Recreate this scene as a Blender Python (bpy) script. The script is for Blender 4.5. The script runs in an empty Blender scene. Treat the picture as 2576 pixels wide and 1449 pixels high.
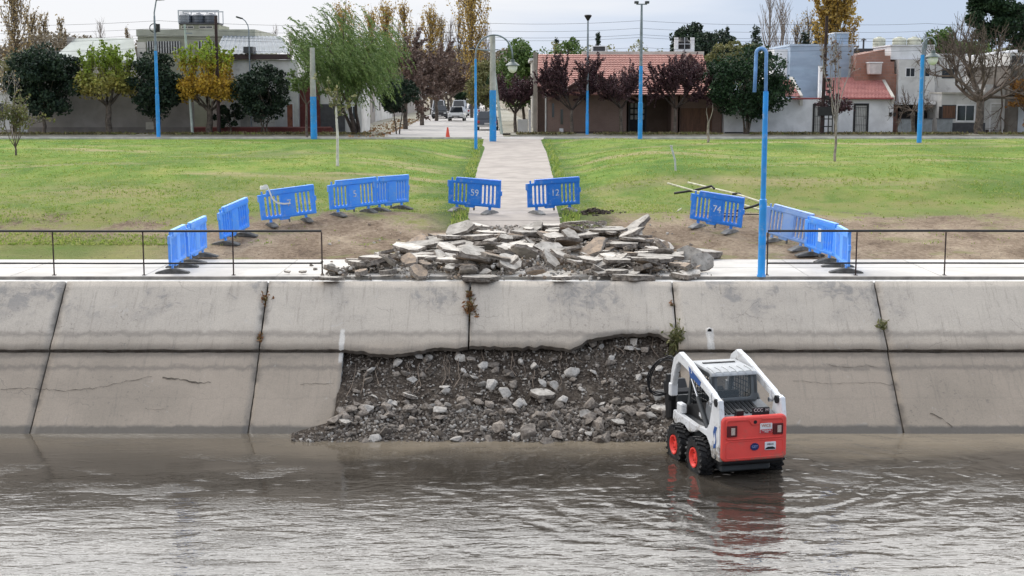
import bpy, bmesh, math, random
import numpy as np
from mathutils import Vector, Matrix, noise

R = math.radians
random.seed(7)
sc = bpy.context.scene
COL = sc.collection

# ------------------------------------------------------------------ camera, sky, sun, exposure
F = 3500.0; CU, CV = 1288.0, 724.5; HZ = 235.0; CAMZ = 7.0
TH = math.atan((CV - HZ) / F)
cam_d = bpy.data.cameras.new('camera'); cam = bpy.data.objects.new('camera', cam_d)
COL.objects.link(cam); sc.camera = cam
cam_d.sensor_width = 36; cam_d.lens = F / 2576 * 36; cam_d.clip_end = 5000; cam_d.clip_start = .1
cam.location = (0, 0, CAMZ); cam.rotation_euler = (math.pi / 2 - TH, 0, 0)

world = bpy.data.worlds.new('World'); sc.world = world; world.use_nodes = True
SUN_EL, SUN_AZ = 52, -28          # azimuth from +y (beyond the canal), negative = left
def build_world():
    nt = world.node_tree; nt.nodes.clear(); L = nt.links
    def nd(t, **k):
        n = nt.nodes.new(t)
        for a, b in k.items(): setattr(n, a, b)
        return n
    out = nd('ShaderNodeOutputWorld'); bg = nd('ShaderNodeBackground'); bg.inputs[1].default_value = .1
    L.new(bg.outputs[0], out.inputs[0])
    sky = nd('ShaderNodeTexSky', sky_type='NISHITA', sun_disc=False)
    sky.sun_elevation = R(SUN_EL); sky.sun_rotation = R(SUN_AZ)
    tc = nd('ShaderNodeTexCoord'); sep = nd('ShaderNodeSeparateXYZ'); L.new(tc.outputs['Generated'], sep.inputs[0])
    mp = nd('ShaderNodeMapping'); mp.inputs['Scale'].default_value = (2.2, 2.2, 14); L.new(tc.outputs['Generated'], mp.inputs[0])
    nz = nd('ShaderNodeTexNoise'); nz.inputs['Scale'].default_value = 1.6; nz.inputs['Detail'].default_value = 7
    nz.inputs['Roughness'].default_value = .5; nz.inputs['Distortion'].default_value = .5; L.new(mp.outputs[0], nz.inputs[0])
    # cloud cover: thicker and whiter towards the left, thinner to the right
    xm = nd('ShaderNodeMath', operation='MULTIPLY_ADD'); L.new(sep.outputs[0], xm.inputs[0]); xm.inputs[1].default_value = -1.3
    L.new(nz.outputs[0], xm.inputs[2])
    rp = nd('ShaderNodeValToRGB'); e = rp.color_ramp.elements
    e[0].position = .25; e[0].color = (5.7, 6.7, 8.4, 1); e[1].position = .72; e[1].color = (9.4, 9.5, 9.9, 1)
    m = e.new(.47); m.color = (7.3, 8.0, 9.3, 1)
    L.new(xm.outputs[0], rp.inputs[0])
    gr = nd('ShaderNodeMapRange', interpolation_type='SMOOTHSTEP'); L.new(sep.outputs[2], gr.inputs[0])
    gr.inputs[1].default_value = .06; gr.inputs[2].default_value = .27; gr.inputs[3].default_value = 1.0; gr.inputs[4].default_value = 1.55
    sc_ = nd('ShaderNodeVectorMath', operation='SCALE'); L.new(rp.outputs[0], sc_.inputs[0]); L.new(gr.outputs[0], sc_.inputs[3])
    mx = nd('ShaderNodeMix', data_type='RGBA'); mx.inputs[0].default_value = .93
    def mr(src, a, b, c, d):
        q = nd('ShaderNodeMapRange', interpolation_type='SMOOTHSTEP'); L.new(src, q.inputs[0]); q.inputs[1].default_value = a; q.inputs[2].default_value = b; q.inputs[3].default_value = c; q.inputs[4].default_value = d; return q.outputs[0]
    def mul(a, b): q = nd('ShaderNodeMath', operation='MULTIPLY'); L.new(a, q.inputs[0]); L.new(b, q.inputs[1]); return q.outputs[0]
    # added bright sky band above the view, shaped to brighten the water reflections
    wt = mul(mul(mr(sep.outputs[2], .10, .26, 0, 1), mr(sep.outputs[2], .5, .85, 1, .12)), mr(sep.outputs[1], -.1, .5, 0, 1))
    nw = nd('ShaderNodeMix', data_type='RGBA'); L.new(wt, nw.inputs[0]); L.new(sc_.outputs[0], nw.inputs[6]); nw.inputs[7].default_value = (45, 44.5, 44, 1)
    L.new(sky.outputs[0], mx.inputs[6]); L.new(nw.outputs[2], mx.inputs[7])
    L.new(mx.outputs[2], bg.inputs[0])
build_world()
sl = bpy.data.lights.new('sun', 'SUN'); sl.energy = 1.3; sl.angle = R(14); sl.color = (1, .97, .92)
so = bpy.data.objects.new('sun', sl); COL.objects.link(so)
sd = Vector((math.sin(R(SUN_AZ)) * math.cos(R(SUN_EL)), math.cos(R(SUN_AZ)) * math.cos(R(SUN_EL)), math.sin(R(SUN_EL))))
so.rotation_euler = sd.to_track_quat('Z', 'Y').to_euler(); so.location = (0, 0, 60)
sc.view_settings.view_transform = 'Standard'; sc.view_settings.look = 'None'
sc.view_settings.gamma = 1; sc.view_settings.use_curve_mapping = False; sc.view_settings.exposure = 0.0

# ------------------------------------------------------------------ survey: photo measures -> world
def ray(u, v):
    yv = (CV - v) / F
    return Vector(((u - CU) / F, math.cos(TH) + yv * math.sin(TH), -math.sin(TH) + yv * math.cos(TH)))
def at(u, v, Y):                      # world point on the vertical plane y=Y
    d = ray(u, v); t = Y / d.y
    return Vector((d.x * t, Y, CAMZ + d.z * t))
def atz(u, v, z):                     # world point on the level z
    d = ray(u, v); t = (z - CAMZ) / d.z
    return Vector((d.x * t, d.y * t, z))
ZX = [28.2, 34.85, 37, 40, 46, 60, 75, 86, 88, 3000]
ZZ = [2.85, 2.85, 3.08, 3.45, 3.62, 3.85, 4.0, 4.12, 4.15, 4.15]
def path_edges(y):
    k = (y - 38) / 47
    return -1.25 - .5 * k, 1.45 + .45 * k
def sstep(a, b, x):
    t = min(1, max(0, (x - a) / (b - a))); return t * t * (3 - 2 * t)
def hz(x, y):
    z = float(np.interp(y, ZX, ZZ))
    if 34.86 < y < 87.9:
        a, b = path_edges(y); d = max(a - x, x - b)
        k = sstep(0.0, 2.5, d) * sstep(35, 39, y) * sstep(88, 80, y)
        z += k * (.10 + .42 * sstep(.8, 5, d) * sstep(42, 52, y) * sstep(84, 70, y) + .30 * noise.noise(Vector((x * .11, y * .13, 3.1))) + .04 * noise.noise(Vector((x * .5, y * .5, 1.1))))
        z += sstep(0, .1, d) * .03 * sstep(35, 36, y) * sstep(88, 87, y)
    return z
def gp(u, v, up=0.0):                 # where the line of sight meets the ground
    d = ray(u, v); y = 30.0
    while y < 600:
        t = y / d.y
        if CAMZ + d.z * t < hz(d.x * t, y) + up: break
        y += .05
    t = y / d.y
    return Vector((d.x * t, y, hz(d.x * t, y) + up))

# ------------------------------------------------------------------ materials
def _nt(name):
    m = bpy.data.materials.new(name); m.use_nodes = True
    nt = m.node_tree; b = nt.nodes['Principled BSDF']; return m, nt, b
class G:                              # tiny node-graph helper
    def __init__(s, nt): s.nt = nt; s.L = nt.links
    def n(s, t, ins=None, **k):
        n = s.nt.nodes.new(t)
        for a, b in k.items(): setattr(n, a, b)
        for i, val in (ins or {}).items():
            if hasattr(val, 'is_output'): s.L.new(val, n.inputs[i])
            else: n.inputs[i].default_value = val
        return n
    def math(s, op, a, b=0.0, c=0.0): return s.n('ShaderNodeMath', {0: a, 1: b, 2: c}, operation=op).outputs[0]
    def noise(s, vec, scale, detail=4, rough=.55, dist=0.0): return s.n('ShaderNodeTexNoise', {'Vector': vec, 'Scale': scale, 'Detail': detail, 'Roughness': rough, 'Distortion': dist}).outputs[0]
    def map(s, vec, scale): return s.n('ShaderNodeMapping', {0: vec, 3: scale}).outputs[0]
    def ramp(s, fac, stops):
        n = s.n('ShaderNodeValToRGB', {0: fac}); e = n.color_ramp.elements
        e[0].position, e[0].color = stops[0][0], (*stops[0][1], 1); e[1].position, e[1].color = stops[-1][0], (*stops[-1][1], 1)
        for p, c in stops[1:-1]: q = e.new(p); q.color = (*c, 1)
        return n.outputs[0]
    def mr(s, v, a, b, c=0.0, d=1.0, t='SMOOTHSTEP'): return s.n('ShaderNodeMapRange', {0: v, 1: a, 2: b, 3: c, 4: d}, interpolation_type=t).outputs[0]
    def mix(s, f, a, b, blend='MIX'):
        f_ = f
        a = a if hasattr(a, 'is_output') else (*a, 1); b = b if hasattr(b, 'is_output') else (*b, 1)
        return s.n('ShaderNodeMix', {0: f_, 6: a, 7: b}, data_type='RGBA', blend_type=blend).outputs[2]
    def bump(s, h, st, dist=.02): return s.n('ShaderNodeBump', {'Height': h, 'Strength': st, 'Distance': dist}).outputs[0]
MC = {}
def pm(name, col, rough=.7, var=.15, scale=3.0, bump=.15, metal=0.0, spec=.4, col2=None, stretch=(1, 1, 1), rnd=0.0, dirt=None, coat=0.0, low=None):
    if name in MC: return MC[name]
    m, nt, b = _nt(name); g = G(nt)
    vec = g.n('ShaderNodeTexCoord').outputs['Object']; vec = g.map(vec, stretch)
    n1 = g.noise(vec, scale, 6, .6, .3)
    c2 = col2 or tuple(c * (1 - var * 2.0) for c in col); c1 = tuple(min(1, c * (1 + var * .6)) for c in col)
    c = g.mix(g.mr(n1, .32, .68), c1, c2)
    if dirt: c = g.mix(g.mr(g.noise(vec, scale * 3.1, 5, .65), .52, .72, 0, dirt[1]), c, dirt[0])
    if low:                      # dried splashes, denser towards the bottom of the part
        zz = g.n('ShaderNodeSeparateXYZ', {0: g.n('ShaderNodeTexCoord').outputs['Object']}).outputs[2]; sp = g.math('ADD', g.math('MULTIPLY', g.noise(vec, 14, 6, .75), .75), g.math('MULTIPLY', g.noise(vec, 3, 4, .6), .5)); c = g.mix(g.math('MULTIPLY', g.mr(g.math('ADD', sp, g.mr(zz, low[0], low[1], .22, -.12)), .62, .74), .8), c, low[2])
    if rnd:
        r = g.n('ShaderNodeObjectInfo').outputs['Random']
        hs = g.n('ShaderNodeHueSaturation', {'Value': g.mr(r, 0, 1, 1 - rnd, 1 + rnd, 'LINEAR'), 'Color': c}); c = hs.outputs[0]
    nt.links.new(c, b.inputs['Base Color'])
    b.inputs['Roughness'].default_value = rough; b.inputs['Metallic'].default_value = metal
    b.inputs['Specular IOR Level'].default_value = spec; b.inputs['Coat Weight'].default_value = coat
    if bump: nt.links.new(g.bump(g.noise(vec, scale * 6, 5, .65), bump, .02), b.inputs['Normal'])
    MC[name] = m; return m
def leafmat(name, cols, scale=1.2, trans=.25, zr=None):
    """foliage: colour by leaf (island) and by clump; zr=(z0,z1,colour) blends towards colour with object height"""
    if name in MC: return MC[name]
    m, nt, b = _nt(name); g = G(nt)
    vec = g.n('ShaderNodeTexCoord').outputs['Object']
    isl = g.n('ShaderNodeNewGeometry').outputs['Random Per Island']
    f = g.math('MULTIPLY_ADD', isl, .55, g.math('MULTIPLY', g.noise(vec, scale, 3, .5), .6)) 
    n = len(cols); st = [(.2 + .65 * i / (n - 1), c) for i, c in enumerate(cols)]
    c = g.ramp(f, st)
    if zr:
        z = g.n('ShaderNodeSeparateXYZ', {0: vec}).outputs[2]
        zf = g.mr(g.math('MULTIPLY_ADD', isl, 1.4, z), zr[0], zr[1], 0, 1)
        c = g.mix(zf, c, g.ramp(isl, [(0, zr[2]), (1, tuple(q * 1.7 for q in zr[2]))]))
    nt.links.new(c, b.inputs['Base Color']); b.inputs['Roughness'].default_value = .6; b.inputs['Specular IOR Level'].default_value = .25
    tr = g.n('ShaderNodeBsdfTranslucent', {0: c}); ms = g.n('ShaderNodeMixShader', {0: trans}); out = nt.nodes['Material Output']
    nt.links.new(b.outputs[0], ms.inputs[1]); nt.links.new(tr.outputs[0], ms.inputs[2]); nt.links.new(ms.outputs[0], out.inputs[0])
    MC[name] = m; return m

# ------------------------------------------------------------------ object helpers
def T(o, label, cat, group=None):
    o['label'] = label; o['category'] = cat
    if group: o['group'] = group
    return o
def S(o, kind='structure', label=None, cat=None):
    o['kind'] = kind
    if label: o['label'] = label
    if cat: o['category'] = cat
    return o
def empty(name, loc, rz=0.0):
    o = bpy.data.objects.new(name, None); COL.objects.link(o); o.location = loc; o.rotation_euler = (0, 0, rz)
    o.empty_display_size = .2; return o
def rootloc(o):
    v = Vector((0, 0, 0))
    while o is not None: v += o.location; o = o.parent
    return v
def link(name, me, mat, parent=None, loc=None, smooth=False, world=True):
    """world=True: mesh is in world coordinates and is moved to its root's frame"""
    if world:
        off = rootloc(parent) if parent is not None else (Vector(loc) if loc is not None else Vector((0, 0, 0)))
        if off.length: me.transform(Matrix.Translation(-off))
    o = bpy.data.objects.new(name, me); COL.objects.link(o)
    if parent is not None: o.parent = parent
    elif loc is not None: o.location = loc
    if mat is not None:
        for q in (mat if isinstance(mat, (list, tuple)) else [mat]): me.materials.append(q)
    if smooth:
        me.polygons.foreach_set('use_smooth', [True] * len(me.polygons))
        if smooth == 'a': me.set_sharp_from_angle(angle=R(40))
    return o
def copy_tree(o, parent=None):
    kids = list(o.children); c = o.copy(); COL.objects.link(c); c.parent = parent
    for k in kids: copy_tree(k, c)
    return c
class MB:
    def __init__(s): s.v = []; s.f = []; s.mi = []; s.cur = 0
    def add(s, vs, fs):
        b = len(s.v); s.v += [tuple(p) for p in vs]; s.f += [tuple(b + i for i in q) for q in fs]; s.mi += [s.cur] * len(fs); return s
    def bx(s, x0, x1, y0, y1, z0, z1, M=None):
        vs = [Vector(p) for p in ((x0, y0, z0), (x1, y0, z0), (x1, y1, z0), (x0, y1, z0), (x0, y0, z1), (x1, y0, z1), (x1, y1, z1), (x0, y1, z1))]
        if M is not None: vs = [M @ p for p in vs]
        return s.add(vs, ((0, 3, 2, 1), (4, 5, 6, 7), (0, 1, 5, 4), (1, 2, 6, 5), (2, 3, 7, 6), (3, 0, 4, 7)))
    def tube(s, pts, r, n=8, cap=True):
        pts = [Vector(p) for p in pts]; k = len(pts); rs = r if isinstance(r, (list, tuple)) else [r] * k
        ref = None; vs = []; fs = []
        for i, p in enumerate(pts):
            d = (pts[min(i + 1, k - 1)] - pts[max(i - 1, 0)]).normalized()
            if ref is None: ref = d.orthogonal().normalized()
            a = (ref - d * ref.dot(d)); a = a.normalized() if a.length > 1e-5 else d.orthogonal().normalized(); ref = a
            b = d.cross(a)
            for j in range(n):
                t = 2 * math.pi * j / n; vs.append(p + (a * math.cos(t) + b * math.sin(t)) * rs[i])
        for i in range(k - 1):
            for j in range(n):
                a0 = i * n + j; a1 = i * n + (j + 1) % n; fs.append((a0, a1, a1 + n, a0 + n))
        if cap: fs.append(tuple(range(n - 1, -1, -1))); fs.append(tuple((k - 1) * n + j for j in range(n)))
        return s.add(vs, fs)
    def lathe(s, prof, c=(0, 0, 0), n=20, axis='z', cap=True):
        vs = []; fs = []; c = Vector(c)
        for r, h in prof:
            for j in range(n):
                t = 2 * math.pi * j / n; a, b = r * math.cos(t), r * math.sin(t)
                vs.append(c + (Vector((a, b, h)) if axis == 'z' else Vector((h, a, b)) if axis == 'x' else Vector((b, h, a))))
        for i in range(len(prof) - 1):
            for j in range(n): fs.append((i * n + j, i * n + (j + 1) % n, (i + 1) * n + (j + 1) % n, (i + 1) * n + j))
        if cap: fs.append(tuple(range(n - 1, -1, -1))); fs.append(tuple((len(prof) - 1) * n + j for j in range(n)))
        return s.add(vs, fs)
    def prism(s, poly, a0, a1, axis='x'):
        """poly: list of 2d points; extruded along axis from a0 to a1"""
        def P(a, q): return {'x': (a, q[0], q[1]), 'y': (q[0], a, q[1]), 'z': (q[0], q[1], a)}[axis]
        n = len(poly); vs = [P(a0, q) for q in poly] + [P(a1, q) for q in poly]
        fs = [tuple(range(n - 1, -1, -1)), tuple(range(n, 2 * n))] + [(i, (i + 1) % n, n + (i + 1) % n, n + i) for i in range(n)]
        return s.add(vs, fs)
    def quad(s, a, b, c, d): return s.add([a, b, c, d], [(0, 1, 2, 3)])
    def build(s, name, mat, parent=None, loc=None, smooth=False, world=True, bevel=0, seg=1):
        me = bpy.data.meshes.new(name); me.from_pydata(s.v, [], s.f)
        if any(s.mi): me.polygons.foreach_set('material_index', s.mi)
        bm = bmesh.new(); bm.from_mesh(me)
        bmesh.ops.recalc_face_normals(bm, faces=bm.faces)
        if bevel:
            es = [e for e in bm.edges if len(e.link_faces) == 2 and e.calc_face_angle(0) > R(25)]
            bmesh.ops.bevel(bm, geom=es, offset=bevel, segments=seg, affect='EDGES', clamp_overlap=True)
        bm.to_mesh(me); bm.free(); me.update()
        return link(name, me, mat, parent, loc, smooth, world)
def npmesh(name, V, Q, mat, parent=None, loc=None, world=True):
    V = np.asarray(V, dtype=np.float32); Q = np.asarray(Q, dtype=np.int32); k = Q.shape[1]
    me = bpy.data.meshes.new(name); me.vertices.add(len(V)); me.vertices.foreach_set('co', V.ravel())
    me.loops.add(Q.size); me.loops.foreach_set('vertex_index', Q.ravel())
    me.polygons.add(len(Q)); me.polygons.foreach_set('loop_start', np.arange(0, Q.size, k, dtype=np.int32))
    me.update(calc_edges=True)
    return link(name, me, mat, parent, loc, False, world)
def rr(x0, x1, z0, z1, r, n=4):
    o = []
    for cx, cz, a in ((x1 - r, z1 - r, 0), (x0 + r, z1 - r, 90), (x0 + r, z0 + r, 180), (x1 - r, z0 + r, 270)):
        for i in range(n + 1): t = R(a + 90 * i / n); o.append((cx + r * math.cos(t), cz + r * math.sin(t)))
    return o
def plate_me(outer, holes, th, bevel=0.0):
    """flat plate in the xz plane with real holes, thickness th along y, centred on y=0"""
    cu = bpy.data.curves.new('c', 'CURVE'); cu.dimensions = '2D'; cu.fill_mode = 'BOTH'; cu.extrude = max(.0005, th / 2 - bevel); cu.bevel_depth = bevel; cu.bevel_resolution = 1; cu.offset = -bevel
    for poly in [outer] + list(holes):
        sp = cu.splines.new('POLY'); sp.points.add(len(poly) - 1)
        for p, q in zip(sp.points, poly): p.co = (q[0], q[1], 0, 1)
        sp.use_cyclic_u = True
    o = bpy.data.objects.new('c', cu); COL.objects.link(o); bpy.context.view_layer.update()
    me = bpy.data.meshes.new_from_object(o.evaluated_get(bpy.context.evaluated_depsgraph_get()))
    bpy.data.objects.remove(o); bpy.data.curves.remove(cu); me.materials.clear()
    me.transform(Matrix.Rotation(math.pi / 2, 4, 'X')); return me
def text_me(s, size, th=.002):
    cu = bpy.data.curves.new('t', 'FONT'); cu.body = s; cu.size = size; cu.extrude = th; cu.align_x = 'CENTER'; cu.align_y = 'CENTER'
    o = bpy.data.objects.new('t', cu); COL.objects.link(o); bpy.context.view_layer.update()
    me = bpy.data.meshes.new_from_object(o.evaluated_get(bpy.context.evaluated_depsgraph_get()))
    bpy.data.objects.remove(o); bpy.data.curves.remove(cu); me.materials.clear()
    me.transform(Matrix.Rotation(math.pi / 2, 4, 'X')); return me

# ------------------------------------------------------------------ the setting: water, ground, paths, roads
def grid(name, xs, ys, zf, mat, kind='structure', **kw):
    X, Y = np.meshgrid(xs, ys); Z = np.array([[zf(float(a), float(b)) for a in xs] for b in ys])
    V = np.stack([X.ravel(), Y.ravel(), Z.ravel()], 1); nx, ny = len(xs), len(ys)
    i = np.arange(nx - 1)[None, :] + nx * np.arange(ny - 1)[:, None]; i = i.ravel()
    Q = np.stack([i, i + 1, i + 1 + nx, i + nx], 1)
    o = npmesh(name, V, Q, mat); o.data.polygons.foreach_set('use_smooth', [True] * len(Q)); S(o, kind, **kw); return o

def mat_ground():
    m, nt, b = _nt('lawn_soil'); g = G(nt)
    pos = g.n('ShaderNodeNewGeometry').outputs['Position']; sp = g.n('ShaderNodeSeparateXYZ', {0: pos}); x, y = sp.outputs[0], sp.outputs[1]
    st = g.map(pos, (1, .7, 1))
    big = g.noise(st, .16, 4, .55, .6); mid = g.noise(st, .9, 5, .6, .4); fine = g.noise(pos, 9, 6, .7)
    gs = g.noise(g.map(pos, (5, 2, 5)), 3.5, 5, .75)
    grass = g.ramp(g.math('MULTIPLY_ADD', mid, .65, g.math('MULTIPLY', big, .45)), [(.33, (.055, .12, .015)), (.46, (.10, .195, .024)), (.57, (.17, .255, .04)), (.70, (.28, .30, .075))])
    grass = g.mix(g.mr(gs, .35, .75, 0, .45), grass, (.07, .10, .025))
    straw = g.mix(g.mr(fine, .35, .65), (.40, .33, .17), (.25, .21, .11))
    grass = g.mix(g.mr(g.math('MULTIPLY_ADD', fine, .25, g.noise(g.map(pos, (.5, 1.6, 1)), .22, 5, .6, .5)), .63, .78, 0, .8), grass, straw)
    dry = g.math('MULTIPLY', g.mr(g.math('ADD', y, g.math('MULTIPLY', g.math('SUBTRACT', big, .5), 16)), 43, 51, .75, 0), g.mr(mid, .35, .6, .35, 1)); grass = g.mix(dry, grass, g.mix(fine, (.26, .235, .10), (.17, .165, .055)))
    lush = g.mr(g.noise(g.map(pos, (1, .8, 1)), .13, 4, .6), .5, .64, 0, .55); grass = g.mix(lush, grass, (.06, .125, .018))
    # bare worked soil: a strip behind the promenade, wider on the right
    edge = g.math('MULTIPLY_ADD', g.mr(g.math('ABSOLUTE', g.math('ADD', x, 0.0)), 2, 16, 0, 1), -2.5, 40.0)
    edge = g.math('MULTIPLY_ADD', g.mr(x, 3.5, 7, 0, 1), 2.1, edge)
    d = g.math('SUBTRACT', edge, g.math('ADD', y, g.math('MULTIPLY', g.math('SUBTRACT', mid, .5), 9.0)))
    soilf = g.mr(g.math('ADD', d, g.math('MULTIPLY', g.math('SUBTRACT', gs, .5), 2.4)), -.9, .9, 0, 1)
    lf = g.math('MULTIPLY', g.mr(y, 37.6, 36.4, 0, 1), g.mr(x, -7.5, -10, 0, 1))   # green verge on the far left
    soilf = g.math('MULTIPLY', soilf, g.math('SUBTRACT', 1.0, lf))
    soil = g.ramp(g.math('MULTIPLY_ADD', fine, .45, g.math('MULTIPLY', mid, .6)), [(.34, (.06, .042, .03)), (.47, (.20, .145, .10)), (.58, (.31, .24, .17)), (.70, (.44, .355, .25))])
    c = g.mix(soilf, grass, soil)
    rag = g.mr(g.noise(g.map(pos, (.7, 1.4, 1)), .9, 5, .7), .56, .64, 0, .6); c = g.mix(g.math('MULTIPLY', rag, soilf), c, g.mix(fine, (.30, .27, .13), (.13, .15, .05)))
    pd = g.math('SUBTRACT', g.math('ABSOLUTE', g.math('SUBTRACT', x, .1)), 1.4); fr = g.math('MULTIPLY', g.mr(g.math('ADD', pd, g.math('MULTIPLY', g.math('SUBTRACT', mid, .5), 2.2)), .3, 1.7, .75, 0), g.mr(y, 37.5, 39, 0, 1)); c = g.mix(fr, c, (.045, .095, .015))
    far = g.mr(y, 93, 96, 0, 1); c = g.mix(far, c, g.mix(g.mr(mid, .3, .7), (.30, .26, .21), (.16, .14, .10)))
    nt.links.new(c, b.inputs['Base Color']); b.inputs['Roughness'].default_value = .95; b.inputs['Specular IOR Level'].default_value = .1
    hh = g.math('ADD', g.math('MULTIPLY', gs, .5), fine)
    nt.links.new(g.bump(hh, .8, .12), b.inputs['Normal']); return m
ys = np.concatenate([np.arange(34.86, 50, .25), np.arange(50, 90, .6), [90.5, 92, 94, 98, 110, 140, 200, 320, 600, 1200, 2600]])
xs = np.concatenate([[-1800, -700, -300, -150, -90, -60], np.arange(-45, 45.1, .42), [60, 90, 150, 300, 700, 1800]])
M_ground = mat_ground()
grid('ground', xs, ys, hz, M_ground, label='lawn with worn bare soil beyond the promenade', cat='ground')
M_prom = pm('promenade_concrete', (.52, .49, .445), .85, .09, .8, .12, dirt=((.36, .33, .29), .35))
p = MB(); p.bx(-60, 60, 31.62, 34.855, 2.4, 2.85)
S(p.build('promenade', M_prom), label='pale concrete promenade behind the railing', cat='promenade')
jt = MB()                                               # saw cuts of the promenade, shallow dark strips
for i in range(-13, 14):
    x = i * 3.05 + .7; jt.bx(x - .012, x + .012, 31.64, 34.84, 2.851, 2.8535)
jt.bx(-60, 60, 33.2, 33.215, 2.851, 2.8535)
S(jt.build('promenade_joint', pm('joint_dark', (.36, .34, .31), .9, .1, 4, 0)))
M_path = pm('path_concrete', (.325, .285, .25), .9, .12, 1.1, .06, dirt=((.28, .25, .21), .5))
def zpath(x, y): return float(np.interp(y, ZX, ZZ)) + .012
pv = []; py_ = np.arange(35.2, 88.2, .6); px_ = np.linspace(0, 1, 9)
V = [(a + (b - a) * t, y, zpath(0, y)) for y in py_ for a, b in [path_edges(y)] for t in px_]
Q = [(j * 9 + i, j * 9 + i + 1, (j + 1) * 9 + i + 1, (j + 1) * 9 + i) for j in range(len(py_) - 1) for i in range(8)]
S(npmesh('path', V, Q, M_path), label='pinkish grey concrete path crossing the lawn', cat='path')
pj = MB()
for y in np.arange(37.5, 87, 2.05):
    a, b = path_edges(y); z = zpath(0, y) + .004; z2 = zpath(0, y + .035) + .004
    pj.quad((a, y, z), (b, y, z), (b, y + .035, z2), (a, y + .035, z2))
S(pj.build('path_joint', pm('path_joint_dark', (.20, .18, .155), .9, .1, 4, 0)))
M_road = pm('road_grey', (.40, .375, .35), .9, .10, .5, .1, dirt=((.28, .26, .23), .4))
rd = MB(); rd.bx(-400, 400, 88.35, 93.2, 3.9, 4.158)
S(rd.build('road', M_road), label='grey street running along the lawn edge', cat='road')
SK = -.025                                              # the side street leans slightly to the left
def sx(x, y): return x + SK * (y - 93.2)
r2 = MB(); r2.add([(-8.7, 93.1, 4.162), (-.55, 93.1, 4.162), (sx(-.55, 900), 900, 4.162), (sx(-8.7, 900), 900, 4.162)], [(0, 1, 2, 3)])
S(r2.build('side_street', M_road), label='side street leading away between the houses', cat='road')
M_side = pm('pavement_slab', (.30, .28, .23), .9, .14, .9, .15, col2=(.16, .15, .10), stretch=(.3, 1, 1), dirt=((.12, .10, .06), .6))
kb = MB(); kb.bx(-400, -9.2, 93.2, 97.2, 3.9, 4.27); kb.bx(-.1, 400, 93.2, 97.2, 3.9, 4.27)
for a, b in ((-8.7, -12.3), (-.55, 2.6)):
    kb.add([(sx(a, 97.2), 97.2, 4.26), (sx(b, 97.2), 97.2, 4.26), (sx(b, 700), 700, 4.26), (sx(a, 700), 700, 4.26), (sx(a, 97.2), 97.2, 4.1), (sx(a, 700), 700, 4.1)], [(0, 1, 2, 3), (0, 4, 5, 3)])
S(kb.build('pavement', M_side), label='raised pavement in front of the houses', cat='pavement')
kl = MB(); kl.bx(-400, -1.9, 88.0, 88.3, 3.9, 4.27); kl.bx(2.0, 400, 88.0, 88.3, 3.9, 4.27)
S(kl.build('kerb', pm('kerb_pale', (.50, .47, .43), .9, .15, 1.5, .1)))

def mat_water():
    m, nt, b = _nt('brown_water'); g = G(nt)
    pos = g.n('ShaderNodeNewGeometry').outputs['Position']; sp = g.n('ShaderNodeSeparateXYZ', {0: pos}); x, y = sp.outputs[0], sp.outputs[1]
    big = g.noise(g.map(pos, (.5, 1, 1)), .5, 4, .55, .4)
    shal = g.mr(g.math('MULTIPLY_ADD', g.math('SUBTRACT', big, .5), 3.0, y), 25.8, 28.0, 0, 1)
    c = g.mix(g.mr(big, .35, .65), (.052, .044, .035), (.033, .028, .022)); c = g.mix(g.math('MULTIPLY', shal, g.mr(x, -6, -1, .35, 1)), c, (.20, .165, .12))
    nt.links.new(c, b.inputs['Base Color']); b.inputs['Roughness'].default_value = .03; b.inputs['IOR'].default_value = 1.36
    # ripples: wind chop, finer and flatter near the wall; rings round the machine
    calm = g.mr(g.math('ADD', y, g.math('MULTIPLY', g.math('SUBTRACT', g.noise(g.map(pos, (.6, 1.6, 1)), .35, 3), .5), 8)), 26.5, 21.5, .12, 1.0)
    n1 = g.noise(g.map(pos, (.8, 2.6, 1)), 1.2, 2, .5, .7); n2 = g.noise(g.map(pos, (2.2, 5.6, 1)), 2.6, 2, .5, .8)
    dx = g.math('SUBTRACT', x, 4.6); dy = g.math('SUBTRACT', y, 24.4)
    dist = g.math('SQRT', g.math('ADD', g.math('MULTIPLY', dx, dx), g.math('MULTIPLY', g.math('MULTIPLY', dy, dy), 1.25)))
    wob = g.math('MULTIPLY_ADD', g.noise(pos, .8, 3), 2.2, dist)
    rings = g.math('MULTIPLY', g.math('SINE', g.math('MULTIPLY', wob, 8.0)), g.mr(dist, .8, 9.5, 1.0, 0))
    h = g.math('ADD', g.math('MULTIPLY', g.math('ADD', n1, g.math('MULTIPLY', n2, .3)), calm), g.math('MULTIPLY', rings, .45))
    patch = g.math('MULTIPLY', g.mr(g.noise(g.map(pos, (.35, 1, 1)), .8, 3), .52, .70, 0, .5), g.noise(g.map(pos, (3, 6, 1)), 3, 2))
    h = g.math('ADD', h, g.math('MULTIPLY', patch, .9))
    spk = g.math('MULTIPLY', g.mr(g.noise(g.map(pos, (.5, 1.3, 1)), 1.1, 3, .6), .53, .64, 0, 1), g.noise(g.map(pos, (2, 5, 1)), 4.5, 2)); h = g.math('ADD', h, g.math('MULTIPLY', spk, .55))
    nt.links.new(g.bump(h, 1.0, .018), b.inputs['Normal']); return m
w = MB(); w.add([(-70, -6, 0), (70, -6, 0), (70, 30.5, 0), (-70, 30.5, 0)], [(0, 1, 2, 3)])
S(w.build('water', mat_water()), label='shallow brown canal water with bright ripples', cat='water')

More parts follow.
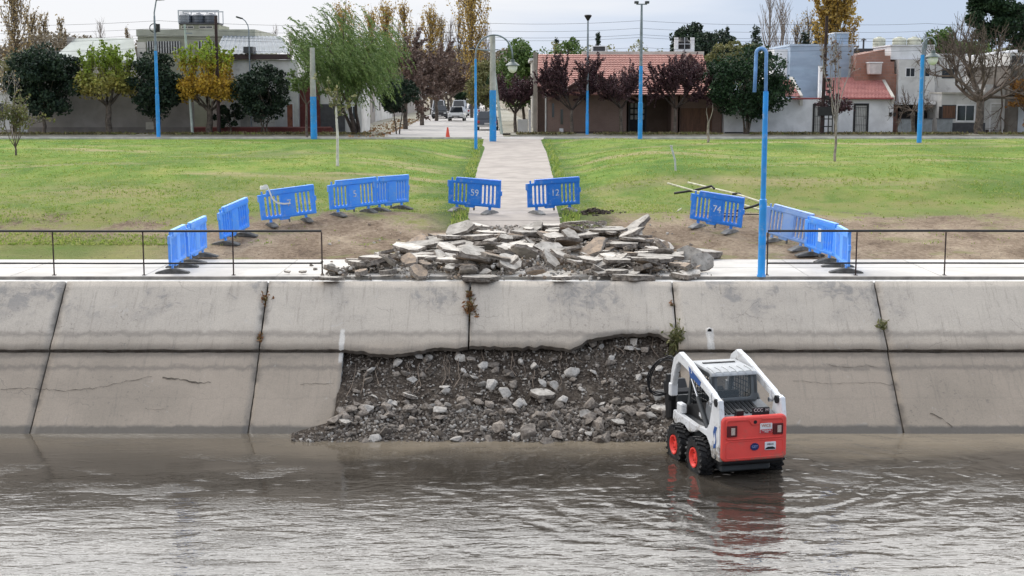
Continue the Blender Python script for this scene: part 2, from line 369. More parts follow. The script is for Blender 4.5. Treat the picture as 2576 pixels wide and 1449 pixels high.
# ------------------------------------------------------------------ canal wall: separate slabs with real joints and the breach
YB, RUN, ZT = 28.2, 2.85, 2.77
def wall_y(z): return YB + RUN * z / ZT
def mat_wall():
    m, nt, b = _nt('canal_concrete'); g = G(nt)
    pos = g.n('ShaderNodeNewGeometry').outputs['Position']; sp = g.n('ShaderNodeSeparateXYZ', {0: pos}); x, y, z = sp.outputs
    n1 = g.noise(pos, .55, 5, .6, .6); n2 = g.noise(pos, 3.2, 6, .65, .8); n3 = g.noise(pos, 14, 5, .7)
    up = g.mix(g.mr(n1, .3, .7), (.50, .445, .375), (.42, .372, .315)); lo = g.mix(g.mr(n1, .3, .7), (.35, .292, .232), (.285, .24, .19))
    zw = g.math('ADD', z, g.math('MULTIPLY', g.math('SUBTRACT', n2, .5), .22))
    c = g.mix(g.mr(zw, 1.40, 2.0), lo, up)
    # weathering: grey lichen patches near the top, tide lines, silt stain, wet foot
    c = g.mix(g.math('MULTIPLY', g.mr(g.math('MULTIPLY_ADD', n2, .5, g.math('MULTIPLY', n1, .6)), .58, .68), g.mr(z, 1.9, 2.5, 0, .65)), c, (.20, .195, .19))
    for zz, wd, k in ((1.80, .09, .5), (1.16, .08, .6), (1.38, .06, .35), (1.50, .04, .25), (.62, .03, .12)):
        band = g.math('SUBTRACT', 1.0, g.mr(g.math('ABSOLUTE', g.math('SUBTRACT', zw, zz)), 0, wd))
        c = g.mix(g.math('MULTIPLY', band, k), c, (.15, .13, .11))
    c = g.mix(g.mr(n3, .60, .78, 0, .45), c, (.18, .165, .145))
    c = g.mix(g.math('MULTIPLY', g.mr(n2, .30, .36, 1, 0), .25), c, (.5, .48, .45))
    # sharp pitting in patches, lime runs below the drain pipe and at the sawn edge of the breach
    c = g.mix(g.math('MULTIPLY', g.mr(g.noise(pos, 11, 4, .8), .60, .64), g.mr(n1, .5, .62, 0, .55)), c, (.12, .108, .092))
    for xc, za, zb, wd in ((4.32, 1.48, 1.88, .10), (-3.70, 1.30, 1.86, .07)):
        rn = g.math('MULTIPLY', g.mr(g.math('ADD', g.math('ABSOLUTE', g.math('SUBTRACT', x, xc)), g.math('MULTIPLY', g.math('SUBTRACT', n2, .5), .12)), wd * .5, wd, 1, 0), g.math('MULTIPLY', g.mr(z, za - .08, za), g.mr(z, zb, zb + .05, 1, 0))); c = g.mix(g.math('MULTIPLY', rn, .75), c, (.66, .63, .58))
    zf = g.math('ADD', z, g.math('MULTIPLY', g.math('SUBTRACT', n2, .5), .12))
    wet = g.mr(zf, .10, .17, 1, 0); c = g.mix(g.math('MULTIPLY', wet, .85), c, (.075, .066, .054))
    # fine cracks
    vor = g.n('ShaderNodeTexVoronoi', {'Vector': g.n('ShaderNodeVectorMath', {0: pos, 1: g.n('ShaderNodeTexNoise', {'Vector': pos, 'Scale': 1.5, 'Detail': 5.0}).outputs['Color']}, operation='ADD').outputs[0], 'Scale': .33}, feature='DISTANCE_TO_EDGE').outputs[0]
    ck = g.math('MULTIPLY', g.mr(vor, 0, .004, 1, 0), g.mr(g.noise(pos, .8, 3), .5, .6, 0, .5)); c = g.mix(ck, c, (.10, .09, .08))
    # run-down streaks and grime gathered along the joints
    stk = g.noise(g.map(pos, (7, .5, .55)), 1.6, 7, .8, .2); c = g.mix(g.math('MULTIPLY', g.mr(stk, .52, .66), .34), c, (.17, .15, .125))
    jm = g.math('ABSOLUTE', g.math('SUBTRACT', g.math('FRACT', g.math('DIVIDE', g.math('ADD', x, .94 + 45.4 + 2.27), 4.54)), .5))
    jg = g.math('MULTIPLY', g.mr(g.math('ADD', jm, g.math('MULTIPLY', g.math('SUBTRACT', n2, .5), .06)), .0, .035, 1, 0), g.mr(g.noise(g.map(pos, (1, 1, 2)), 1.1, 3), .42, .6, .1, .75)); c = g.mix(jg, c, (.09, .08, .07))
    c = g.mix(g.mr(g.noise(pos, 45, 3, .7), .35, .65, 0, .22), c, (.12, .11, .10))
    nt.links.new(c, b.inputs['Base Color']); nt.links.new(g.mr(wet, 0, 1, .88, .35), b.inputs['Roughness']); b.inputs['Specular IOR Level'].default_value = .3
    nt.links.new(g.bump(g.math('ADD', g.math('MULTIPLY', n2, .6), g.math('MULTIPLY', n3, .35)), .35, .04), b.inputs['Normal']); return m
M_wall = mat_wall()
M_edge = pm('broken_concrete_edge', (.42, .40, .37), .95, .2, 8, .5)
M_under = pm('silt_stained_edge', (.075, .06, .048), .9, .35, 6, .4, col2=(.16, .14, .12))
wall = empty('canal_wall', (0, YB, 0)); T(wall, 'sloping grey concrete canal lining of large jointed slabs, broken open in the middle', 'canal wall')
JX = [-64.5 + 4.54 * i for i in range(0, 29)]; JX = [x + (-.94 - min(JX, key=lambda q: abs(q + .94))) for x in JX]
def jag(x, z0, amp, seed): return z0 + amp * noise.noise(Vector((x * 1.9, seed, 0))) + amp * .5 * noise.noise(Vector((x * 7, seed, 5)))
def hole_top(x):      # lower edge of the broken upper slabs
    z = float(np.interp(x, [-3.7, -3.2, -2.4, -1.6, -.95, .5, 1.3, 1.6, 1.9, 2.6, 3.0, 3.35, 3.6], [1.44, 1.42, 1.36, 1.47, 1.52, 1.50, 1.48, 1.60, 1.70, 1.72, 1.80, 1.68, 1.60]))
    return jag(x, z, .07, 2.2)
def hole_left(z): return -3.66 + .05 * noise.noise(Vector((z * 6, 1, 0))) - .05 * (z < .6)
TL = .12              # slab thickness (normal to the slope), upper slab stands 6 cm proud
NRM = Vector((0, -ZT, RUN)).normalized()
def slab(x0, x1, zlo, zhi, proud, name, xleft=None, xright=None, nx=30, nz=10):
    """closed slab on the slope; zlo/zhi functions of x; xleft/xright functions of z for ragged sides"""
    vs = []; fs = []
    for side in (0, 1):
        for j in range(nz + 1):
            for i in range(nx + 1):
                xa, xb = x0, x1; t = i / nx; x = xa + (xb - xa) * t
                z = zlo(x) + (zhi(x) - zlo(x)) * j / nz
                if xleft: x = xleft(z) + (x1 - xleft(z)) * t
                if xright: x = x0 + (xright(z) - x0) * t
                x += (.012 * noise.noise(Vector((x0 * 3, z * 9, 0)))) * (1 - t) + (.012 * noise.noise(Vector((x1 * 3, z * 9, 4)))) * t
                p = Vector((x, wall_y(z), z)) + NRM * (proud - TL * side + .012 * noise.noise(Vector((x * .7, z * 1.3, 7))))
                vs.append(p)
    W = nx + 1; o = W * (nz + 1)
    for j in range(nz):
        for i in range(nx):
            a = j * W + i; fs.append((a, a + 1, a + 1 + W, a + W)); fs.append((o + a, o + a + W, o + a + 1 + W, o + a + 1))
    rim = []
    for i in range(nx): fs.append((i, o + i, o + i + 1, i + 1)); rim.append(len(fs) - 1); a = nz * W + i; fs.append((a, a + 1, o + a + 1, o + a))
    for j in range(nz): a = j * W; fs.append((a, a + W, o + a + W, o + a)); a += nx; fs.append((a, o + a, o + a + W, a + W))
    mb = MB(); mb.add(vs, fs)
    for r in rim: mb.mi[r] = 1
    if xleft or xright:
        for q in range(len(fs) - 2 * nz, len(fs)): mb.mi[q] = 2
    ob = mb.build(name, [M_wall, M_under, M_edge], wall); ob.data.polygons.foreach_set('use_smooth', [q == 0 for q in mb.mi]); return ob
ZL = 1.46
for k in range(len(JX) - 1):
    a, b = JX[k] + .018, JX[k + 1] - .018
    if abs(a) > 45: continue
    holed = -6 < a < 3.0
    lo = (lambda x: (hole_top(x) if x > -3.72 else jag(x, ZL, .015, 9))) if holed else (lambda x: jag(x, ZL, .018, 9))
    slab(a, b, lo, lambda x: ZT, .065, 'upper_slab', nx=90 if holed else 24, nz=10)
    if a > 3.5 or b < -5: slab(a, b, lambda x: -.35, lambda x: jag(x, ZL - .025, .012, 4), 0, 'lower_slab')
    elif a < -5: slab(a, -3.66, lambda x: -.35, lambda x: jag(x, ZL - .025, .012, 4), 0, 'lower_slab', xright=hole_left, nx=20, nz=40)
cp = MB(); cp.bx(-62, 62, wall_y(ZT) - .03, 31.62, 2.3, 2.785)
cp.build('coping', pm('coping_white', (.66, .64, .60), .85, .1, 1.5, .15, dirt=((.4, .37, .33), .4)), wall)
kf = MB(); kf.bx(-62, 62, 31.5, 31.617, 2.6, 2.852)
kf.build('kerb_face', pm('kerb_dark', (.11, .10, .09), .9, .3, 2.5, .4, col2=(.25, .23, .2)), wall)
bk = MB(); bk.add([(-62, wall_y(-.4) + .16, -.4), (62, wall_y(-.4) + .16, -.4), (62, wall_y(2.7) + .16, 2.7), (-62, wall_y(2.7) + .16, 2.7)], [(0, 1, 2, 3)])
# joint filler: only behind the intact slabs
bk = MB()
for x in JX:
    if abs(x) > 45: continue
    z0 = ZL + .2 if -3 < x < 3 else (.0 if True else 0)
    bk.add([(x - .05, wall_y(z0) + .06, z0), (x + .05, wall_y(z0) + .06, z0), (x + .05, wall_y(ZT) + .06, ZT), (x - .05, wall_y(ZT) + .06, ZT)], [(0, 1, 2, 3)])
for a, b in ((-45, -3.7), (3.62, 45)): bk.add([(a, wall_y(ZL - .2) + .05, ZL - .2), (b, wall_y(ZL - .2) + .05, ZL - .2), (b, wall_y(ZL + .2) + .05, ZL + .2), (a, wall_y(ZL + .2) + .05, ZL + .2)], [(0, 1, 2, 3)])
bk.build('joint_filler', pm('joint_tar', (.03, .025, .02), .9, .3, 9, .4, col2=(.10, .08, .06)), wall)
dp = MB(); dp.lathe([(.045, -.02), (.045, .03), (.062, .03), (.062, -.02)], (0, 0, 0), 14, 'y')
q = MB(); pz = 1.86; px = 4.32
def wall_crack(px, w):
    P = []
    for u, v in px:
        d = ray(u, v); z = 2.7
        while z > 0:
            t = (z - CAMZ) / d.z
            if d.y * t >= wall_y(z) - .02: break
            z -= .005
        P.append((d.x * t, z))
    Q = []; rg = random.Random(int(px[0][0]))
    for a, b in zip(P[:-1], P[1:]):
        k = max(2, int(math.dist(a, b) / .06))
        for j in range(k): t = j / k; Q.append((a[0] + (b[0] - a[0]) * t + rg.uniform(-.012, .012), a[1] + (b[1] - a[1]) * t + rg.uniform(-.014, .014), w * rg.uniform(.3, 1.3)))
    mb = MB(); up = Vector((0, RUN, ZT)).normalized(); pr = .085 if P[0][1] > ZL else .022
    L = [Vector((x, wall_y(z), z)) + NRM * pr for x, z, _ in Q]
    for i in range(len(L) - 1): mb.quad(L[i] - up * Q[i][2], L[i + 1] - up * Q[i + 1][2], L[i + 1] + up * Q[i + 1][2], L[i] + up * Q[i][2])
    mb.build('crack', MC['joint_tar'], wall)
for px_, w_ in (([(0, 982), (90, 978), (160, 985), (240, 978), (310, 962), (390, 948)], .006), ([(408, 951), (470, 958), (505, 965), (540, 961)], .016), ([(2340, 1040), (2370, 1055), (2402, 1080)], .012), ([(1995, 960), (2090, 966), (2200, 964), (2262, 972)], .004), ([(755, 968), (800, 966), (848, 968)], .005), ([(2085, 918), (2130, 926), (2180, 920), (2215, 928)], .005), ([(1918, 800), (1922, 840), (1921, 876)], .006), ([(365, 1090 - 60), (420, 1032)], .004), ([(1430, 770), (1438, 800), (1430, 835)], .005)): wall_crack(px_, w_)
dpo = empty('drain_pipe', (px, wall_y(pz) - .05, pz))
mb = MB(); mb.lathe([(.06, .12), (.06, -.07), (.045, -.07), (.045, .10)], (0, 0, 0), 14, 'y'); mb.build('pipe_end', pm('pvc_white', (.62, .6, .57), .6, .1, 8, .1), dpo, world=False, smooth='a')
mb = MB(); mb.lathe([(.044, -.065), (.044, -.04)], (0, 0, 0), 14, 'y'); mb.build('pipe_bore', pm('bore_black', (.01, .01, .01), .9, 0, 1, 0), dpo, world=False)
T(dpo, 'small white drain pipe end poking out of the canal wall above the loader', 'drain pipe')

# ------------------------------------------------------------------ vegetation builders (numpy)
def unit(v): return v / (np.linalg.norm(v, axis=-1, keepdims=True) + 1e-9)
def segs_mesh(SG, n=4):
    """SG: list of (p0,p1,r0,r1) -> open tubes"""
    P0 = np.array([s[0] for s in SG]); P1 = np.array([s[1] for s in SG]); r0 = np.array([s[2] for s in SG]); r1 = np.array([s[3] for s in SG])
    d = unit(P1 - P0); ref = np.where(np.abs(d[:, 2:3]) > .9, np.array([[1., 0, 0]]), np.array([[0, 0, 1.]])); a = unit(np.cross(d, ref)); b = np.cross(d, a)
    V = []
    for P, r in ((P0 - d * r0[:, None] * .3, r0), (P1, r1)):
        for j in range(n):
            t = 2 * math.pi * j / n; V.append(P + (a * math.cos(t) + b * math.sin(t)) * r[:, None])
    V = np.stack(V, 1).reshape(-1, 3); m = np.arange(len(SG)) * 2 * n
    Q = np.concatenate([np.stack([m + j, m + (j + 1) % n, m + n + (j + 1) % n, m + n + j], 1) for j in range(n)])
    return V, Q
def leaves(rng, C, size, elong=1.6, direc=None, dj=.35, up=.0):
    """diamond leaf at each centre"""
    N = len(C); a = unit(rng.normal(size=(N, 3)) + np.array([0, 0, up])) if direc is None else unit(direc + rng.normal(size=(N, 3)) * dj)
    b = unit(np.cross(a, rng.normal(size=(N, 3)))); s = size * rng.uniform(.6, 1.4, (N, 1)); l = s * elong * .5; w = s * .5
    nrm = np.cross(a, b)
    V = np.stack([C - a * l, C + b * w + nrm * w * .25, C + a * l, C - b * w + nrm * w * .25], 1).reshape(-1, 3)
    return V, np.arange(N * 4).reshape(-1, 4)
def limb(rng, p0, p1, r0, r1, k=5, wob=.08, sag=.0):
    p0 = np.array(p0, float); p1 = np.array(p1, float); L = np.linalg.norm(p1 - p0); pts = []
    for i in range(k + 1):
        t = i / k; q = p0 + (p1 - p0) * t + rng.normal(size=3) * wob * L * (t * (1 - t)) ** .5; q[2] += sag * L * 4 * t * (1 - t); pts.append(q)
    rs = [r0 + (r1 - r0) * i / k for i in range(k + 1)]
    return [(pts[i], pts[i + 1], rs[i], rs[i + 1]) for i in range(k)]
def grow(rng, p, d, L, r, lev, spec, out, tips):
    """recursive branching; spec[lev]=(children,length factor,spread,up)"""
    k = 3; q = np.array(p, float); d = np.array(d, float)
    for i in range(k):
        nd = unit(d + rng.normal(size=3) * .13 + np.array([0, 0, spec[lev][3] * .12])); q2 = q + nd * L / k
        out.append((q, q2, r * (1 - .22 * i / k * 2), r * (1 - .22 * (i + 1) / k * 2), lev)); q = q2; d = nd
        if lev + 1 < len(spec) and i > 0 or lev + 1 == len(spec) - 1 and lev > 0:
            nch = spec[lev][0] // 2 if i < k - 1 else spec[lev][0] - spec[lev][0] // 2
            for c in range(max(1, nch)):
                if lev + 1 >= len(spec): break
                cd = unit(d + rng.normal(size=3) * spec[lev][2] + np.array([0, 0, spec[lev][3]]))
                grow(rng, q, cd, L * spec[lev][1] * rng.uniform(.75, 1.25), r * .5, lev + 1, spec, out, tips)
    if lev == len(spec) - 1: tips.append((q, d))
BARK = pm('bark_grey_brown', (.13, .105, .085), .95, .3, 5, .5); BARKD = pm('bark_dark', (.06, .045, .038), .95, .3, 5, .5)
BARKL = pm('bark_pale', (.30, .255, .215), .95, .25, 5, .4); TWIG = pm('twig_brown', (.15, .115, .09), .95, .25, 2, 0); TWIGG = pm('twig_grey', (.33, .29, .26), .95, .2, 2, 0)
def finish(name, loc, trunk, twigs, lv, mats, label, cat='tree', group=None, crown='crown'):
    o = empty(name, loc); T(o, label, cat, group)
    if trunk: V, Q = segs_mesh(trunk, 8); npmesh('trunk', V, Q, mats[0], o, world=False)
    if twigs: V, Q = segs_mesh(twigs, 3); npmesh('branches', V, Q, mats[1], o, world=False)
    if lv is not None and len(lv[0]): npmesh(crown, lv[0], lv[1], mats[2], o, world=False)
    return o
def round_tree(seed, loc, H, W, th, mat, label, n=9000, leaf=.13, clumps=60, trunks=1, lean=0, bark=None, group=None, D=None, hollow=.55, cat='tree', shape=1.0, name='broadleaf_tree'):
    """dense crown made of leaf clumps between th and H, width W"""
    rng = np.random.default_rng(seed); D = D or W; ch = (H - th) / 2; cc = np.array([lean, 0, th + ch]); C = []; 
    while len(C) < clumps:
        q = rng.uniform(-1, 1, 3); rr_ = np.linalg.norm(q)
        if rr_ > 1 or rr_ < hollow * rng.uniform(.3, 1): continue
        k = 1 - .15 * max(0, -q[2]) if shape == 1 else (1 - .45 * max(0, q[2]) if shape == 2 else 1)
        C.append(cc + q * np.array([W / 2 * .86 * k, D / 2 * .86 * k, ch * .9]))
    C = np.array(C); rc = min(W, H - th) * .13 * rng.uniform(.6, 1.35, (clumps, 1)); idx = rng.integers(0, clumps, n)
    dirs = unit(rng.normal(size=(n, 3))); P = C[idx] + dirs * rc[idx] * rng.uniform(.35, 1.1, (n, 1)) ** .6 * np.array([1.15, 1.15, .85])
    lv = leaves(rng, P, leaf, 1.5)
    tr = []; tw = []; tr0 = max(.07, W * .026)
    for k in range(trunks):
        ang = k * 2.4; b = np.array([.12 * math.cos(ang) * (trunks > 1), .12 * math.sin(ang) * (trunks > 1), -.1]); t = cc * np.array([.4, .4, 0]) + np.array([.35 * math.cos(ang) * (trunks > 1), 0, th + ch * .35])
        tr += limb(rng, b, t, tr0 / trunks ** .5, tr0 * .6 / trunks ** .5, 5, .04)
        for q in C[rng.permutation(clumps)[:max(5, 14 // trunks)]]: tw += limb(rng, t * np.array([1, 1, .9]), q, tr0 * .35, .015, 4, .1)
    return finish(name, loc, tr, tw, lv, (bark or BARK, bark or BARK, mat), label, cat, group)
def poplar(seed, loc, H, W, label, mat=None, n=1500, leaf=.2, nb=46, bare=None, group=None, z0=.12, pw=.8):
    """narrow upright tree: steep branches hugging the stem"""
    rng = np.random.default_rng(seed); tr = limb(rng, (0, 0, 0), (rng.normal() * .1, 0, H * .97), max(.08, H * .013), .02, 8, .012); tw = []; P = []
    for k in range(nb):
        t = z0 + (1 - z0) * (k + rng.uniform()) / nb * .92; z = H * t; a = rng.uniform(0, 2 * math.pi); f_ = (t - z0) / (1 - z0); ln = W * .5 * (((f_ + .12) ** .5 * max(.02, 1.0 - f_) ** .75) * 1.55 if pw > .5 else math.sin(math.pi * min(1, f_ * .85 + .12)) ** pw) + .08
        q = np.array([math.cos(a) * ln, math.sin(a) * ln, z + ln * 3.2 * rng.uniform(.7, 1.2)]); q[2] = min(q[2], H * (1 + rng.normal() * .02))
        sg = limb(rng, (0, 0, z), q, .035 + .012 * H * .2, .012, 4, .06, -.04); tw += sg
        for _ in range(3):
            s = sg[rng.integers(1, 4)][0]; e = s + np.array([rng.normal() * .12 * W, rng.normal() * .12 * W, W * .5 * rng.uniform(.5, 1)]); tw.append((s, e, .02, .008))
    if n:
        S0 = np.array([s[0] for s in tw]); S1 = np.array([s[1] for s in tw]); i = rng.integers(0, len(tw), n); t = rng.uniform(0, 1, (n, 1))
        P = S0[i] * (1 - t) + S1[i] * t + rng.normal(size=(n, 3)) * W * .035
        lv = leaves(rng, P, leaf, 1.3, up=.6)
    else: lv = None
    return finish('poplar_tree', loc, tr, tw, lv, (BARKL if not n else BARK, bare or TWIG, mat), label, 'tree', group)
def conifer(seed, loc, H, W, mat, label, n=2500, name='conifer_tree'):
    rng = np.random.default_rng(seed); tr = limb(rng, (0, 0, 0), (0, 0, H), .16, .02, 4, .01); tw = []; P = []; Dd = []
    for k in range(46):
        t = .12 + .86 * k / 46; a = rng.uniform(0, 6.28); ln = W * .5 * (1 - t) ** .8 * rng.uniform(.6, 1.15) + .08
        p0 = np.array([0, 0, H * t]); p1 = p0 + np.array([math.cos(a) * ln, math.sin(a) * ln, ln * .25]); tw += limb(rng, p0, p1, .03, .01, 3, .05)
        m = n // 46; s = rng.uniform(.1, 1, (m, 1)); P.append(p0 + (p1 - p0) * s + rng.normal(size=(m, 3)) * (.10 + .08 * W * .3)); Dd.append(np.repeat([p1 - p0], m, 0))
    P = np.concatenate(P); Dd = unit(np.concatenate(Dd)); lv = leaves(rng, P, .13, 2.2, Dd, .5)
    return finish(name, loc, tr, tw, lv, (BARKD, BARKD, mat), label)
def bare_tree(seed, loc, H, spec, th, tr_r, label, nlimb=6, L0=None, lean=0, leafn=0, leaf=.1, lmat=None, spread=.7, up=.5, mats=None, group=None, name='bare_tree'):
    """skeleton tree with recursive twigs; optional leaves along the twigs"""
    rng = np.random.default_rng(seed); tr = limb(rng, (0, 0, -.1), (lean, 0, th), tr_r, tr_r * .75, 4, .03); out = []; tips = []
    for k in range(nlimb):
        a = 2 * math.pi * (k + rng.uniform(-.2, .2)) / nlimb; d = unit(np.array([math.cos(a) * spread, math.sin(a) * spread, up]))
        grow(rng, (lean, 0, th - .05), d, (L0 or (H - th) * .42) * rng.uniform(.85, 1.15), tr_r * .5, 0, spec, out, tips)
    zs = max(o[1][2] for o in out); k = (H - th) / max(.1, zs - th)
    out = [(np.array([p[0], p[1], th + (p[2] - th) * k]), np.array([q[0], q[1], th + (q[2] - th) * k]), max(.011, a), max(.009, b)) for p, q, a, b, _ in out]
    lv = None
    if leafn:
        S0 = np.array([s[0] for s in out]); S1 = np.array([s[1] for s in out]); thin = np.array([s[2] for s in out]) < tr_r * .3
        ids = np.nonzero(thin)[0]; i = ids[rng.integers(0, len(ids), leafn)]; t = rng.uniform(0, 1.1, (leafn, 1)); P = S0[i] * (1 - t) + S1[i] * t + rng.normal(size=(leafn, 3)) * leaf * .5
        lv = leaves(rng, P, leaf, 1.5)
    m = mats or (BARK, TWIG)
    return finish(name, loc, tr, out, lv, (m[0], m[1], lmat), label, 'tree', group)
def pollard(seed, loc, H, W, th, mat, label, n=6000, shoots=64, leaf=.15, dens=.62):
    """mulberry cut back to knuckles: low leafy bowl and long straight shoots with big leaves"""
    rng = np.random.default_rng(seed); tr = limb(rng, (0, 0, -.1), (.05, 0, th), .24, .19, 4, .03); tw = []; P = []
    kn = []
    for k in range(9):
        a = 2 * math.pi * k / 9 + rng.uniform(-.3, .3); q = np.array([math.cos(a) * W * .27, math.sin(a) * W * .27, th + 1.0 + rng.uniform(-.2, .4)]); tw += limb(rng, (0, 0, th - .1), q, .11, .06, 4, .08); kn.append(q)
    kn.append(np.array([0, 0, th + 1.2])); top = []
    for k in range(shoots):
        b = kn[rng.integers(0, len(kn))]; x = (b[0] + rng.normal() * .2) * 1.0; f = rng.uniform(.8, 1.75); e = np.array([b[0] * f + rng.normal() * .32, b[1] * f + rng.normal() * .32, 0]); rad = np.hypot(e[0], e[1]) / (W * .5)
        if rad > 1: e[:2] /= rad; rad = 1
        e[2] = H * (1 - .14 * rad ** 2) * rng.uniform(.80, 1.0) if rng.uniform() > .22 else rng.uniform(th + .8, H * .7)
        tw += limb(rng, b, e, .03, .012, 5, .03); top.append(tw[-5:])
    m = int(n * .20); S_ = [s for t in top for s in t[1:]]; i = rng.integers(0, len(S_), m); t = rng.uniform(0, 1, (m, 1))
    keep = np.array([s[0] for s in S_])[i] * (1 - t) + np.array([s[1] for s in S_])[i] * t; P.append(keep + rng.normal(size=(m, 3)) * .07)
    tip = [t[-1] for t in top if rng.uniform() < .8]; m = int(n * .38); i = rng.integers(0, len(tip), m); t = rng.uniform(-1.1, 1.1, (m, 1)); A = np.array([s[0] for s in tip])[i]; B = np.array([s[1] for s in tip])[i]; P.append(A * (1 - t) + B * t + rng.normal(size=(m, 3)) * .085)
    m = int(n * dens); d = unit(rng.normal(size=(m, 3))); cl = np.array(kn)[rng.integers(0, len(kn), m)] * np.array([1.25, 1.25, 1]) + np.array([0, 0, .35]); P.append(cl + d * rng.uniform(.3, 1.0, (m, 1)) * np.array([W * .20, W * .20, .85]))
    lv = leaves(rng, np.concatenate(P), leaf, 1.25)
    return finish('mulberry_tree', loc, tr, tw, lv, (BARK, BARK, mat), label)
def willow(seed, loc, H, W, mat, label):
    rng = np.random.default_rng(seed); tr = []; tw = []; P = []; Dv = []
    tops = []
    for k in range(4): 
        a = k * 1.6; t = np.array([-.5 + .5 * math.cos(a), .4 * math.sin(a), 2.1]); tr += limb(rng, (.13 * math.cos(a), .13 * math.sin(a), -.1), t, .13, .09, 4, .06)
        for j in range(6):
            x = rng.uniform(-W * .40, W * .33) - 1.0; q = np.array([x, rng.uniform(-6.2, 1.5), H * (.93 - .9 * ((x + 1.25) / W) ** 2) * rng.uniform(.62, 1)]); tw += limb(rng, t, q, .07, .025, 6, .06, .06); tops.append(tw[-6:])
    for k in range(1500):
        br = tops[rng.integers(0, len(tops))]; s = br[rng.integers(2, 6)]; p = s[1] + rng.normal(size=3) * np.array([.65, .65, .35]); p[0] = np.clip(p[0], -W * .5 - 1, W * .45 - .6)
        L = rng.uniform(.9, 2.6); n = int(L / .085); bot = max(1.0, 1.1 + .5 * noise.noise(Vector((p[0], 0, 0))))
        vx, vz = rng.uniform(.1, .75), rng.uniform(-.1, .35); d = np.array([vx, rng.normal() * .25, vz])
        for i in range(n):
            d = unit(d * .86 + np.array([.07, 0, -.16])); d2 = d * .085; p = p + d2
            if p[2] < bot: break
            P.append(p + rng.normal(size=3) * .035); Dv.append(d)
    P = np.array(P); Dv = np.array(Dv); lv = leaves(rng, P, .062, 3.6, Dv, .45)
    print('willow leaves', len(P))
    return finish('willow_tree', loc, tr, tw, lv, (BARKD, BARK, mat), label)

L_dark = leafmat('leaf_dark_evergreen', [(.006, .012, .009), (.012, .024, .015), (.028, .05, .028), (.05, .075, .04)], 1.1, .1)
L_dkgreen = leafmat('leaf_dark_green', [(.006, .016, .008), (.012, .030, .013), (.022, .05, .02), (.042, .082, .034)], 1.1, .12)
L_mid = leafmat('leaf_mid_green', [(.03, .06, .015), (.055, .10, .025), (.09, .15, .035), (.14, .20, .06)], .8)
L_olive = leafmat('leaf_olive', [(.07, .085, .03), (.12, .13, .05), (.18, .18, .07), (.24, .22, .10)], .8)
L_will = leafmat('leaf_willow', [(.05, .085, .025), (.09, .145, .04), (.14, .20, .06), (.20, .26, .10)], .7, .3)
L_plum = leafmat('leaf_plum', [(.022, .011, .015), (.045, .02, .026), (.075, .036, .042), (.115, .065, .07)], 1.2, .2)
L_gold = leafmat('leaf_gold', [(.16, .10, .025), (.30, .19, .04), (.42, .28, .06), (.50, .38, .13)], .5, .3)
L_ochre = leafmat('leaf_ochre', [(.13, .10, .05), (.22, .16, .07), (.32, .24, .11), (.40, .32, .18)], .5, .3)
L_brown = leafmat('leaf_brown_dry', [(.055, .035, .03), (.10, .065, .052), (.15, .10, .08), (.21, .15, .12)], .8, .15)
L_mulA = leafmat('leaf_mulberry_olive', [(.10, .11, .035), (.22, .20, .06), (.40, .33, .08), (.50, .44, .16)], .9, .3, zr=(3.6, 6.0, (.12, .17, .02)))
L_mulB = leafmat('leaf_mulberry_gold', [(.12, .085, .02), (.32, .20, .03), (.50, .30, .035), (.58, .42, .07)], .9, .3, zr=(4.6, 6.4, (.16, .22, .025)))

def gl(u, Y, z=4.2): return (at(u, 300, Y).x, Y, z)
# front row on the pavement, left of the side street (metres from the pixel survey: 36.5 px/m at y=95)
round_tree(11, gl(110, 95), 5.9, 5.9, 1.0, L_dark, 'wide nearly black evergreen tree, first of the row on the left', 18000, .14, 70, lean=.2)
pollard(12, gl(272, 95), 6.5, 4.3, 2.0, L_mulA, 'pale yellow green mulberry with upright leafy shoots in front of the beige wall')
round_tree(13, gl(393, 95), 5.7, 4.1, 1.1, L_dark, 'oval dark evergreen tree between the two mulberries', 10000, .13, 60, trunks=2)
pollard(14, gl(527, 95), 6.6, 4.4, 1.7, L_mulB, 'golden yellow mulberry with green upright shoots beside the brown pole', 7500, dens=.7)
round_tree(15, gl(663, 95), 4.9, 4.0, .9, L_dark, 'small dark evergreen tree with forked trunks left of the willow', 8500, .13, 55, trunks=3)
round_tree(26, gl(580, 96.3), 2.2, 2.6, .2, L_dark, 'low black green shrub behind the golden mulberry', 2500, .12, 18, cat='shrub', name='shrub')
willow(16, gl(896, 93.9), 9.0, 8.1, L_will, 'large green willow blown to the right beside the side street')
bare_tree(17, (gl(772, 89.5)[0], 89.5, 4.15), 5.0, [(4, .6, .5, .3), (4, .6, .6, .2), (3, .6, .6, 0)], 2.2, .09, 'slender leaning young tree under the left side of the willow', 4, leafn=1500, leaf=.11, lmat=L_will)
round_tree(18, gl(1000, 99), 4.0, 3.0, 1.2, L_dark, 'dark evergreen tree just right of the willow', 6000, .13, 40, trunks=2)
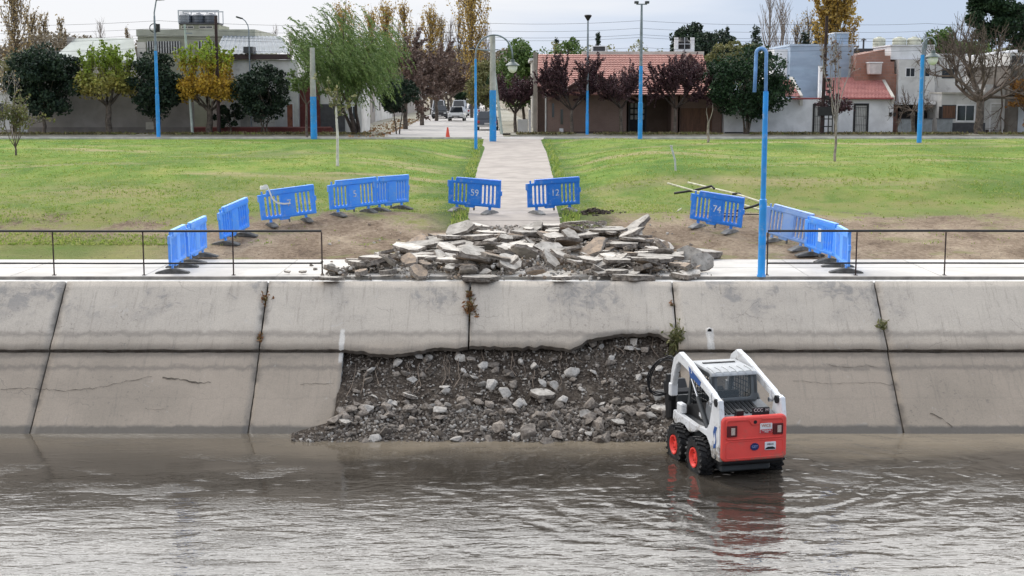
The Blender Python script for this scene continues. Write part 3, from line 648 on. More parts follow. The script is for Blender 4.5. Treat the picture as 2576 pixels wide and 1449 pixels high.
# brown street trees down the side street
SPB = [(4, .62, .55, .35), (4, .6, .6, .25), (4, .6, .7, .1)]
for i, (u, Y, H, W, n, lab) in enumerate([
    (1020, 112, 6.3, 5, 6500, 'purplish brown autumn tree nearest the street corner, behind the willow'),
    (1062, 126, 8.6, 6, 7500, 'tallest reddish brown autumn tree on the left of the side street'),
    (1098, 146, 7.6, 6, 6000, 'brown autumn tree above the parked van'),
    (1128, 172, 7.5, 7, 5000, 'faded pinkish brown tree far down the side street, left side'),
    (1150, 205, 7.5, 8, 4000, 'pale brown tree at the far left end of the side street')]):
    bare_tree(30 + i, (gl(u, Y)[0], Y, 4.2), H, SPB, 2.0, .2, lab, 6, leafn=n, leaf=.17, lmat=L_brown, spread=.9, up=.8, group='autumn trees on the left side of the side street')
round_tree(36, (gl(1172, 190)[0], 190, 4.2), 4.8, 5, 1.0, L_dkgreen, 'dark green tree at the end of the side street', 2500, .22, 30)
bare_tree(37, (gl(1172, 260)[0] , 260, 4.2), 11, SPB, 3, .2, 'tall hazy brown tree closing the side street', 6, leafn=3500, leaf=.3, lmat=L_brown, spread=.9)
round_tree(38, (gl(1222, 142)[0], 142, 4.2), 6.4, 4.6, .8, L_olive, 'drooping olive green tree behind the concrete pole', 5000, .17, 36)
round_tree(39, (gl(1205, 230)[0], 230, 4.2), 6, 7, 1, L_dkgreen, 'far dark tree on the right of the side street', 2000, .3, 26)
# plum trees
SPP = [(6, .72, .5, .42), (5, .62, .6, .35), (3, .6, .6, .3)]
for i, (u, Y, H, th, W, n, lab) in enumerate([
    (1296, 99, 4.4, 1.4, .8, 7000, 'dark purple plum tree at the corner beside the lamp'),
    (1438, 95, 5.6, 1.7, 1.35, 17000, 'purple plum tree in front of the narrow windows of the brick house'),
    (1562, 95, 5.2, 1.8, 1.0, 6500, 'thinnest purple plum tree, in the middle of the brick house front'),
    (1698, 95, 5.6, 1.8, 1.35, 14000, 'purple plum tree in front of the small gable')]):
    bare_tree(40 + i, gl(u, Y), H, SPP, th, .13, lab, 7, leafn=int(n * 1.25), leaf=.082, lmat=L_plum, spread=W, up=1.0, mats=(BARK, BARKD), name='plum_tree')
round_tree(44, gl(1878, 95.2), 6.2, 6.7, 1.0, L_dkgreen, 'big round dark green tree between the brick and the white house', 17000, .13, 85, trunks=4)
bare_tree(45, gl(2100, 94), 2.9, SPP, 1.2, .05, 'small purple leaved tree behind the electrical pole', 5, leafn=900, leaf=.12, lmat=L_plum, spread=.6, name='plum_tree')
# right side bare trees
SPR = [(5, .62, .5, .25), (5, .6, .6, .2), (5, .62, .6, .1), (3, .6, .5, .1)]
bare_tree(50, gl(2464, 95.2), 8.4, SPR, 2.3, .33, 'big bare tree with thick trunk and fine twigs at the right', 8, L0=2.1, spread=1.1, up=.55)
bare_tree(51, gl(2298, 95.2), 3.9, [(5, .6, .6, .1), (5, .6, .7, 0), (4, .6, .7, 0)], 1.7, .14, 'low bare tree with drooping twigs behind the right blue lamp post', 7, spread=1.1, up=.3)
bare_tree(52, gl(2585, 95.6), 3.8, SPB, 1.4, .12, 'small orange leaved tree at the right edge', 6, leafn=2200, leaf=.12, lmat=leafmat('leaf_orange', [(.15, .06, .02), (.28, .13, .035), (.40, .22, .05)], 1, .3), spread=1.2)
# saplings on the lawn
q = gp(2100, 406); bare_tree(53, q, 5.2, [(3, .5, .35, .6), (3, .6, .4, .5), (2, .6, .4, .3)], 1.4, .055, 'pale bare sapling with reddish tips standing on the lawn at the right', 5, L0=1.3, spread=.35, up=1.2, leafn=160, leaf=.09, lmat=L_brown, mats=(BARKL, TWIGG), name='sapling')
q = gp(1781, 359); bare_tree(54, q, 1.9, [(2, .5, .3, .6), (1, .5, .3, .4)], 1.0, .07, 'dead cut off sapling trunk on the lawn before the big dark green tree', 2, L0=.5, spread=.3, up=1.3, mats=(BARKL, BARKL), name='dead_sapling')
q = gp(40, 391); bare_tree(55, q, 2.9, [(4, .6, .5, .5), (4, .6, .5, .4), (3, .6, .5, .2)], .35, .05, 'thin leafy young shrub on the lawn at the left edge', 6, leafn=900, leaf=.085, lmat=L_olive, spread=.6, up=1, name='shrub')
q = gl(28, 90, 4.15); bare_tree(56, q, 5.0, [(3, .6, .4, .6), (3, .6, .5, .4), (2, .6, .5, .2)], 1.6, .06, 'bare young tree with pale forked stems at the left edge', 3, spread=.45, up=1.1, mats=(BARKL, TWIGG), name='sapling', leafn=60, leaf=.1, lmat=L_ochre)

# far trees and poplars; (u, v of the top, Y, width m, kind)
def top_h(v, Y): return at(0, v, Y).z - 4.15
POP = [(46, -45, 170, 4.2, 'o', 2200, 'tall ochre poplar with dense branches at the far left'), (92, 30, 200, 2.6, 'o', 1100, 'narrow ochre poplar second from the left edge'), (121, 38, 210, 2.4, 'o', 1000, 'narrow ochre poplar left of the lone one, with a dense base'), (163, 42, 200, 1.8, 'o', 600, 'lone thin poplar above the pale roof'),
       (262, 48, 260, 2.6, 'b', 0, 'pair of thin bare poplars above the left mulberry'), (330, 70, 240, 1.9, 'o', 350, 'small slim poplar beside the olive building'), (698, 60, 280, 2.0, 'b', 0, 'thin bare poplar above the metal roof'), (735, 70, 280, 2.2, 'b', 0, 'thin bare poplar just left of the willow top'),
       (868, 22, 190, 3.6, 'g', 1400, 'golden poplar rising behind the willow top'), (975, 16, 185, 3.4, 'g', 1500, 'golden poplar just right of the willow top'), (932, 35, 200, 3.4, 'g', 1200, 'golden poplar half hidden by the willow'), (1022, 12, 200, 2.5, 'g', 1200, 'slender golden poplar left of the middle group'),
       (1005, 60, 230, 2.4, 'b', 0, 'bare poplar between the golden ones'), (1048, 62, 240, 2.6, 'b', 0, 'bare grey poplar above the brown street trees'), (1085, 32, 190, 3.2, 'g', 1600, 'golden poplar above the street trees'), (1112, 46, 230, 2.6, 'o', 800, 'ochre poplar right of the middle golden one'),
       (1135, 50, 250, 3.0, 'b', 0, 'bare poplar with spreading twigs left of the tallest golden one'), (1187, -32, 165, 4.4, 'g', 3200, 'tallest golden poplar beside the street lamp'), (1224, 68, 250, 3.0, 'b', 0, 'bare thin poplar behind the street lamp arch'), (1156, 36, 240, 2.4, 'o', 500, 'faint ochre poplar close to the tallest golden one'),
       (1930, -12, 150, 2.7, 'b', 0, 'left one of the twin bare grey poplars'), (1962, -4, 155, 2.6, 'b', 0, 'right one of the twin bare grey poplars'), (2000, 60, 200, 3.0, 'o', 200, 'grey brown poplar behind the blue house'), (2028, 38, 180, 2.4, 'o', 250, 'dull brown poplar beside the big golden tree'),
       (2090, -80, 150, 4.4, 'G', 9000, 'big dense golden poplar above the blue grey building')]
for i, (u, v, Y, W, k, n, lab) in enumerate(POP):
    m = {'o': L_ochre, 'g': L_gold, 'b': L_ochre, 'G': L_gold}[k]
    poplar(100 + i, (gl(u, Y)[0], Y, 4.1), top_h(v, Y), W * (1.25 if k in 'og' else 1.15), lab, m, int(n * (1.6 if k == 'G' else 1.35)), .19 if k != 'G' else .22, 70 if k == 'G' else 44, TWIGG if k == 'b' else TWIG, 'poplars on the skyline', pw=.45 if k == 'G' else .8)
for i, (u, v, Y, W, mt, n, kind, lab) in enumerate([
    (1318, 88, 125, 6.2, L_mid, 8000, 'r', 'broad mid green tree behind the street lamp, left of the brick house'),
    (1722, 100, 125, 3.0, L_dark, 2500, 'r', 'dark tree directly behind the rooftop tank stand'),
    (1740, 50, 135, 4.8, L_dark, 7000, 'r', 'black green bushy tree behind the rooftop tank'),
    (1795, 72, 140, 4.2, L_dark, 5000, 'r', 'second black green tree, right of the rooftop tank'),
    (1838, 94, 130, 4.6, L_olive, 5500, 'r', 'yellowish olive tree behind the big round tree'),
    (1895, 106, 128, 3.4, L_olive, 3000, 'r', 'small olive tree left of the blue grey building'),
    (1440, 92, 150, 4.4, L_mid, 2600, 'r', 'ragged green tree above the brick house roof'),
    (2490, -60, 128, 5.6, L_dkgreen, 16000, 'r', 'huge dark green tree behind the bare tree at the right'),
    (2545, 0, 132, 5.0, L_dkgreen, 6000, 'r', 'dark green tree at the right edge behind the roofs'),
    (2360, 62, 125, 4.4, L_mid, 4500, 'r', 'leafy green tree behind the cream tanks'),
    (2425, 95, 122, 4.4, L_mid, 3000, 'r', 'low green tree behind the white two storey house'),
    (75, 122, 112, 4.4, L_olive, 4500, 'r', 'yellow olive bush tree behind the far left evergreen')]):
    H = top_h(v, Y); round_tree(200 + i, (gl(u, Y)[0], Y, 4.1), H, W, max(1, H - W * 1.05), mt, lab, n, .19, 46, hollow=.4, shape=1)
for i, (u, v, Y, W, lab) in enumerate([(1897, 62, 170, 3.6, 'dark pointed conifer with ragged side shoots left of the bare poplars'), (2046, 50, 160, 4.2, 'dark conifer under the golden poplar'), (2018, 80, 158, 4.5, 'lower dark conifer behind the blue grey building'),
    (1824, 62, 210, 1.3, 'thin dark cypress tip above the olive tree'), (1503, 78, 190, 1.2, 'lone thin cypress above the brick house roof'), (1398, 92, 190, 1.0, 'small cypress tip above the left end of the brick roof')]):
    conifer(230 + i, (gl(u, Y)[0], Y, 4.1), top_h(v, Y), W, L_dark, lab)
def hedge(seed, u0, u1, v0, Y, dep, mat, label, n, leaf=.3, wob=.25):
    """far wooded belt that reads as one mass"""
    rng = np.random.default_rng(seed); xa, xb = gl(u0, Y)[0], gl(u1, Y)[0]; X = rng.uniform(xa, xb, n); H = top_h(v0, Y)
    prof = np.array([H * (1 + wob * noise.noise(Vector((x * .12, seed, 0))) + wob * .7 * noise.noise(Vector((x * .45, seed, 3)))) for x in X])
    Z = prof * rng.uniform(0, 1, n) ** .55; P = np.stack([X, Y + rng.uniform(0, dep, n), 4.0 + Z], 1); V, Q = leaves(rng, P, leaf, 1.4)
    o = npmesh('distant_trees', V, Q, mat); S(o, 'stuff', label, 'trees'); return o
hedge(61, -60, 420, 96, 190, 12, leafmat('leaf_far_brown', [(.10, .085, .06), (.17, .14, .095), (.25, .20, .13)], .2, .1), 'low brown belt of distant trees at the left', 15000)
hedge(62, 900, 1290, 118, 240, 14, MC['leaf_far_brown'], 'brown wooded belt closing the view behind the side street', 16000)
hedge(63, 1390, 1720, 118, 180, 8, L_olive, 'thin hedge of distant shrubs above the brick roof', 5000, .2, .5)
hedge(64, 1870, 2620, 118, 175, 10, L_olive, 'low belt of distant greenery behind the right houses', 12000)

# grass tufts standing on the lawn and along the edges
def tufts():
    rng = np.random.default_rng(5); P = []; Sz = []
    while len(P) < 26000:
        y = 36.3 + 50 * rng.uniform() ** 1.5; w = y * .40; x = rng.uniform(-w, w); a, b = path_edges(y)
        if a - .03 < x < b + .03: continue
        k = .5 + .5 * noise.noise(Vector((x * .35, y * .35, 0))) + .35 * noise.noise(Vector((x * 1.4, y * 1.4, 0)))
        soil = y < 40.3 + (2.4 if x > 5 else -2.0 if x < -8 else 0); edge = min(abs(x - a), abs(x - b)) < .45
        if (x < -8.5 and y < 37.4): soil = False; k = .8
        if soil and not (edge and y > 38 and y < 46) and rng.uniform() > .05: continue
        if rng.uniform() > k * 1.1 and not edge: continue
        P.append((x, y, hz(x, y) - .01)); Sz.append(.025 + .03 * k + (.07 if edge else 0))
    P = np.array(P); Sz = np.array(Sz)[:, None]; V = []; n = len(P)
    for j in range(3):
        a = rng.uniform(0, 6.28, n); o = np.stack([np.cos(a), np.sin(a), 0 * a], 1); c = P + o * .05; tip = c + o * Sz * .5 + np.array([0, 0, 1.]) * Sz * rng.uniform(.7, 1.3, (n, 1)); s = np.stack([-np.sin(a), np.cos(a), 0 * a], 1) * .02
        V.append(np.stack([c - s, c + s, tip + s * .2, tip - s * .2], 1))
    V = np.concatenate(V).reshape(-1, 3); o = npmesh('grass', V, np.arange(len(V)).reshape(-1, 4), leafmat('grass_blades', [(.12, .19, .03), (.18, .26, .045), (.26, .33, .07), (.38, .38, .14)], .3, .45))
    S(o, 'stuff', 'short green grass tufts over the lawn', 'grass')
tufts()
def weed(u, v, z, r, mat, n, label):
    d = ray(u, v); best = None
    p = atz(u, v, z); rng = np.random.default_rng(int(u)); P = rng.normal(size=(n, 3)) * np.array([r * .55, .05, r]) 
    V, Q = leaves(rng, P, .05, 2.2, up=.5); SV, SQ = segs_mesh([(np.zeros(3), q, .006, .003) for q in P[::2]] + [(q, P[(i * 2 + 1) % n], .004, .002) for i, q in enumerate(P[::2])], 4); Q = np.concatenate([Q, SQ + len(V)]); V = np.concatenate([V, SV]); o = npmesh('weed', V, Q, mat, None, p, world=False); T(o, label, 'weed', 'weeds in the joints of the canal wall')
    o.location = p
L_rust = leafmat('leaf_rust', [(.14, .06, .025), (.22, .10, .04), (.12, .11, .04)], 4, .2)
def onwall(u, v):
    d = ray(u, v); z = 2.7
    while z > 0:
        t = (z - CAMZ) / d.z
        if d.y * t >= wall_y(z) - .08: break
        z -= .01
    return z
for u, v, r, mt, n, lab in ((667, 762, .12, L_rust, 90, 'rusty brown weed growing high in the joint above the left wall slabs'), (1182, 752, .10, L_rust, 80, 'upper brown weed in the wall joint under the rubble pile'), (1182, 792, .16, L_rust, 130, 'lower brown weed in the wall joint under the rubble pile'),
    (1700, 858, .17, L_olive, 170, 'olive green weed at the upper right corner of the breach'), (2220, 826, .10, L_olive, 80, 'yellow green weed in the joint right of the loader'), (1690, 770, .05, L_rust, 30, 'tiny brown weed in the joint above the loader'), (655, 850, .05, L_rust, 26, 'tiny brown weed just above the ledge at the left')):
    weed(u, v, onwall(u, v), r, mt, n, lab)

# ------------------------------------------------------------------ houses
GZ = 4.26
W_ = lambda n, c, **k: pm(n, c, .9, k.pop('var', .1), k.pop('scale', .7), .12, dirt=k.pop('dirt', ((.2, .18, .16), .35)), **k)
M_beige = W_('plaster_grey_beige', (.29, .265, .245)); M_cream = W_('plaster_cream', (.52, .49, .43)); M_oliv = W_('plaster_olive', (.27, .27, .20)); M_white = W_('plaster_white', (.70, .70, .71), dirt=((.45, .44, .44), .3))
M_offw = W_('plaster_off_white', (.58, .57, .55), dirt=((.3, .29, .28), .5)); M_blueg = pm('plaster_blue_grey', (.30, .37, .46), .9, .08, .5, .1, stretch=(1, 1, 3), dirt=((.38, .43, .5), .5)); M_maroon = W_('paint_maroon', (.13, .035, .032)); M_black = pm('paint_black', (.018, .016, .016), .6, .2, 3, .1)
M_glass = pm('window_glass_dark', (.02, .024, .028), .12, .1, 2, 0, spec=.6); M_wood = pm('door_wood', (.12, .055, .03), .6, .2, 3, .15, stretch=(3, 3, .4)); M_metalw = pm('sheet_metal_grey', (.42, .44, .46), .5, .1, 1, .1, metal=.2); M_dgrey = pm('frame_dark_grey', (.06, .06, .065), .6, .15, 3, .1); M_shut = pm('shutter_pale', (.45, .44, .41), .6, .1, 3, .1)
M_iron = pm('iron_black', (.012, .011, .011), .55, .2, 8, .1); M_conc = pm('concrete_pole', (.40, .385, .36), .9, .15, 2, .2); M_tank = pm('tank_cream', (.50, .50, .40), .6, .12, 2, .05); M_tankg = pm('tank_grey', (.11, .12, .14), .5, .2, 2, .05)
def brickmat(name, c1, c2, mort, sx=.26, sz=.075):
    m, nt, b = _nt(name); g = G(nt); pos = g.n('ShaderNodeNewGeometry').outputs['Position']
    sp = g.n('ShaderNodeSeparateXYZ', {0: pos}); v = g.n('ShaderNodeCombineXYZ', {0: g.math('ADD', sp.outputs[0], sp.outputs[1]), 1: sp.outputs[2]}).outputs[0]
    br = g.n('ShaderNodeTexBrick', {'Vector': v, 'Color1': (*c1, 1), 'Color2': (*c2, 1), 'Mortar': (*mort, 1), 'Scale': 1.0, 'Mortar Size': .012, 'Brick Width': sx, 'Row Height': sz})
    c = g.mix(g.mr(g.noise(pos, .6, 5, .6), .4, .7, 0, .5), br.outputs[0], tuple(q * .6 for q in c1)); nt.links.new(c, b.inputs['Base Color']); b.inputs['Roughness'].default_value = .9
    nt.links.new(g.bump(br.outputs[1], -.4, .02), b.inputs['Normal']); return m
M_brick = brickmat('brick_pinkish_brown', (.20, .125, .10), (.17, .105, .085), (.19, .15, .13)); M_brick2 = brickmat('brick_bare_red', (.34, .17, .125), (.27, .14, .105), (.26, .19, .165), .4, .2)
def tilemat(name, c1, c2):
    m, nt, b = _nt(name); g = G(nt); pos = g.n('ShaderNodeTexCoord').outputs['Object']; n1 = g.noise(pos, .9, 5, .65); n2 = g.noise(g.map(pos, (4, 1, 2)), 3, 4, .7)
    c = g.mix(g.mr(n1, .35, .65), c1, c2); c = g.mix(g.mr(n2, .5, .75, 0, .6), c, (.17, .085, .07)); nt.links.new(c, b.inputs['Base Color']); b.inputs['Roughness'].default_value = .85; return m
M_tile = tilemat('roof_tile_terracotta', (.47, .245, .20), (.38, .19, .155)); M_tile2 = tilemat('roof_tile_red', (.48, .215, .19), (.38, .16, .145))
def tiled(mb, A, B, C, D, pitch=.36, lift=.06, wave=.24):
    """A,B eave left/right; D,C ridge left/right: stepped courses with rolls"""
    A, B, C, D = map(Vector, (A, B, C, D)); rows = max(3, int((D - A).length / pitch)); nr = (B - A).cross(D - A).normalized(); nr = nr if nr.z > 0 else -nr
    for r in range(rows):
        t0, t1 = r / rows, (r + 1) / rows; l0, l1, q0, q1 = A.lerp(D, t0), A.lerp(D, t1), B.lerp(C, t0), B.lerp(C, t1); n = max(2, int((q0 - l0).length / (wave / 2))); vs = []
        for i in range(n + 1):
            s = i / n; w = lift * .45 * (i % 2); vs.append(l0.lerp(q0, s) + nr * (lift + w)); vs.append(l1.lerp(q1, s) + nr * (.004 + w * .5)); vs.append(l0.lerp(q0, s) + nr * -.01)
        fs = []
        for i in range(n): a = 3 * i; fs += [(a, a + 3, a + 4, a + 1), (a + 2, a + 5, a + 3, a)]
        mb.add(vs, fs)
def corrug(mb, A, B, C, D, wave=.35, amp=.05):
    A, B, C, D = map(Vector, (A, B, C, D)); n = max(4, int((B - A).length / (wave / 4))); nr = (B - A).cross(D - A).normalized(); vs = []
    for i in range(n + 1):
        s = i / n; h = amp * (1 if (i % 4) in (1, 2) else 0); vs += [A.lerp(B, s) + nr * h, D.lerp(C, s) + nr * h]
    mb.add(vs, [(2 * i, 2 * i + 2, 2 * i + 3, 2 * i + 1) for i in range(n)])
def house(name, u, Y, label, cat='house', group=None):
    o = empty(name, (gl(u, Y)[0], Y, GZ - .06)); return T(o, label, cat, group)
def face(u0, u1, v0, v1, Y):          # rectangle on a facade: x0,x1,z0,z1
    a = at(u0, v0, Y); b = at(u1, v1, Y); return a.x, b.x, b.z, a.z
def box(parent, name, mat, u0, u1, v0, v1, Y, dep, proud=0.0, z0=None, bevel=0):
    x0, x1, zb, zt = face(u0, u1, v0, v1, Y); mb = MB(); mb.bx(x0, x1, Y - proud, Y - proud + dep, zb if z0 is None else z0, zt); return mb.build(name, mat, parent, bevel=bevel)
def window(parent, u0, u1, v0, v1, Y, frame=M_white, glass=M_glass, nx=2, nz=1, fw=.06, proud=.03, name='window', sill=True):
    x0, x1, z0, z1 = face(u0, u1, v0, v1, Y); mb = MB(); y = Y - proud
    for a, b, c, d in ((x0 - fw, x0, z0 - fw, z1 + fw), (x1, x1 + fw, z0 - fw, z1 + fw), (x0, x1, z0 - fw, z0), (x0, x1, z1, z1 + fw)): mb.bx(a, b, y, Y + .02, c, d)
    for i in range(1, nx): q = x0 + (x1 - x0) * i / nx; mb.bx(q - .02, q + .02, y + .008, Y + .015, z0, z1)
    for i in range(1, nz): q = z0 + (z1 - z0) * i / nz; mb.bx(x0, x1, y + .011, Y + .014, q - .02, q + .02)
    w = mb.build(name, frame, parent); mb = MB(); mb.bx(x0, x1, y + .017, Y + .012, z0, z1); mb.build('pane', glass, w); return w
def door(parent, u0, u1, v0, Y, leaf, frame, fw=.1, bars=0, z0=GZ, barm=None, proud=.04):
    x0, x1, _, z1 = face(u0, u1, v0, v0 + 1, Y); mb = MB(); mb.bx(x0 - fw, x0, Y - proud, Y + .02, z0, z1 + fw); mb.bx(x1, x1 + fw, Y - proud, Y + .02, z0, z1 + fw); mb.bx(x0, x1, Y - proud, Y + .02, z1, z1 + fw)
    d = mb.build('door', frame, parent); mb = MB(); mb.bx(x0, x1, Y - proud * .6, Y + .012, z0, z1); mb.build('door_leaf', leaf, d)
    if bars:
        mb = MB()
        for i in range(bars): q = x0 + (x1 - x0) * (i + .5) / bars; mb.bx(q - .012, q + .012, Y - proud * .6 - .03, Y - proud * .6 - .012, z0 + .05, z1 - .05)
        for q in (.3, .62, .93): z = z0 + (z1 - z0) * q; mb.bx(x0, x1, Y - proud * .6 - .0115, Y - proud * .6 - .002, z - .015, z + .015)
        mb.build('grille', barm or M_dgrey, d)
    mb = MB(); mb.bx(x1 - .12, x1 - .08, Y - proud * .6 - .05, Y - proud * .6 - .001, z0 + .98, z0 + 1.1); mb.build('handle', M_black, d); return d
HY = 98.0
# far left white house and its metal gate
h = house('white_house', 0, HY, 'small plain white house cut by the left edge'); box(h, 'wall', M_offw, -160, 27, 236, 0, HY, 7, z0=GZ - .1); box(h, 'roof_slab', M_cream, -165, 30, 231, 235.9, HY, 7.3, .1); box(h, 'base_course', M_beige, -160, 27, 326, 338, HY, .1, .03)
window(h, -30, 8, 262, 300, HY, M_dgrey)
h = empty('metal_gate', (gl(50, HY)[0], HY, GZ - .06)); T(h, 'pale blue grey sheet metal gate between the left houses', 'gate'); box(h, 'gate_leaf', M_metalw, 29, 48, 276, 334, HY, .05, z0=GZ); box(h, 'gate_leaf', M_metalw, 49, 69, 276, 334, HY, .05, z0=GZ); box(h, 'gate_frame', M_dgrey, 28, 70, 272.5, 275.5, HY, .08, .01)
# long beige wall with set back upper storey
h = house('beige_house', 270, HY, 'long grey beige house behind the left row of trees, flat pale roof'); box(h, 'front_wall', M_beige, 70.5, 477, 196, 0, HY, .35, z0=GZ - .1); box(h, 'base_course', pm('plaster_base_brown', (.20, .18, .165), .9, .1, 1, .1), 70.5, 477, 320, 338, HY, .03, .025)
box(h, 'upper_wall', M_cream, 135, 336, 150, 0, HY + 3, 5, z0=GZ); x0, x1, zb, zt = face(118, 345, 118, 153, HY + 3)
mb = MB(); a = at(126, 153, HY + 2.6); b = at(345, 153, HY + 2.6); c = at(335, 96, HY + 9); d = at(190, 96, HY + 9); mb.add([a, b, c, d, a - Vector((0, 0, .15)), b - Vector((0, 0, .15)), c - Vector((0, 0, .15)), d - Vector((0, 0, .15))], [(0, 1, 2, 3), (0, 4, 5, 1), (1, 5, 6, 2), (3, 2, 6, 7), (0, 3, 7, 4), (4, 7, 6, 5)]); mb.build('roof', pm('roof_pale_green_white', (.36, .38, .34), .85, .08, .6, .1, dirt=((.4, .42, .38), .4)), h)
box(h, 'chimney', M_beige, 168, 182, 92, 128, HY + 8, .8); box(h, 'roof_edge', M_cream, 100, 145, 184, 195.8, HY, 3, .05)
for u in (160, 300): window(h, u, u + 18, 168, 190, HY + 3, M_dgrey)
mb = MB(); x = at(365, 0, HY).x; mb.bx(x - .25, x + .3, HY - .06, HY, GZ + .25, GZ + .75); mb.build('meter_box', M_cream, h)
h = house('grey_brown_house', 190, 108, 'low grey brown house roof behind the far left trees'); box(h, 'wall', M_beige, 98, 220, 133, 0, 108, 5, z0=GZ - .1); box(h, 'roof_slab', pm('roof_felt_grey', (.2, .195, .19), .9, .15, 1, .1), 94, 224, 128, 132.8, 108, 5.4, .2); window(h, 110, 122, 140, 152, 108)
# olive two storey building with tank rack
YO = 104.0; h = house('olive_building', 480, YO, 'olive grey two storey building with slatted windows', 'building'); box(h, 'wall', M_oliv, 346, 642, 92, 0, YO, 9, z0=GZ - .1); box(h, 'parapet', pm('plaster_olive_light', (.36, .36, .29), .9, .1, 1, .1), 343, 642, 74, 91.8, YO, 9.1, .08)
box(h, 'side_wall', M_cream, 345, 371, 106, 210, YO, .1, .1)
for u0, u1 in ((372, 453), (500, 543)):
    x0, x1, z0, z1 = face(u0, u1, 104, 134, YO); mb = MB(); mb.bx(x0, x1, YO - .02, YO + .02, z0, z1); w = mb.build('window', M_glass, h); mb = MB(); n = int((x1 - x0) / .19)
    for i in range(n + 1): q = x0 + (x1 - x0) * i / n; mb.bx(q - .035, q + .035, YO - .16, YO - .025, z0, z1)
    mb.build('slats', M_shut, w)
YR = 106.0; box(h, 'roof_room', M_oliv, 450, 550, 62, 75, YR, 4); 
for u0, u1 in ((458, 486), (502, 534)): window(h, u0, u1, 66.5, 70.5, YR, M_cream, fw=.05)
rk = empty('tank_rack', (at(498, 60, YR).x, YR + .5, at(498, 61.9, YR).z)); T(rk, 'steel rack with railings holding the three grey tanks on the olive building roof', 'rack')
x0, x1, z0, z1 = face(449, 551, 28, 62, YR); mb = MB(); mb.bx(x0, x1, YR - .1, YR + 1.6, z0 + .02, z0 + .14); mb.build('deck', M_dgrey, rk)
mb = MB()
for x in np.linspace(x0, x1, 6): mb.bx(x - .03, x + .03, YR + 1.5, YR + 1.56, z0 + .141, z1); 
for x in (x0, x1): mb.bx(x - .04, x + .04, YR - .1, YR - .02, z0 + .141, z1)
mb.bx(x0 - .04, x1 + .04, YR - .1, YR - .03, z1 + .001, z1 + .08); mb.bx(x0 - .04, x1 + .04, YR + 1.5, YR + 1.58, z1 + .001, z1 + .08)
for k in range(8): q = x0 + .05 + k * .09; mb.bx(q, q + .03, YR + .2, YR + .23, z0 + .141, z1)
mb.build('rails', M_metalw, rk)
def tank(u, v0, v1, Y, w, mat, label, group, cat='water tank', name='water_tank', zb=None):
    a = at(u, v1, Y); b = at(u, v0, Y); zb = a.z if zb is None else zb; H = b.z - zb; r = w / 2; o = empty(name, (a.x, Y, zb)); T(o, label, cat, group)
    mb = MB(); mb.lathe([(r * .93, 0), (r, .08 * H), (r, .25 * H), (r * .97, .28 * H), (r, .31 * H), (r, .52 * H), (r * .97, .55 * H), (r, .58 * H), (r, .76 * H), (r * .8, .88 * H), (r * .36, .93 * H)], n=20); mb.build('tank_body', mat, o, world=False, smooth='a')
    mb = MB(); mb.lathe([(r * .34, .93 * H), (r * .34, .99 * H), (r * .2, H)], n=14); mb.build('lid', mat, o, world=False); return o
zr_ = z0 + .14
tank(468, 33, 62, YR + .7, 1.0, M_tankg, 'left one of the three grey tanks in the roof rack', 'grey roof tanks', zb=zr_); tank(500, 33, 62, YR + .7, 1.0, M_tankg, 'middle one of the three grey tanks in the roof rack', 'grey roof tanks', zb=zr_); tank(531, 33, 62, YR + .7, 1.0, M_tankg, 'right one of the three grey tanks in the roof rack', 'grey roof tanks', zb=zr_)
# metal roofed house
h = house('metal_roof_house', 640, HY, 'white house with a grey corrugated metal roof and red door, left of the willow'); box(h, 'wall', M_offw, 560, 745, 150, 0, HY, 8, z0=GZ - .1)
mb = MB(); corrug(mb, at(538, 138, HY - .3), at(730, 134, HY - .3), at(706, 92, HY + 6), at(560, 90, HY + 6)); mb.build('roof', pm('roof_corrugated_grey', (.20, .22, .235), .7, .1, .8, .1), h)
box(h, 'fascia', pm('fascia_maroon_dark', (.05, .03, .03), .7, .1, 2, .1), 560, 733, 136.5, 149.5, HY, .3, .28)
x0, x1, z0, z1 = face(604, 636, 252, 330, HY); mb = MB(); 
for i in range(14): q = x0 + (x1 - x0) * i / 14; mb.bx(q, q + (x1 - x0) / 14 * .7, HY - .05 - .02 * (i % 2), HY - .005, GZ, z1)
mb.build('shutter_door', M_shut, h); window(h, 640, 662, 268, 305, HY, M_dgrey)
x0, x1, z0, z1 = face(690, 720, 252, 330, HY); mb = MB()
for i in range(12): q = x0 + (x1 - x0) * i / 12; mb.bx(q, q + (x1 - x0) / 12 * .7, HY - .05, HY - .005, GZ, z1)
mb.build('shutter_door', M_white, h); door(h, 722, 736, 262, HY, pm('door_red_brown', (.28, .10, .06), .6, .15, 3, .1), M_white, .06)
box(h, 'roof_box', M_dgrey, 616, 640, 118, 134, HY, 1.2, .6)
lw = empty('garden_wall', (gl(620, 96.9)[0], 96.9, GZ - .06)); T(lw, 'low maroon garden wall in front of the metal roofed house', 'wall'); box(lw, 'wall_body', M_maroon, 479, 832, 322, 0, 96.9, .22, z0=GZ - .05); box(lw, 'coping', pm('coping_dull_red', (.24, .10, .09), .8, .1, 2, .1), 478, 833, 319, 321.8, 96.9, .28, .03)
h = house('maroon_house', 780, HY + .6, 'house with maroon wall and dark gate hidden behind the willow'); box(h, 'wall', M_maroon, 746, 800, 205, 0, HY + .6, 7, z0=GZ - .1); box(h, 'wall_pale', M_offw, 800.5, 905, 200, 0, HY + .7, 6, z0=GZ - .1); box(h, 'gate', M_dgrey, 806, 868, 262, 330, HY + .7, .1, .08, z0=GZ)
window(h, 878, 896, 268, 300, HY + .7); box(h, 'roof_slab', M_cream, 742, 910, 196, 199.8, HY + .5, 7, .2)
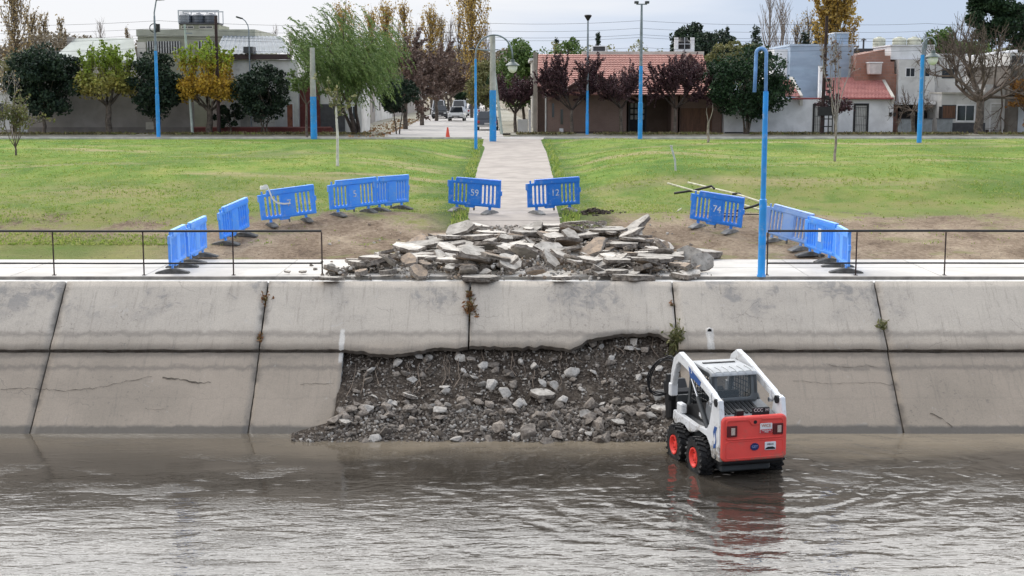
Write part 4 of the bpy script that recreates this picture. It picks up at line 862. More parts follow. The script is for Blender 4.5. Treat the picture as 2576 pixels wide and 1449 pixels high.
for k, (u0, u1, Y, v, mt, lab) in enumerate([(912, 975, 101, 228, M_beige, 'grey walled corner house right of the willow'), (985, 1034, 110, 225, M_offw, 'pale house behind the first street trees'), (1030, 1074, 124, 226, M_beige, 'grey brown house further down the side street')]):
    h = house('street_house', (u0 + u1) / 2, Y, lab); x1 = sx(-12.4, Y); x0 = x1 - 9; zt = at(0, v, Y).z; mb = MB(); mb.bx(x0, x1, Y, Y + 11, GZ - .1, zt); mb.build('wall', mt, h); mb = MB(); mb.bx(x0 - .15, x1 + .15, Y - .15, Y + 11.1, zt + .003, zt + .2); mb.build('roof_slab', M_cream, h)
    for q in (2, 5.5, 9): mb = MB(); mb.bx(x1 - .02, x1 + .04, Y + q - .5, Y + q + .5, GZ + 1, GZ + 2.1); mb.build('window', M_glass, h)
    mb = MB(); mb.bx(x1 - 2.6, x1 - 1.4, Y - .05, Y + .02, GZ + .9, GZ + 2.1); mb.build('window', M_glass, h)
for k, (Y, dep, zt, mt, lab) in enumerate([(136, 24, 8.2, M_offw, 'row of pale houses on the left deep in the side street'), (166, 60, 8.0, M_beige, 'furthest grey houses on the left of the side street')]):
    h = empty('street_house', (sx(-12.6, Y) - 4, Y, 4.2)); T(h, lab, 'house'); mb = MB(); x1 = sx(-12.6, Y); mb.bx(x1 - 8, x1, Y, Y + dep, 4.1, zt); mb.build('wall', mt, h); mb = MB(); mb.bx(x1 - 8.2, x1 + .2, Y - .2, Y + dep, zt + .003, zt + .2); mb.build('roof_slab', M_cream, h)
    for q in range(3, dep - 2, 6): mb = MB(); mb.bx(x1 - .02, x1 + .04, Y + q - .5, Y + q + .5, GZ + 1, GZ + 2.1); mb.build('window', M_glass, h)
# right side of the side street, behind the brick house
h = empty('street_house', (2.2, 118, 4.2)); T(h, 'cream house with pale side wall behind the brick house corner', 'house'); mb = MB(); mb.bx(1.6, 9, 113, 140, 4.1, 9.6); mb.build('wall', M_cream, h); mb = MB(); mb.bx(1.4, 9.2, 112.8, 140.2, 9.603, 9.8); mb.build('roof_slab', M_offw, h)
mb = MB(); mb.bx(1.57, 1.62, 118, 119.4, 5.2, 6.5); mb.build('window', M_glass, h)
gw = empty('white_gate', (gl(1320, 99)[0], 99, GZ - .06)); T(gw, 'white pillar and garden gate left of the brick house', 'gate'); box(gw, 'pillar', M_white, 1330, 1336, 276, 325, 99, .3, z0=GZ); box(gw, 'gate_leaf', M_offw, 1302, 1328, 300, 330, 99.1, .06, z0=GZ)
# brick house with terracotta roof
YF = 97.6; h = house('brick_house', 1560, YF, 'pinkish brown brick house with wide terracotta tile roof and two gables')
box(h, 'wall', M_brick, 1376, 1579.5, 238, 0, YF, 9, z0=GZ - .1); box(h, 'side_wall', M_brick, 1352.5, 1375.6, 214, 0, YF + .9, 8, z0=GZ - .1)
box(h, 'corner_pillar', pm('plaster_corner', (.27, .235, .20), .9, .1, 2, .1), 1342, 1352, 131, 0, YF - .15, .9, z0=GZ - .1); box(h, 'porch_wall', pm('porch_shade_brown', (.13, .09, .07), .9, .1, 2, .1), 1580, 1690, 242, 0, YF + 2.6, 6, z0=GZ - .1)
box(h, 'porch_pillar', M_brick, 1690, 1710, 242, 0, YF, 8, z0=GZ - .1); box(h, 'garage_wall', M_brick, 1710.3, 1822, 238, 0, YF + .45, 8, z0=GZ - .1)
x0, x1, z0, z1 = face(1712, 1790, 272, 330, YF + .45); mb = MB(); mb.bx(x0, x1, YF + .38, YF + .447, GZ, z1); gd = mb.build('garage_door', M_wood, h); mb = MB()
for i in range(1, 6): z = GZ + (z1 - GZ) * i / 6; mb.bx(x0, x1, YF + .355, YF + .378, z - .02, z + .02)
mb.build('rib', M_wood, gd)
window(h, 1388.5, 1394, 260, 295, YF, M_brick, nx=1, fw=.04); window(h, 1410, 1416, 275, 313, YF, M_brick, nx=1, fw=.04)
d = door(h, 1584, 1624, 268, YF + 2.6, M_black, M_dgrey, .08)
x0, x1, z0, z1 = face(1586, 1622, 274, 312, YF + 2.6)
mb = MB()
for ax in (0, .3, .78): 
    for i in range(3):
        z = GZ + .9 + i * .42; mb.bx(x0 + ax, x0 + ax + .2, YF + 2.52, YF + 2.55, z, z + .3)
mb.build('door_lights', M_shut, h)
mb = MB(); a = at(1373, 226, YF); mb.tube([(a.x, YF + .8, a.z), (a.x, YF - .05, a.z - .15), (a.x, YF - .05, GZ)], .06, 8); mb.build('downpipe', M_offw, h); mb = MB(); a = at(1412, 328, YF); mb.bx(a.x - .14, a.x + .14, YF - .05, YF - .003, a.z - .13, a.z + .14); mb.build('meter_box', M_white, h)
box(h, 'base_course', pm('base_dark_brown', (.07, .05, .045), .9, .1, 2, .1), 1376, 1579, 331, 340, YF, .1, .03)
YRF = 104.5; zr = at(0, 137, YRF).z; ze = at(0, 239, YF - .5).z; xl = at(1352, 0, YF).x; xr = at(1797, 0, YF).x; xm = at(1376, 0, YF).x
mb = MB(); zmid = at(0, 214, YF + .8).z
tiled(mb, (xl, YF + .5, zmid - .1), (xm + .3, YF + .5, zmid - .1), (xm + .5, YRF, zr), (xl + .2, YRF, zr)); tiled(mb, (xm, YF - .5, ze), (xr, YF - .5, ze), (xr + .2, YRF, zr), (xm + .02, YRF, zr)); rf = mb.build('roof', M_tile, h)
mb = MB(); a = xl + .25; mb.bx(at(1465, 0, YRF).x, xr + .3, YRF - .02, YRF + .5, zr - .1, zr + .22); mb.build('ridge_parapet', M_cream, h)
mb = MB(); mb.add([(xl, YRF, 4.1), (xr, YRF, 4.1), (xr, YRF, zr), (xl, YRF, zr), (xl, YRF + .2, 4.1), (xr, YRF + .2, 4.1), (xr, YRF + .2, zr), (xl, YRF + .2, zr)], [(0, 1, 2, 3), (4, 7, 6, 5), (0, 4, 5, 1), (3, 2, 6, 7), (0, 3, 7, 4), (1, 5, 6, 2)]); mb.build('back_wall', M_brick, h)
mb = MB(); mb.add([(xr, YF + .5, ze + .1), (xr, YRF, zr - .05), (xr, YRF, 4.1), (xr, YF + .5, 4.1), (xr + .2, YF + .5, ze + .1), (xr + .2, YRF, zr - .05), (xr + .2, YRF, 4.1), (xr + .2, YF + .5, 4.1)], [(0, 1, 2, 3), (4, 7, 6, 5), (0, 4, 5, 1), (1, 5, 6, 2), (2, 6, 7, 3), (3, 7, 4, 0)]); mb.build('end_wall', M_cream, h)
def gable(uA, vA, uL, vL, uR, vR, Y, back, name, fm):
    A = at(uA, vA, Y); L = at(uL, vL, Y); Rr = at(uR, vR, Y); mb = MB(); mb.prism([(L.x, L.z), (Rr.x, Rr.z), (A.x, A.z)], Y, Y + .25, 'y'); g_ = mb.build(name, fm, h)
    mb = MB()
    for P, sgn in ((L, -1), (Rr, 1)):
        e = P + Vector((sgn * .25, -.25, -.1)); a = A + Vector((0, -.25, .08)); b = Vector((A.x, Y + back, A.z + .08)); f = Vector((e.x, Y + back, e.z))
        q = (e, a, b, f) if sgn < 0 else (a, e, f, b); tn = Vector((0, 0, -.12)); mb.add(list(q) + [p + tn for p in q], [(0, 1, 2, 3), (4, 7, 6, 5), (0, 4, 5, 1), (1, 5, 6, 2), (2, 6, 7, 3), (3, 7, 4, 0)])
    mb.build('gable_roof', pm('roof_tile_dark', (.20, .11, .09), .9, .2, 3, .3), g_)
gable(1492, 180, 1388, 246, 1598, 246, YF - .15, 4.6, 'front_gable', M_brick); gable(1735, 136, 1702, 180, 1780, 188, YF + 3.4, 3.6, 'small_gable', M_brick)
ts = empty('rooftop_tank_stand', (at(1721, 0, 105).x, 105.4, zr)); T(ts, 'white framed rooftop stand with a black tank above the small gable', 'tank stand'); x0, x1, z0, z1 = face(1702, 1742, 94, 129, 105.2); mb = MB()
for x in (x0, x1): mb.bx(x - .14, x + .14, 105.2, 105.5, zr - .3, z1)
mb.bx(x0 - .14, x1 + .14, 105.17, 105.6, z0 - .1, z0 + .16); mb.build('frame', M_white, ts); mb = MB(); mb.lathe([(.52, z0 + .17), (.55, z0 + .3), (.55, z1 - .3), (.3, z1 - .1), (.28, z1)], ((x0 + x1) / 2, 105.9, 0), 18); mb.build('tank', M_black, ts, smooth='a'); mb = MB(); mb.bx(x0 + .15, x1 - .15, 105.15, 105.19, (z0 + z1) / 2, (z0 + z1) / 2 + .05); mb.bx((x0 + x1) / 2 - .025, (x0 + x1) / 2 + .025, 105.12, 105.149, z0 + .1, z1); mb.build('brace', M_metalw, ts)
x0, x1, z0, z1 = face(1488, 1526, 115, 132, 105.3); ac = empty('rooftop_box', ((x0 + x1) / 2, 105.4, z0)); T(ac, 'small white framed box with dark mesh on the brick house roof ridge', 'roof box'); mb = MB(); mb.bx(x0, x0 + .12, 105.2, 105.6, z0, z1); mb.bx(x1 - .12, x1, 105.2, 105.6, z0, z1); mb.bx(x0 + .12, x1 - .12, 105.2, 105.6, z0, z0 + .1); mb.bx(x0 + .12, x1 - .12, 105.2, 105.6, z1 - .06, z1); mb.build('frame', M_white, ac); mb = MB(); mb.bx(x0 + .12, x1 - .12, 105.3, 105.55, z0 + .1, z1 - .06); mb.build('mesh_panel', M_dgrey, ac)
# white house with red roof
YG = 97.4; h = house('white_house', 2040, YG, 'low white house with black base line and red tile roofs')
box(h, 'wall', M_white, 1822.5, 2258, 250, 0, YG, 8, z0=GZ - .1); box(h, 'base_course', M_black, 1822.5, 2257, 332, 342, YG, .05, .03)
door(h, 2050, 2070, 266, YG, M_shut, M_black, .14, 4); door(h, 2153, 2180, 266, YG, M_shut, M_black, .16, 6)
for u in (2240, 2250): box(h, 'meter_box', M_black, u - 3, u + 3, 283, 293, YG, .05, .05)
x0, x1, z0, z1 = face(2083, 2108, 292, 334, YG); mb = MB(); mb.bx(x0, x1, YG - .03, YG - .003, z0, z1); mb.build('meter_cabinet', M_offw, h)
a, b, c, d = at(2072, 249, YG - .45), at(2247, 249, YG - .45), at(2217, 192, YG + 4.6), at(2078, 196, YG + 4.6); mb = MB(); tiled(mb, a, b, c, d, .3, .05); mb.build('roof', M_tile2, h)
a, b, c, d = at(1960, 243, YG - .45), at(2013, 243, YG - .45), at(1986, 200, YG + 3.5), at(1965, 200, YG + 3.5); mb = MB(); tiled(mb, a, b, c, d, .3, .05); mb.build('roof', M_tile2, h)
def slope_wall(name, mat, A, B, th, down):
    A, B = Vector(A), Vector(B); mb = MB(); t = Vector((th, 0, 0)); dn = Vector((0, 0, -down)); mb.add([A, A + t, B + t, B, A + dn, A + t + dn, B + t + dn, B + dn], [(0, 1, 2, 3), (4, 7, 6, 5), (0, 4, 5, 1), (1, 5, 6, 2), (2, 6, 7, 3), (3, 7, 4, 0)]); return mb.build(name, mat, h)
slope_wall('parapet', M_cream, at(2012, 240, YG - .3), at(1986, 193, YG + 4), .22, .7); slope_wall('parapet', M_cream, at(2243, 243, YG - .3), at(2213, 190, YG + 4.6), .22, .5); slope_wall('parapet', M_white, at(2066, 240, YG - .3), at(2066, 190, YG + 4.6), .3, .6)
mb = MB(); a, b = at(1986, 248, YG - .5), at(2248, 248, YG - .5); mb.tube([a, b], .06, 8); mb.build('gutter', pm('gutter_red', (.25, .05, .045), .6, .1, 2, .1), h)
h = house('blue_grey_building', 2070, 102.5, 'tall blue grey rendered building behind the red roofs', 'building'); box(h, 'wall', M_blueg, 1988.5, 2152, 116, 0, 102.5, 8, z0=GZ); box(h, 'parapet', pm('plaster_blue_light', (.38, .45, .54), .9, .05, 1, .05), 1986, 2154, 111, 115.8, 102.5, 8.1, .05)
box(h, 'side_wall', M_white, 1948, 1988, 124, 0, 103.5, 6, z0=GZ); a = at(1948, 122, 103.5); box(h, 'roof_tower', M_blueg, 2100, 2134, 84, 111, 104, 2.0); box(h, 'roof_tower_cap', M_white, 2099, 2136, 81.5, 83.8, 103.9, 2.2); box(h, 'pilaster', M_white, 2062, 2069, 166, 246, YG + 1.2, .4)
h = house('brick_building', 2205, 101.0, 'bare red brick building with a stepped parapet between blue grey and white houses', 'building'); mb = MB(); Yb = 101.0
pts = [(2153, 139), (2226, 124), (2226, 140), (2240, 140), (2240, 155), (2250, 155), (2250, 186), (2260, 186), (2260, 245)]
pl = [(at(u, v, Yb).x, at(u, v, Yb).z) for u, v in pts]; pl += [(pl[-1][0], 4.1), (pl[0][0], 4.1)]; mb.prism(pl[::-1], Yb, Yb + 6, 'y'); mb.build('wall', M_brick2, h)
x0, x1, z0, z1 = face(2184, 2216, 156, 187, Yb - .6); cs = empty('roof_cistern', ((x0 + x1) / 2, Yb - .4, z0)); T(cs, 'pinkish white square cistern in front of the bare brick wall', 'cistern'); mb = MB(); mb.prism([(x0 + .06, z0), (x1 - .04, z0), (x1, z1 - .08), (x0, z1 - .08)], Yb - .9, Yb - .1, 'y'); mb.build('cistern_body', pm('cistern_pinkish', (.55, .50, .48), .8, .1, 2, .1), cs, bevel=.04); mb = MB(); mb.bx(x0 - .04, x1 + .04, Yb - .95, Yb - .05, z1 - .08, z1); mb.build('cistern_lid', M_white, cs)
h = house('dark_flat_building', 2200, 107, 'dark flat roofed building carrying the cream tanks', 'building'); box(h, 'wall', M_cream, 2150, 2330, 132, 0, 107, 6, z0=4.1); box(h, 'roof_slab', M_dgrey, 2148, 2332, 122, 131.8, 107, 6.2, .1); mb = MB(); a = at(2172, 120, 107.5); mb.tube([a - Vector((0, 0, .2)), a + Vector((0, 0, .55))], .07, 8); mb.lathe([(.2, .55), (.22, .6), (.05, .72)], a, 10); mb.build('flue', M_dgrey, h)
for u, w, lab in ((2211, .95, 'left cream tank, standing alone on the roofs at the right'), (2262, 1.05, 'middle cream tank on the roofs at the right'), (2299, 1.05, 'right cream tank next to the blue lamp post top')): tank(u, 92, 122, 107.6, w, M_tank, lab, 'cream roof tanks')
# white two storey house and neighbours
YJ = 99.0; h = house('white_two_storey_house', 2330, YJ, 'white two storey house with a dark carport behind the right bare trees'); box(h, 'wall', M_offw, 2262, 2350, 150, 262, YJ + 1.5, 5); box(h, 'upper_wall', M_white, 2242, 2350, 116, 149.6, YJ + 2.5, 5); box(h, 'side_wall', M_offw, 2351, 2436, 140, 0, YJ + 2, 5, z0=4.1); box(h, 'cornice', M_white, 2349, 2438, 135, 139.7, YJ + 1.9, 5.2)
box(h, 'carport_shade', M_black, 2262, 2350, 262.5, 340, YJ + 2, 5, z0=4.1); window(h, 2280, 2300, 172, 192, YJ + 1.5, M_white); window(h, 2316, 2338, 172, 192, YJ + 1.5, M_white); window(h, 2372, 2398, 175, 195, YJ + 2, M_dgrey); box(h, 'carport_beam', M_white, 2260, 2352, 254, 263, YJ, 2, .2)  # black box under the beam stands in for the shade inside the carport
box(h, 'roof_slab', M_white, 2240, 2352, 112.5, 115.7, YJ + 2.4, 5.1); mb = MB(); a = at(2366, 268, YJ - 1.2); mb.bx(a.x - .08, a.x + .08, YJ - 1.3, YJ - 1.1, GZ, a.z); mb.build('gate_post', M_black, h)
for u0, u1, lab in ((2260, 2298, 'left grey sheet fence panel below the carport'), (2322, 2344, 'middle grey sheet fence panel behind the blue lamp post'), (2358, 2395, 'right grey sheet fence panel below the brown window')):
    x0, x1, z0, z1 = face(u0, u1, 300, 340, 97.4); f = empty('sheet_fence', ((x0 + x1) / 2, 97.4, GZ)); T(f, lab, 'fence', 'grey sheet fence panels'); mb = MB(); n = max(6, int((x1 - x0) / .12))
    for i in range(n): q = x0 + (x1 - x0) * i / n; mb.bx(q, q + (x1 - x0) / n + .001, 97.4 + .02 * (i % 2), 97.45 + .02 * (i % 2), GZ, z1)
    mb.build('sheet', pm('fence_grey_blue', (.25, .27, .28), .6, .12, 2, .1, rnd=.1), f); mb = MB(); mb.bx(x0 - .05, x1 + .05, 97.38, 97.5, z1 + .002, z1 + .06); mb.build('top_rail', M_dgrey, f)
YK = 97.8; h = house('white_bungalow', 2420, YK, 'low white house with two dark windows behind the big bare tree'); box(h, 'wall', M_offw, 2369, 2478, 236, 0, YK, 7, z0=4.1); box(h, 'roof_slab', M_cream, 2367, 2480, 232, 235.8, YK, 7.3, .2); window(h, 2372, 2402, 266, 297, YK, M_dgrey, M_wood, nx=1); window(h, 2409, 2449, 266, 303, YK, M_white, nx=2, fw=.1); box(h, 'base_course', M_dgrey, 2396, 2477, 309, 340, YK, .05, .04)
h = house('white_gabled_house', 2505, YK + .4, 'tall white house with a pale slatted door near the right edge'); box(h, 'wall', M_offw, 2479, 2541, 212, 0, YK + .4, 7, z0=4.1); 
mb = MB(); pl = [(at(u, v, 104).x, at(u, v, 104).z) for u, v in ((2470, 139), (2560, 125), (2560, 340), (2470, 340))]; mb.prism(pl[::-1], 104, 109, 'y'); mb.build('upper_wall', M_white, h)
door(h, 2494, 2522, 262, YK + .4, M_shut, M_white, .1, 9, barm=M_white); window(h, 2528, 2537, 268, 322, YK + .4, M_white, nx=1); box(h, 'base_course', pm('base_brown', (.10, .075, .065), .9, .15, 2, .1), 2479, 2541, 326, 340, YK + .4, .05, .03)
h = house('grey_brown_building', 2600, YK - .4, 'grey brown two storey building cut by the right edge', 'building'); box(h, 'wall', pm('plaster_grey_brown', (.17, .15, .13), .9, .15, 1, .1), 2543, 2720, 165, 0, YK - .4, 8, z0=4.1); box(h, 'parapet', M_offw, 2541, 2722, 132, 164.7, YK - .4, 8, .06); box(h, 'shutter', M_metalw, 2562, 2620, 266, 330, YK - .4, .06, .05, z0=GZ); window(h, 2548, 2572, 142, 157, YK - .5, M_dgrey)

# ------------------------------------------------------------------ cars in the side street
def paint(n, c): return pm(n, c, .3, .03, 2, 0, spec=.5, coat=.5)
def wheel_b(r, w): 
    mb = MB(); mb.lathe([(r * .62, -w / 2), (r * .94, -w / 2), (r, -w * .35), (r, w * .35), (r * .94, w / 2), (r * .62, w / 2)], n=20, axis='x'); return mb
M_tyre = pm('tyre_rubber', (.018, .018, .018), .85, .2, 12, .3); M_rimg = pm('rim_silver', (.45, .45, .46), .35, .1, 4, 0, metal=.7); M_head = pm('headlight_glass', (.6, .6, .58), .15, .05, 4, 0); M_tail = pm('tail_light_red', (.35, .02, .02), .25, .1, 4, 0)
def car(loc, rz, mat, label, kind='hatch', rear=False):
    o = empty('parked_car', loc, rz); T(o, label, 'van' if kind == 'van' else 'car', 'vehicles in the side street')
    L = 3.9 if kind == 'hatch' else 4.8; Wd = 1.66; HB = .86 if kind == 'hatch' else .98; H = 1.46 if kind == 'hatch' else 2.05
    low = [(-L / 2, .28), (-L / 2, .62), (-L / 2 + .06, HB - .06), (-L * .22 if kind == 'hatch' else -L * .30, HB), (L / 2 - .12, HB), (L / 2, HB - .2), (L / 2, .28)]   # front is -y
    mb = MB(); mb.prism(low, -Wd / 2, Wd / 2, 'x'); body = mb.build('body', mat, o, world=False, bevel=.05, seg=2, smooth='a')
    c0, c1, c2, c3 = (-L * .24, -L * .10, L * .33, L * .47) if kind == 'hatch' else (-L * .36, -L * .27, L * .46, L * .485); a = Wd / 2 - .04; b = Wd / 2 - .2
    vs = [(-a, c0, HB - .01), (a, c0, HB - .01), (a, c3, HB - .01), (-a, c3, HB - .01), (-b, c1, H), (b, c1, H), (b, c2, H), (-b, c2, H)]
    mb = MB(); mb.add(vs, ((0, 3, 2, 1), (4, 5, 6, 7), (0, 1, 5, 4), (1, 2, 6, 5), (2, 3, 7, 6), (3, 0, 4, 7))); mb.build('cabin', mat, o, world=False, bevel=.05, seg=2)
    vv = [Vector(v) for v in vs]
    def pane(i, j, k, l, name, sh=.12, off=.012):
        P = [vv[i], vv[j], vv[k], vv[l]]; c = sum(P, Vector()) / 4; n = (P[1] - P[0]).cross(P[2] - P[0]).normalized(); Q = [c + (p - c) * (1 - sh) + n * off for p in P]; R2 = [q - n * .02 for q in Q]; m = MB(); m.add(Q + R2, [(0, 1, 2, 3), (4, 7, 6, 5), (0, 4, 5, 1), (1, 5, 6, 2), (2, 6, 7, 3), (3, 7, 4, 0)]); m.build(name, M_glass, o, world=False)
    pane(0, 1, 5, 4, 'windscreen'); pane(2, 3, 7, 6, 'rear_window'); pane(1, 2, 6, 5, 'side_window'); pane(3, 0, 4, 7, 'side_window')
    for sx_ in (-1, 1):
        for yy in (-L * .31, L * .31):
            w = wheel_b(.3, .19).build('wheel', M_tyre, o, world=False, smooth='a'); w.location = (sx_ * (Wd / 2 - .08), yy, .3); m = MB(); m.lathe([(.18, -.1), (.18, .1), (.05, .102)], n=14, axis='x'); m.build('rim', M_rimg, w, world=False)
        m = MB(); m.bx(sx_ * .62 - .14, sx_ * .62 + .14, -L / 2 - .02, -L / 2 + .05, .56, .70); m.build('headlight', M_head, o, world=False, bevel=.02)
        m = MB(); m.bx(sx_ * .66 - .1, sx_ * .66 + .1, L / 2 - .04, L / 2 + .02, .55, .76); m.build('tail_light', M_tail, o, world=False, bevel=.02)
        m = MB(); m.bx(sx_ * .88 - .08, sx_ * .88 + .08, c0 + .25, c0 + .33, HB + .02, HB + .14); m.build('mirror', mat, o, world=False, bevel=.02)
    m = MB(); m.bx(-.75, .75, -L / 2 - .035, -L / 2 + .02, .3, .44); m.build('front_bumper', M_dgrey, o, world=False, bevel=.02); m = MB(); m.bx(-.4, .4, -L / 2 - .02, -L / 2 + .02, .47, .55); m.build('grille', M_black, o, world=False)
    m = MB(); m.bx(-.8, .8, L / 2 - .03, L / 2 + .04, .28, .42); m.build('rear_bumper', M_shut if rear else M_dgrey, o, world=False, bevel=.02)
    m = MB(); s = -1 if not rear else 1; m.bx(-.2, .2, s * (L / 2 + .03) - .012, s * (L / 2 + .03) + .012, .46 if rear else .35, .58 if rear else .44); m.build('number_plate', M_offw, o, world=False)
    return o
car((gl(1150, 147)[0], 147, 4.165), R(-2), paint('paint_white', (.72, .72, .72)), 'white hatchback facing the camera in the middle of the side street')
car((gl(1156, 166)[0], 166, 4.165), R(-1), paint('paint_silver_white', (.55, .56, .57)), 'silver white van driving behind the white hatchback', 'van')
car((gl(1105, 171)[0], 171, 4.165), R(0), MC['paint_white'], 'white van parked under the brown trees on the left of the side street', 'van')
car((gl(1112, 160)[0] - .2, 160, 4.165), R(0), paint('paint_black_car', (.015, .016, .018)), 'black car parked left of the white hatchback')
car((gl(1226, 110)[0], 110, 4.165), R(180), paint('paint_dark_blue', (.018, .022, .035)), 'dark blue car with pale rear bumper seen from behind beside the concrete pole', rear=True)
car((gl(1193, 180)[0], 180, 4.165), R(180), MC['paint_silver_white'], 'small pale car far away at the right kerb of the side street', rear=True)

# ------------------------------------------------------------------ street furniture
def bluemat(name, c, c2): return pm(name, c, .5, .12, 1.6, .08, col2=c2, dirt=((.33, .40, .50), .5), spec=.35, rnd=.08)
M_pblue = bluemat('pole_blue', (.018, .26, .66), (.03, .22, .5)); M_galv = pm('pole_galvanised', (.22, .25, .28), .5, .15, 3, .1, metal=.4); M_brownp = pm('pole_dark_brown', (.045, .026, .024), .85, .3, 3, .3, stretch=(4, 4, .5)); M_greenish = pm('pole_pale_green', (.40, .45, .40), .8, .12, 2, .1); M_lens = pm('lamp_glass_white', (.75, .74, .70), .3, .05, 3, 0)
def lantern(parent, c, w=.5):
    mb = MB(); mb.lathe([(w * .16, .34), (w * .2, .2), (w * .34, .16), (w * .62, .02), (w * .62, 0)], c, 16); mb.build('lamp_shade', pm('lantern_grey_green', (.10, .125, .12), .5, .15, 4, .1), parent, world=False, smooth='a')
    mb = MB(); mb.lathe([(w * .40, -.005), (w * .42, -.12), (w * .3, -.3), (w * .1, -.38)], c, 16); mb.build('globe', M_lens, parent, world=False, smooth='a')
def cobra(parent, a, d, L=.45):
    a = Vector(a); d = Vector(d).normalized(); M = Matrix.Translation(a) @ d.to_track_quat('Y', 'Z').to_matrix().to_4x4(); mb = MB(); mb.bx(-.10, .10, 0, L, -.05, .05, M); mb.build('lamp_head', M_dgrey, parent, world=False, bevel=.03, seg=2); mb = MB(); mb.bx(-.07, .07, L * .3, L * .95, -.075, -.051, M); mb.build('lamp_glass', M_lens, parent, world=False)
def arc(c, r, a0, a1, n=12, sx_=1.0): return [(c[0] + sx_ * r * math.cos(R(a0 + (a1 - a0) * i / n)), c[1], c[2] + r * math.sin(R(a0 + (a1 - a0) * i / n))) for i in range(n + 1)]
def vtop(v, p): return at(0, v, p.y).z - p.z
# big bent blue post on the promenade
p = gp(1915, 696); p.z = 2.85; o = empty('lamp_post', p); T(o, 'tall blue post on the promenade with its lamp arm bent down like a hook', 'lamp post')
H = vtop(230, p); k = (p.y / F); mb = MB(); mb.lathe([(.085, 0), (.085, H * .42), (.06, H * .425), (.06, H)], n=14); mb.lathe([(.10, 0), (.10, .05)], n=12); mb.build('pole', M_pblue, o, world=False, smooth='a')
Ht = vtop(117, p) - .03; xl = -24 * k; mb = MB(); r_ = .115; pts = [(0, 0, H - .05), (-.01, 0, H + .55)] + arc((-r_ - .01, 0, Ht - r_ * 1.1), r_, 10, 165, 8) + [(-.245, 0, Ht - .55), (xl - .04, 0, vtop(232, p))]; mb.tube(pts, .042, 10); mb.build('bent_arm', pm('pole_blue_faded', (.16, .34, .62), .5, .15, 4, .1), o, world=False, smooth=True)
# double arch lantern post beside the path
p = gp(1197, 376); o = empty('lamp_post', p); T(o, 'slim blue lamp post with a high arch ending in a hanging lantern', 'lamp post'); k = p.y / F; H = vtop(148, p); mb = MB(); mb.lathe([(.085, 0), (.085, H * .45), (.06, H * .46), (.06, H)], n=12); mb.build('pole', M_pblue, o, world=False, smooth='a')
Ht = vtop(88, p); w = 92 * k; mb = MB(); n = 18; pts = [(0, 0, H - .05)] + [(w * .5 - w * .5 * math.cos(math.pi * i / n), 0, H + (Ht - H) * math.sin(math.pi * i / n) ** .8) for i in range(n + 1)]; mb.tube(pts, .045, 8); mb.build('arch_arm', M_galv, o, world=False, smooth=True); lantern(o, (w, 0, H - .36), .62)
# thick concrete posts with blue lower part
def concpost(u, v, vt, vblue, r, label, arms=()):
    p = gp(u, v); o = empty('concrete_post', p); T(o, label, 'post'); H = vtop(vt, p); hb = vtop(vblue, p); mb = MB(); mb.lathe([(r, 0), (r * .93, hb)], n=14); mb.build('painted_base', M_pblue, o, world=False, smooth='a'); mb = MB(); mb.lathe([(r * .92, hb + .002), (r * .72, H)], n=14); mb.build('shaft', M_conc, o, world=False, smooth='a')
    for a, b in arms: mb = MB(); mb.tube([a, b], .035, 8); mb.build('arm', M_galv, o, world=False); d = Vector(b) - Vector(a); cobra(o, b, d)
    return o
p = gp(1240, 356); o = concpost(1240, 356, 88, 227, .21, 'thick grey concrete post with blue painted base beside the path', (((-.1, 0, vtop(128, p)), (-1.0, .1, vtop(123, p))),))
concpost(790, 350, 120, 243, .21, 'thick blue based concrete post partly hidden by the willow')
def lpole(u, v, vt, vblue, r, label, top, name='lamp_post'):
    p = gp(u, v); o = empty(name, p); T(o, label, 'lamp post'); H = vtop(vt, p); hb = vtop(vblue, p); mb = MB(); mb.lathe([(r, 0), (r, hb * .5), (r * .8, hb * .5 + .02), (r * .8, hb)], n=12); mb.build('painted_base', M_pblue, o, world=False, smooth='a'); mb = MB(); mb.lathe([(r * .72, hb + .002), (r * .62, H * .8), (r * .45, H)], n=10); mb.build('shaft', M_galv, o, world=False, smooth='a'); k = p.y / F
    if top == 'flare': mb = MB(); mb.lathe([(.06, H), (.12, H + .1), (.26, H + .32), (.22, H + .38)], n=14); mb.build('lamp_head', M_iron, o, world=False, smooth='a')
    if top == 'twin':
        mb = MB(); mb.bx(-.3, .3, -.05, .05, H, H + .06); mb.build('cross_arm', M_galv, o, world=False)
        for s in (-1, 1): mb = MB(); mb.bx(s * .3 - .12, s * .3 + .12, -.16, .1, H + .061, H + .2); mb.build('floodlight', M_dgrey, o, world=False, bevel=.02)
    if top == 'lean':
        mb = MB(); mb.tube([(0, 0, H - .05), (0, 0, H + .2), (.16, 0, H + 1.0)], .045, 8); mb.build('arm', M_galv, o, world=False); cobra(o, (.16, 0, H + 1.0), (1, 0, .1), .55); mb = MB(); mb.tube([(math.cos(t) * .3 - .02, 0, H - .75 + math.sin(t) * .27) for t in np.linspace(0, 6.28, 17)], .03, 6, cap=False); mb.build('cable_coil', M_iron, o, world=False, smooth=True)
        mb = MB(); mb.bx(.1, .32, -.1, .1, H - 1.0, H - .5); mb.build('control_box', M_iron, o, world=False)
    if top == 'arch':
        mb = MB(); pts = [(0, 0, H - .1)] + [(.32 - .32 * math.cos(t), 0, H + .45 * math.sin(t)) for t in np.linspace(0, math.pi, 10)]; mb.tube(pts, .04, 8); mb.build('arch_arm', M_galv, o, world=False, smooth=True); lantern(o, (.64 * .8, 0, H - .5), .62)
    return o
lpole(399, 348, 40, 128, .13, 'blue and grey lamp post with coiled cable, in front of the left mulberries', 'lean')
lpole(1477, 343, 52, 228, .11, 'lamp post with a black funnel shaped top in front of the brick house', 'flare')
lpole(1610, 350, 12, 166, .13, 'tallest blue lamp post with twin floodlights in front of the brick house', 'twin')
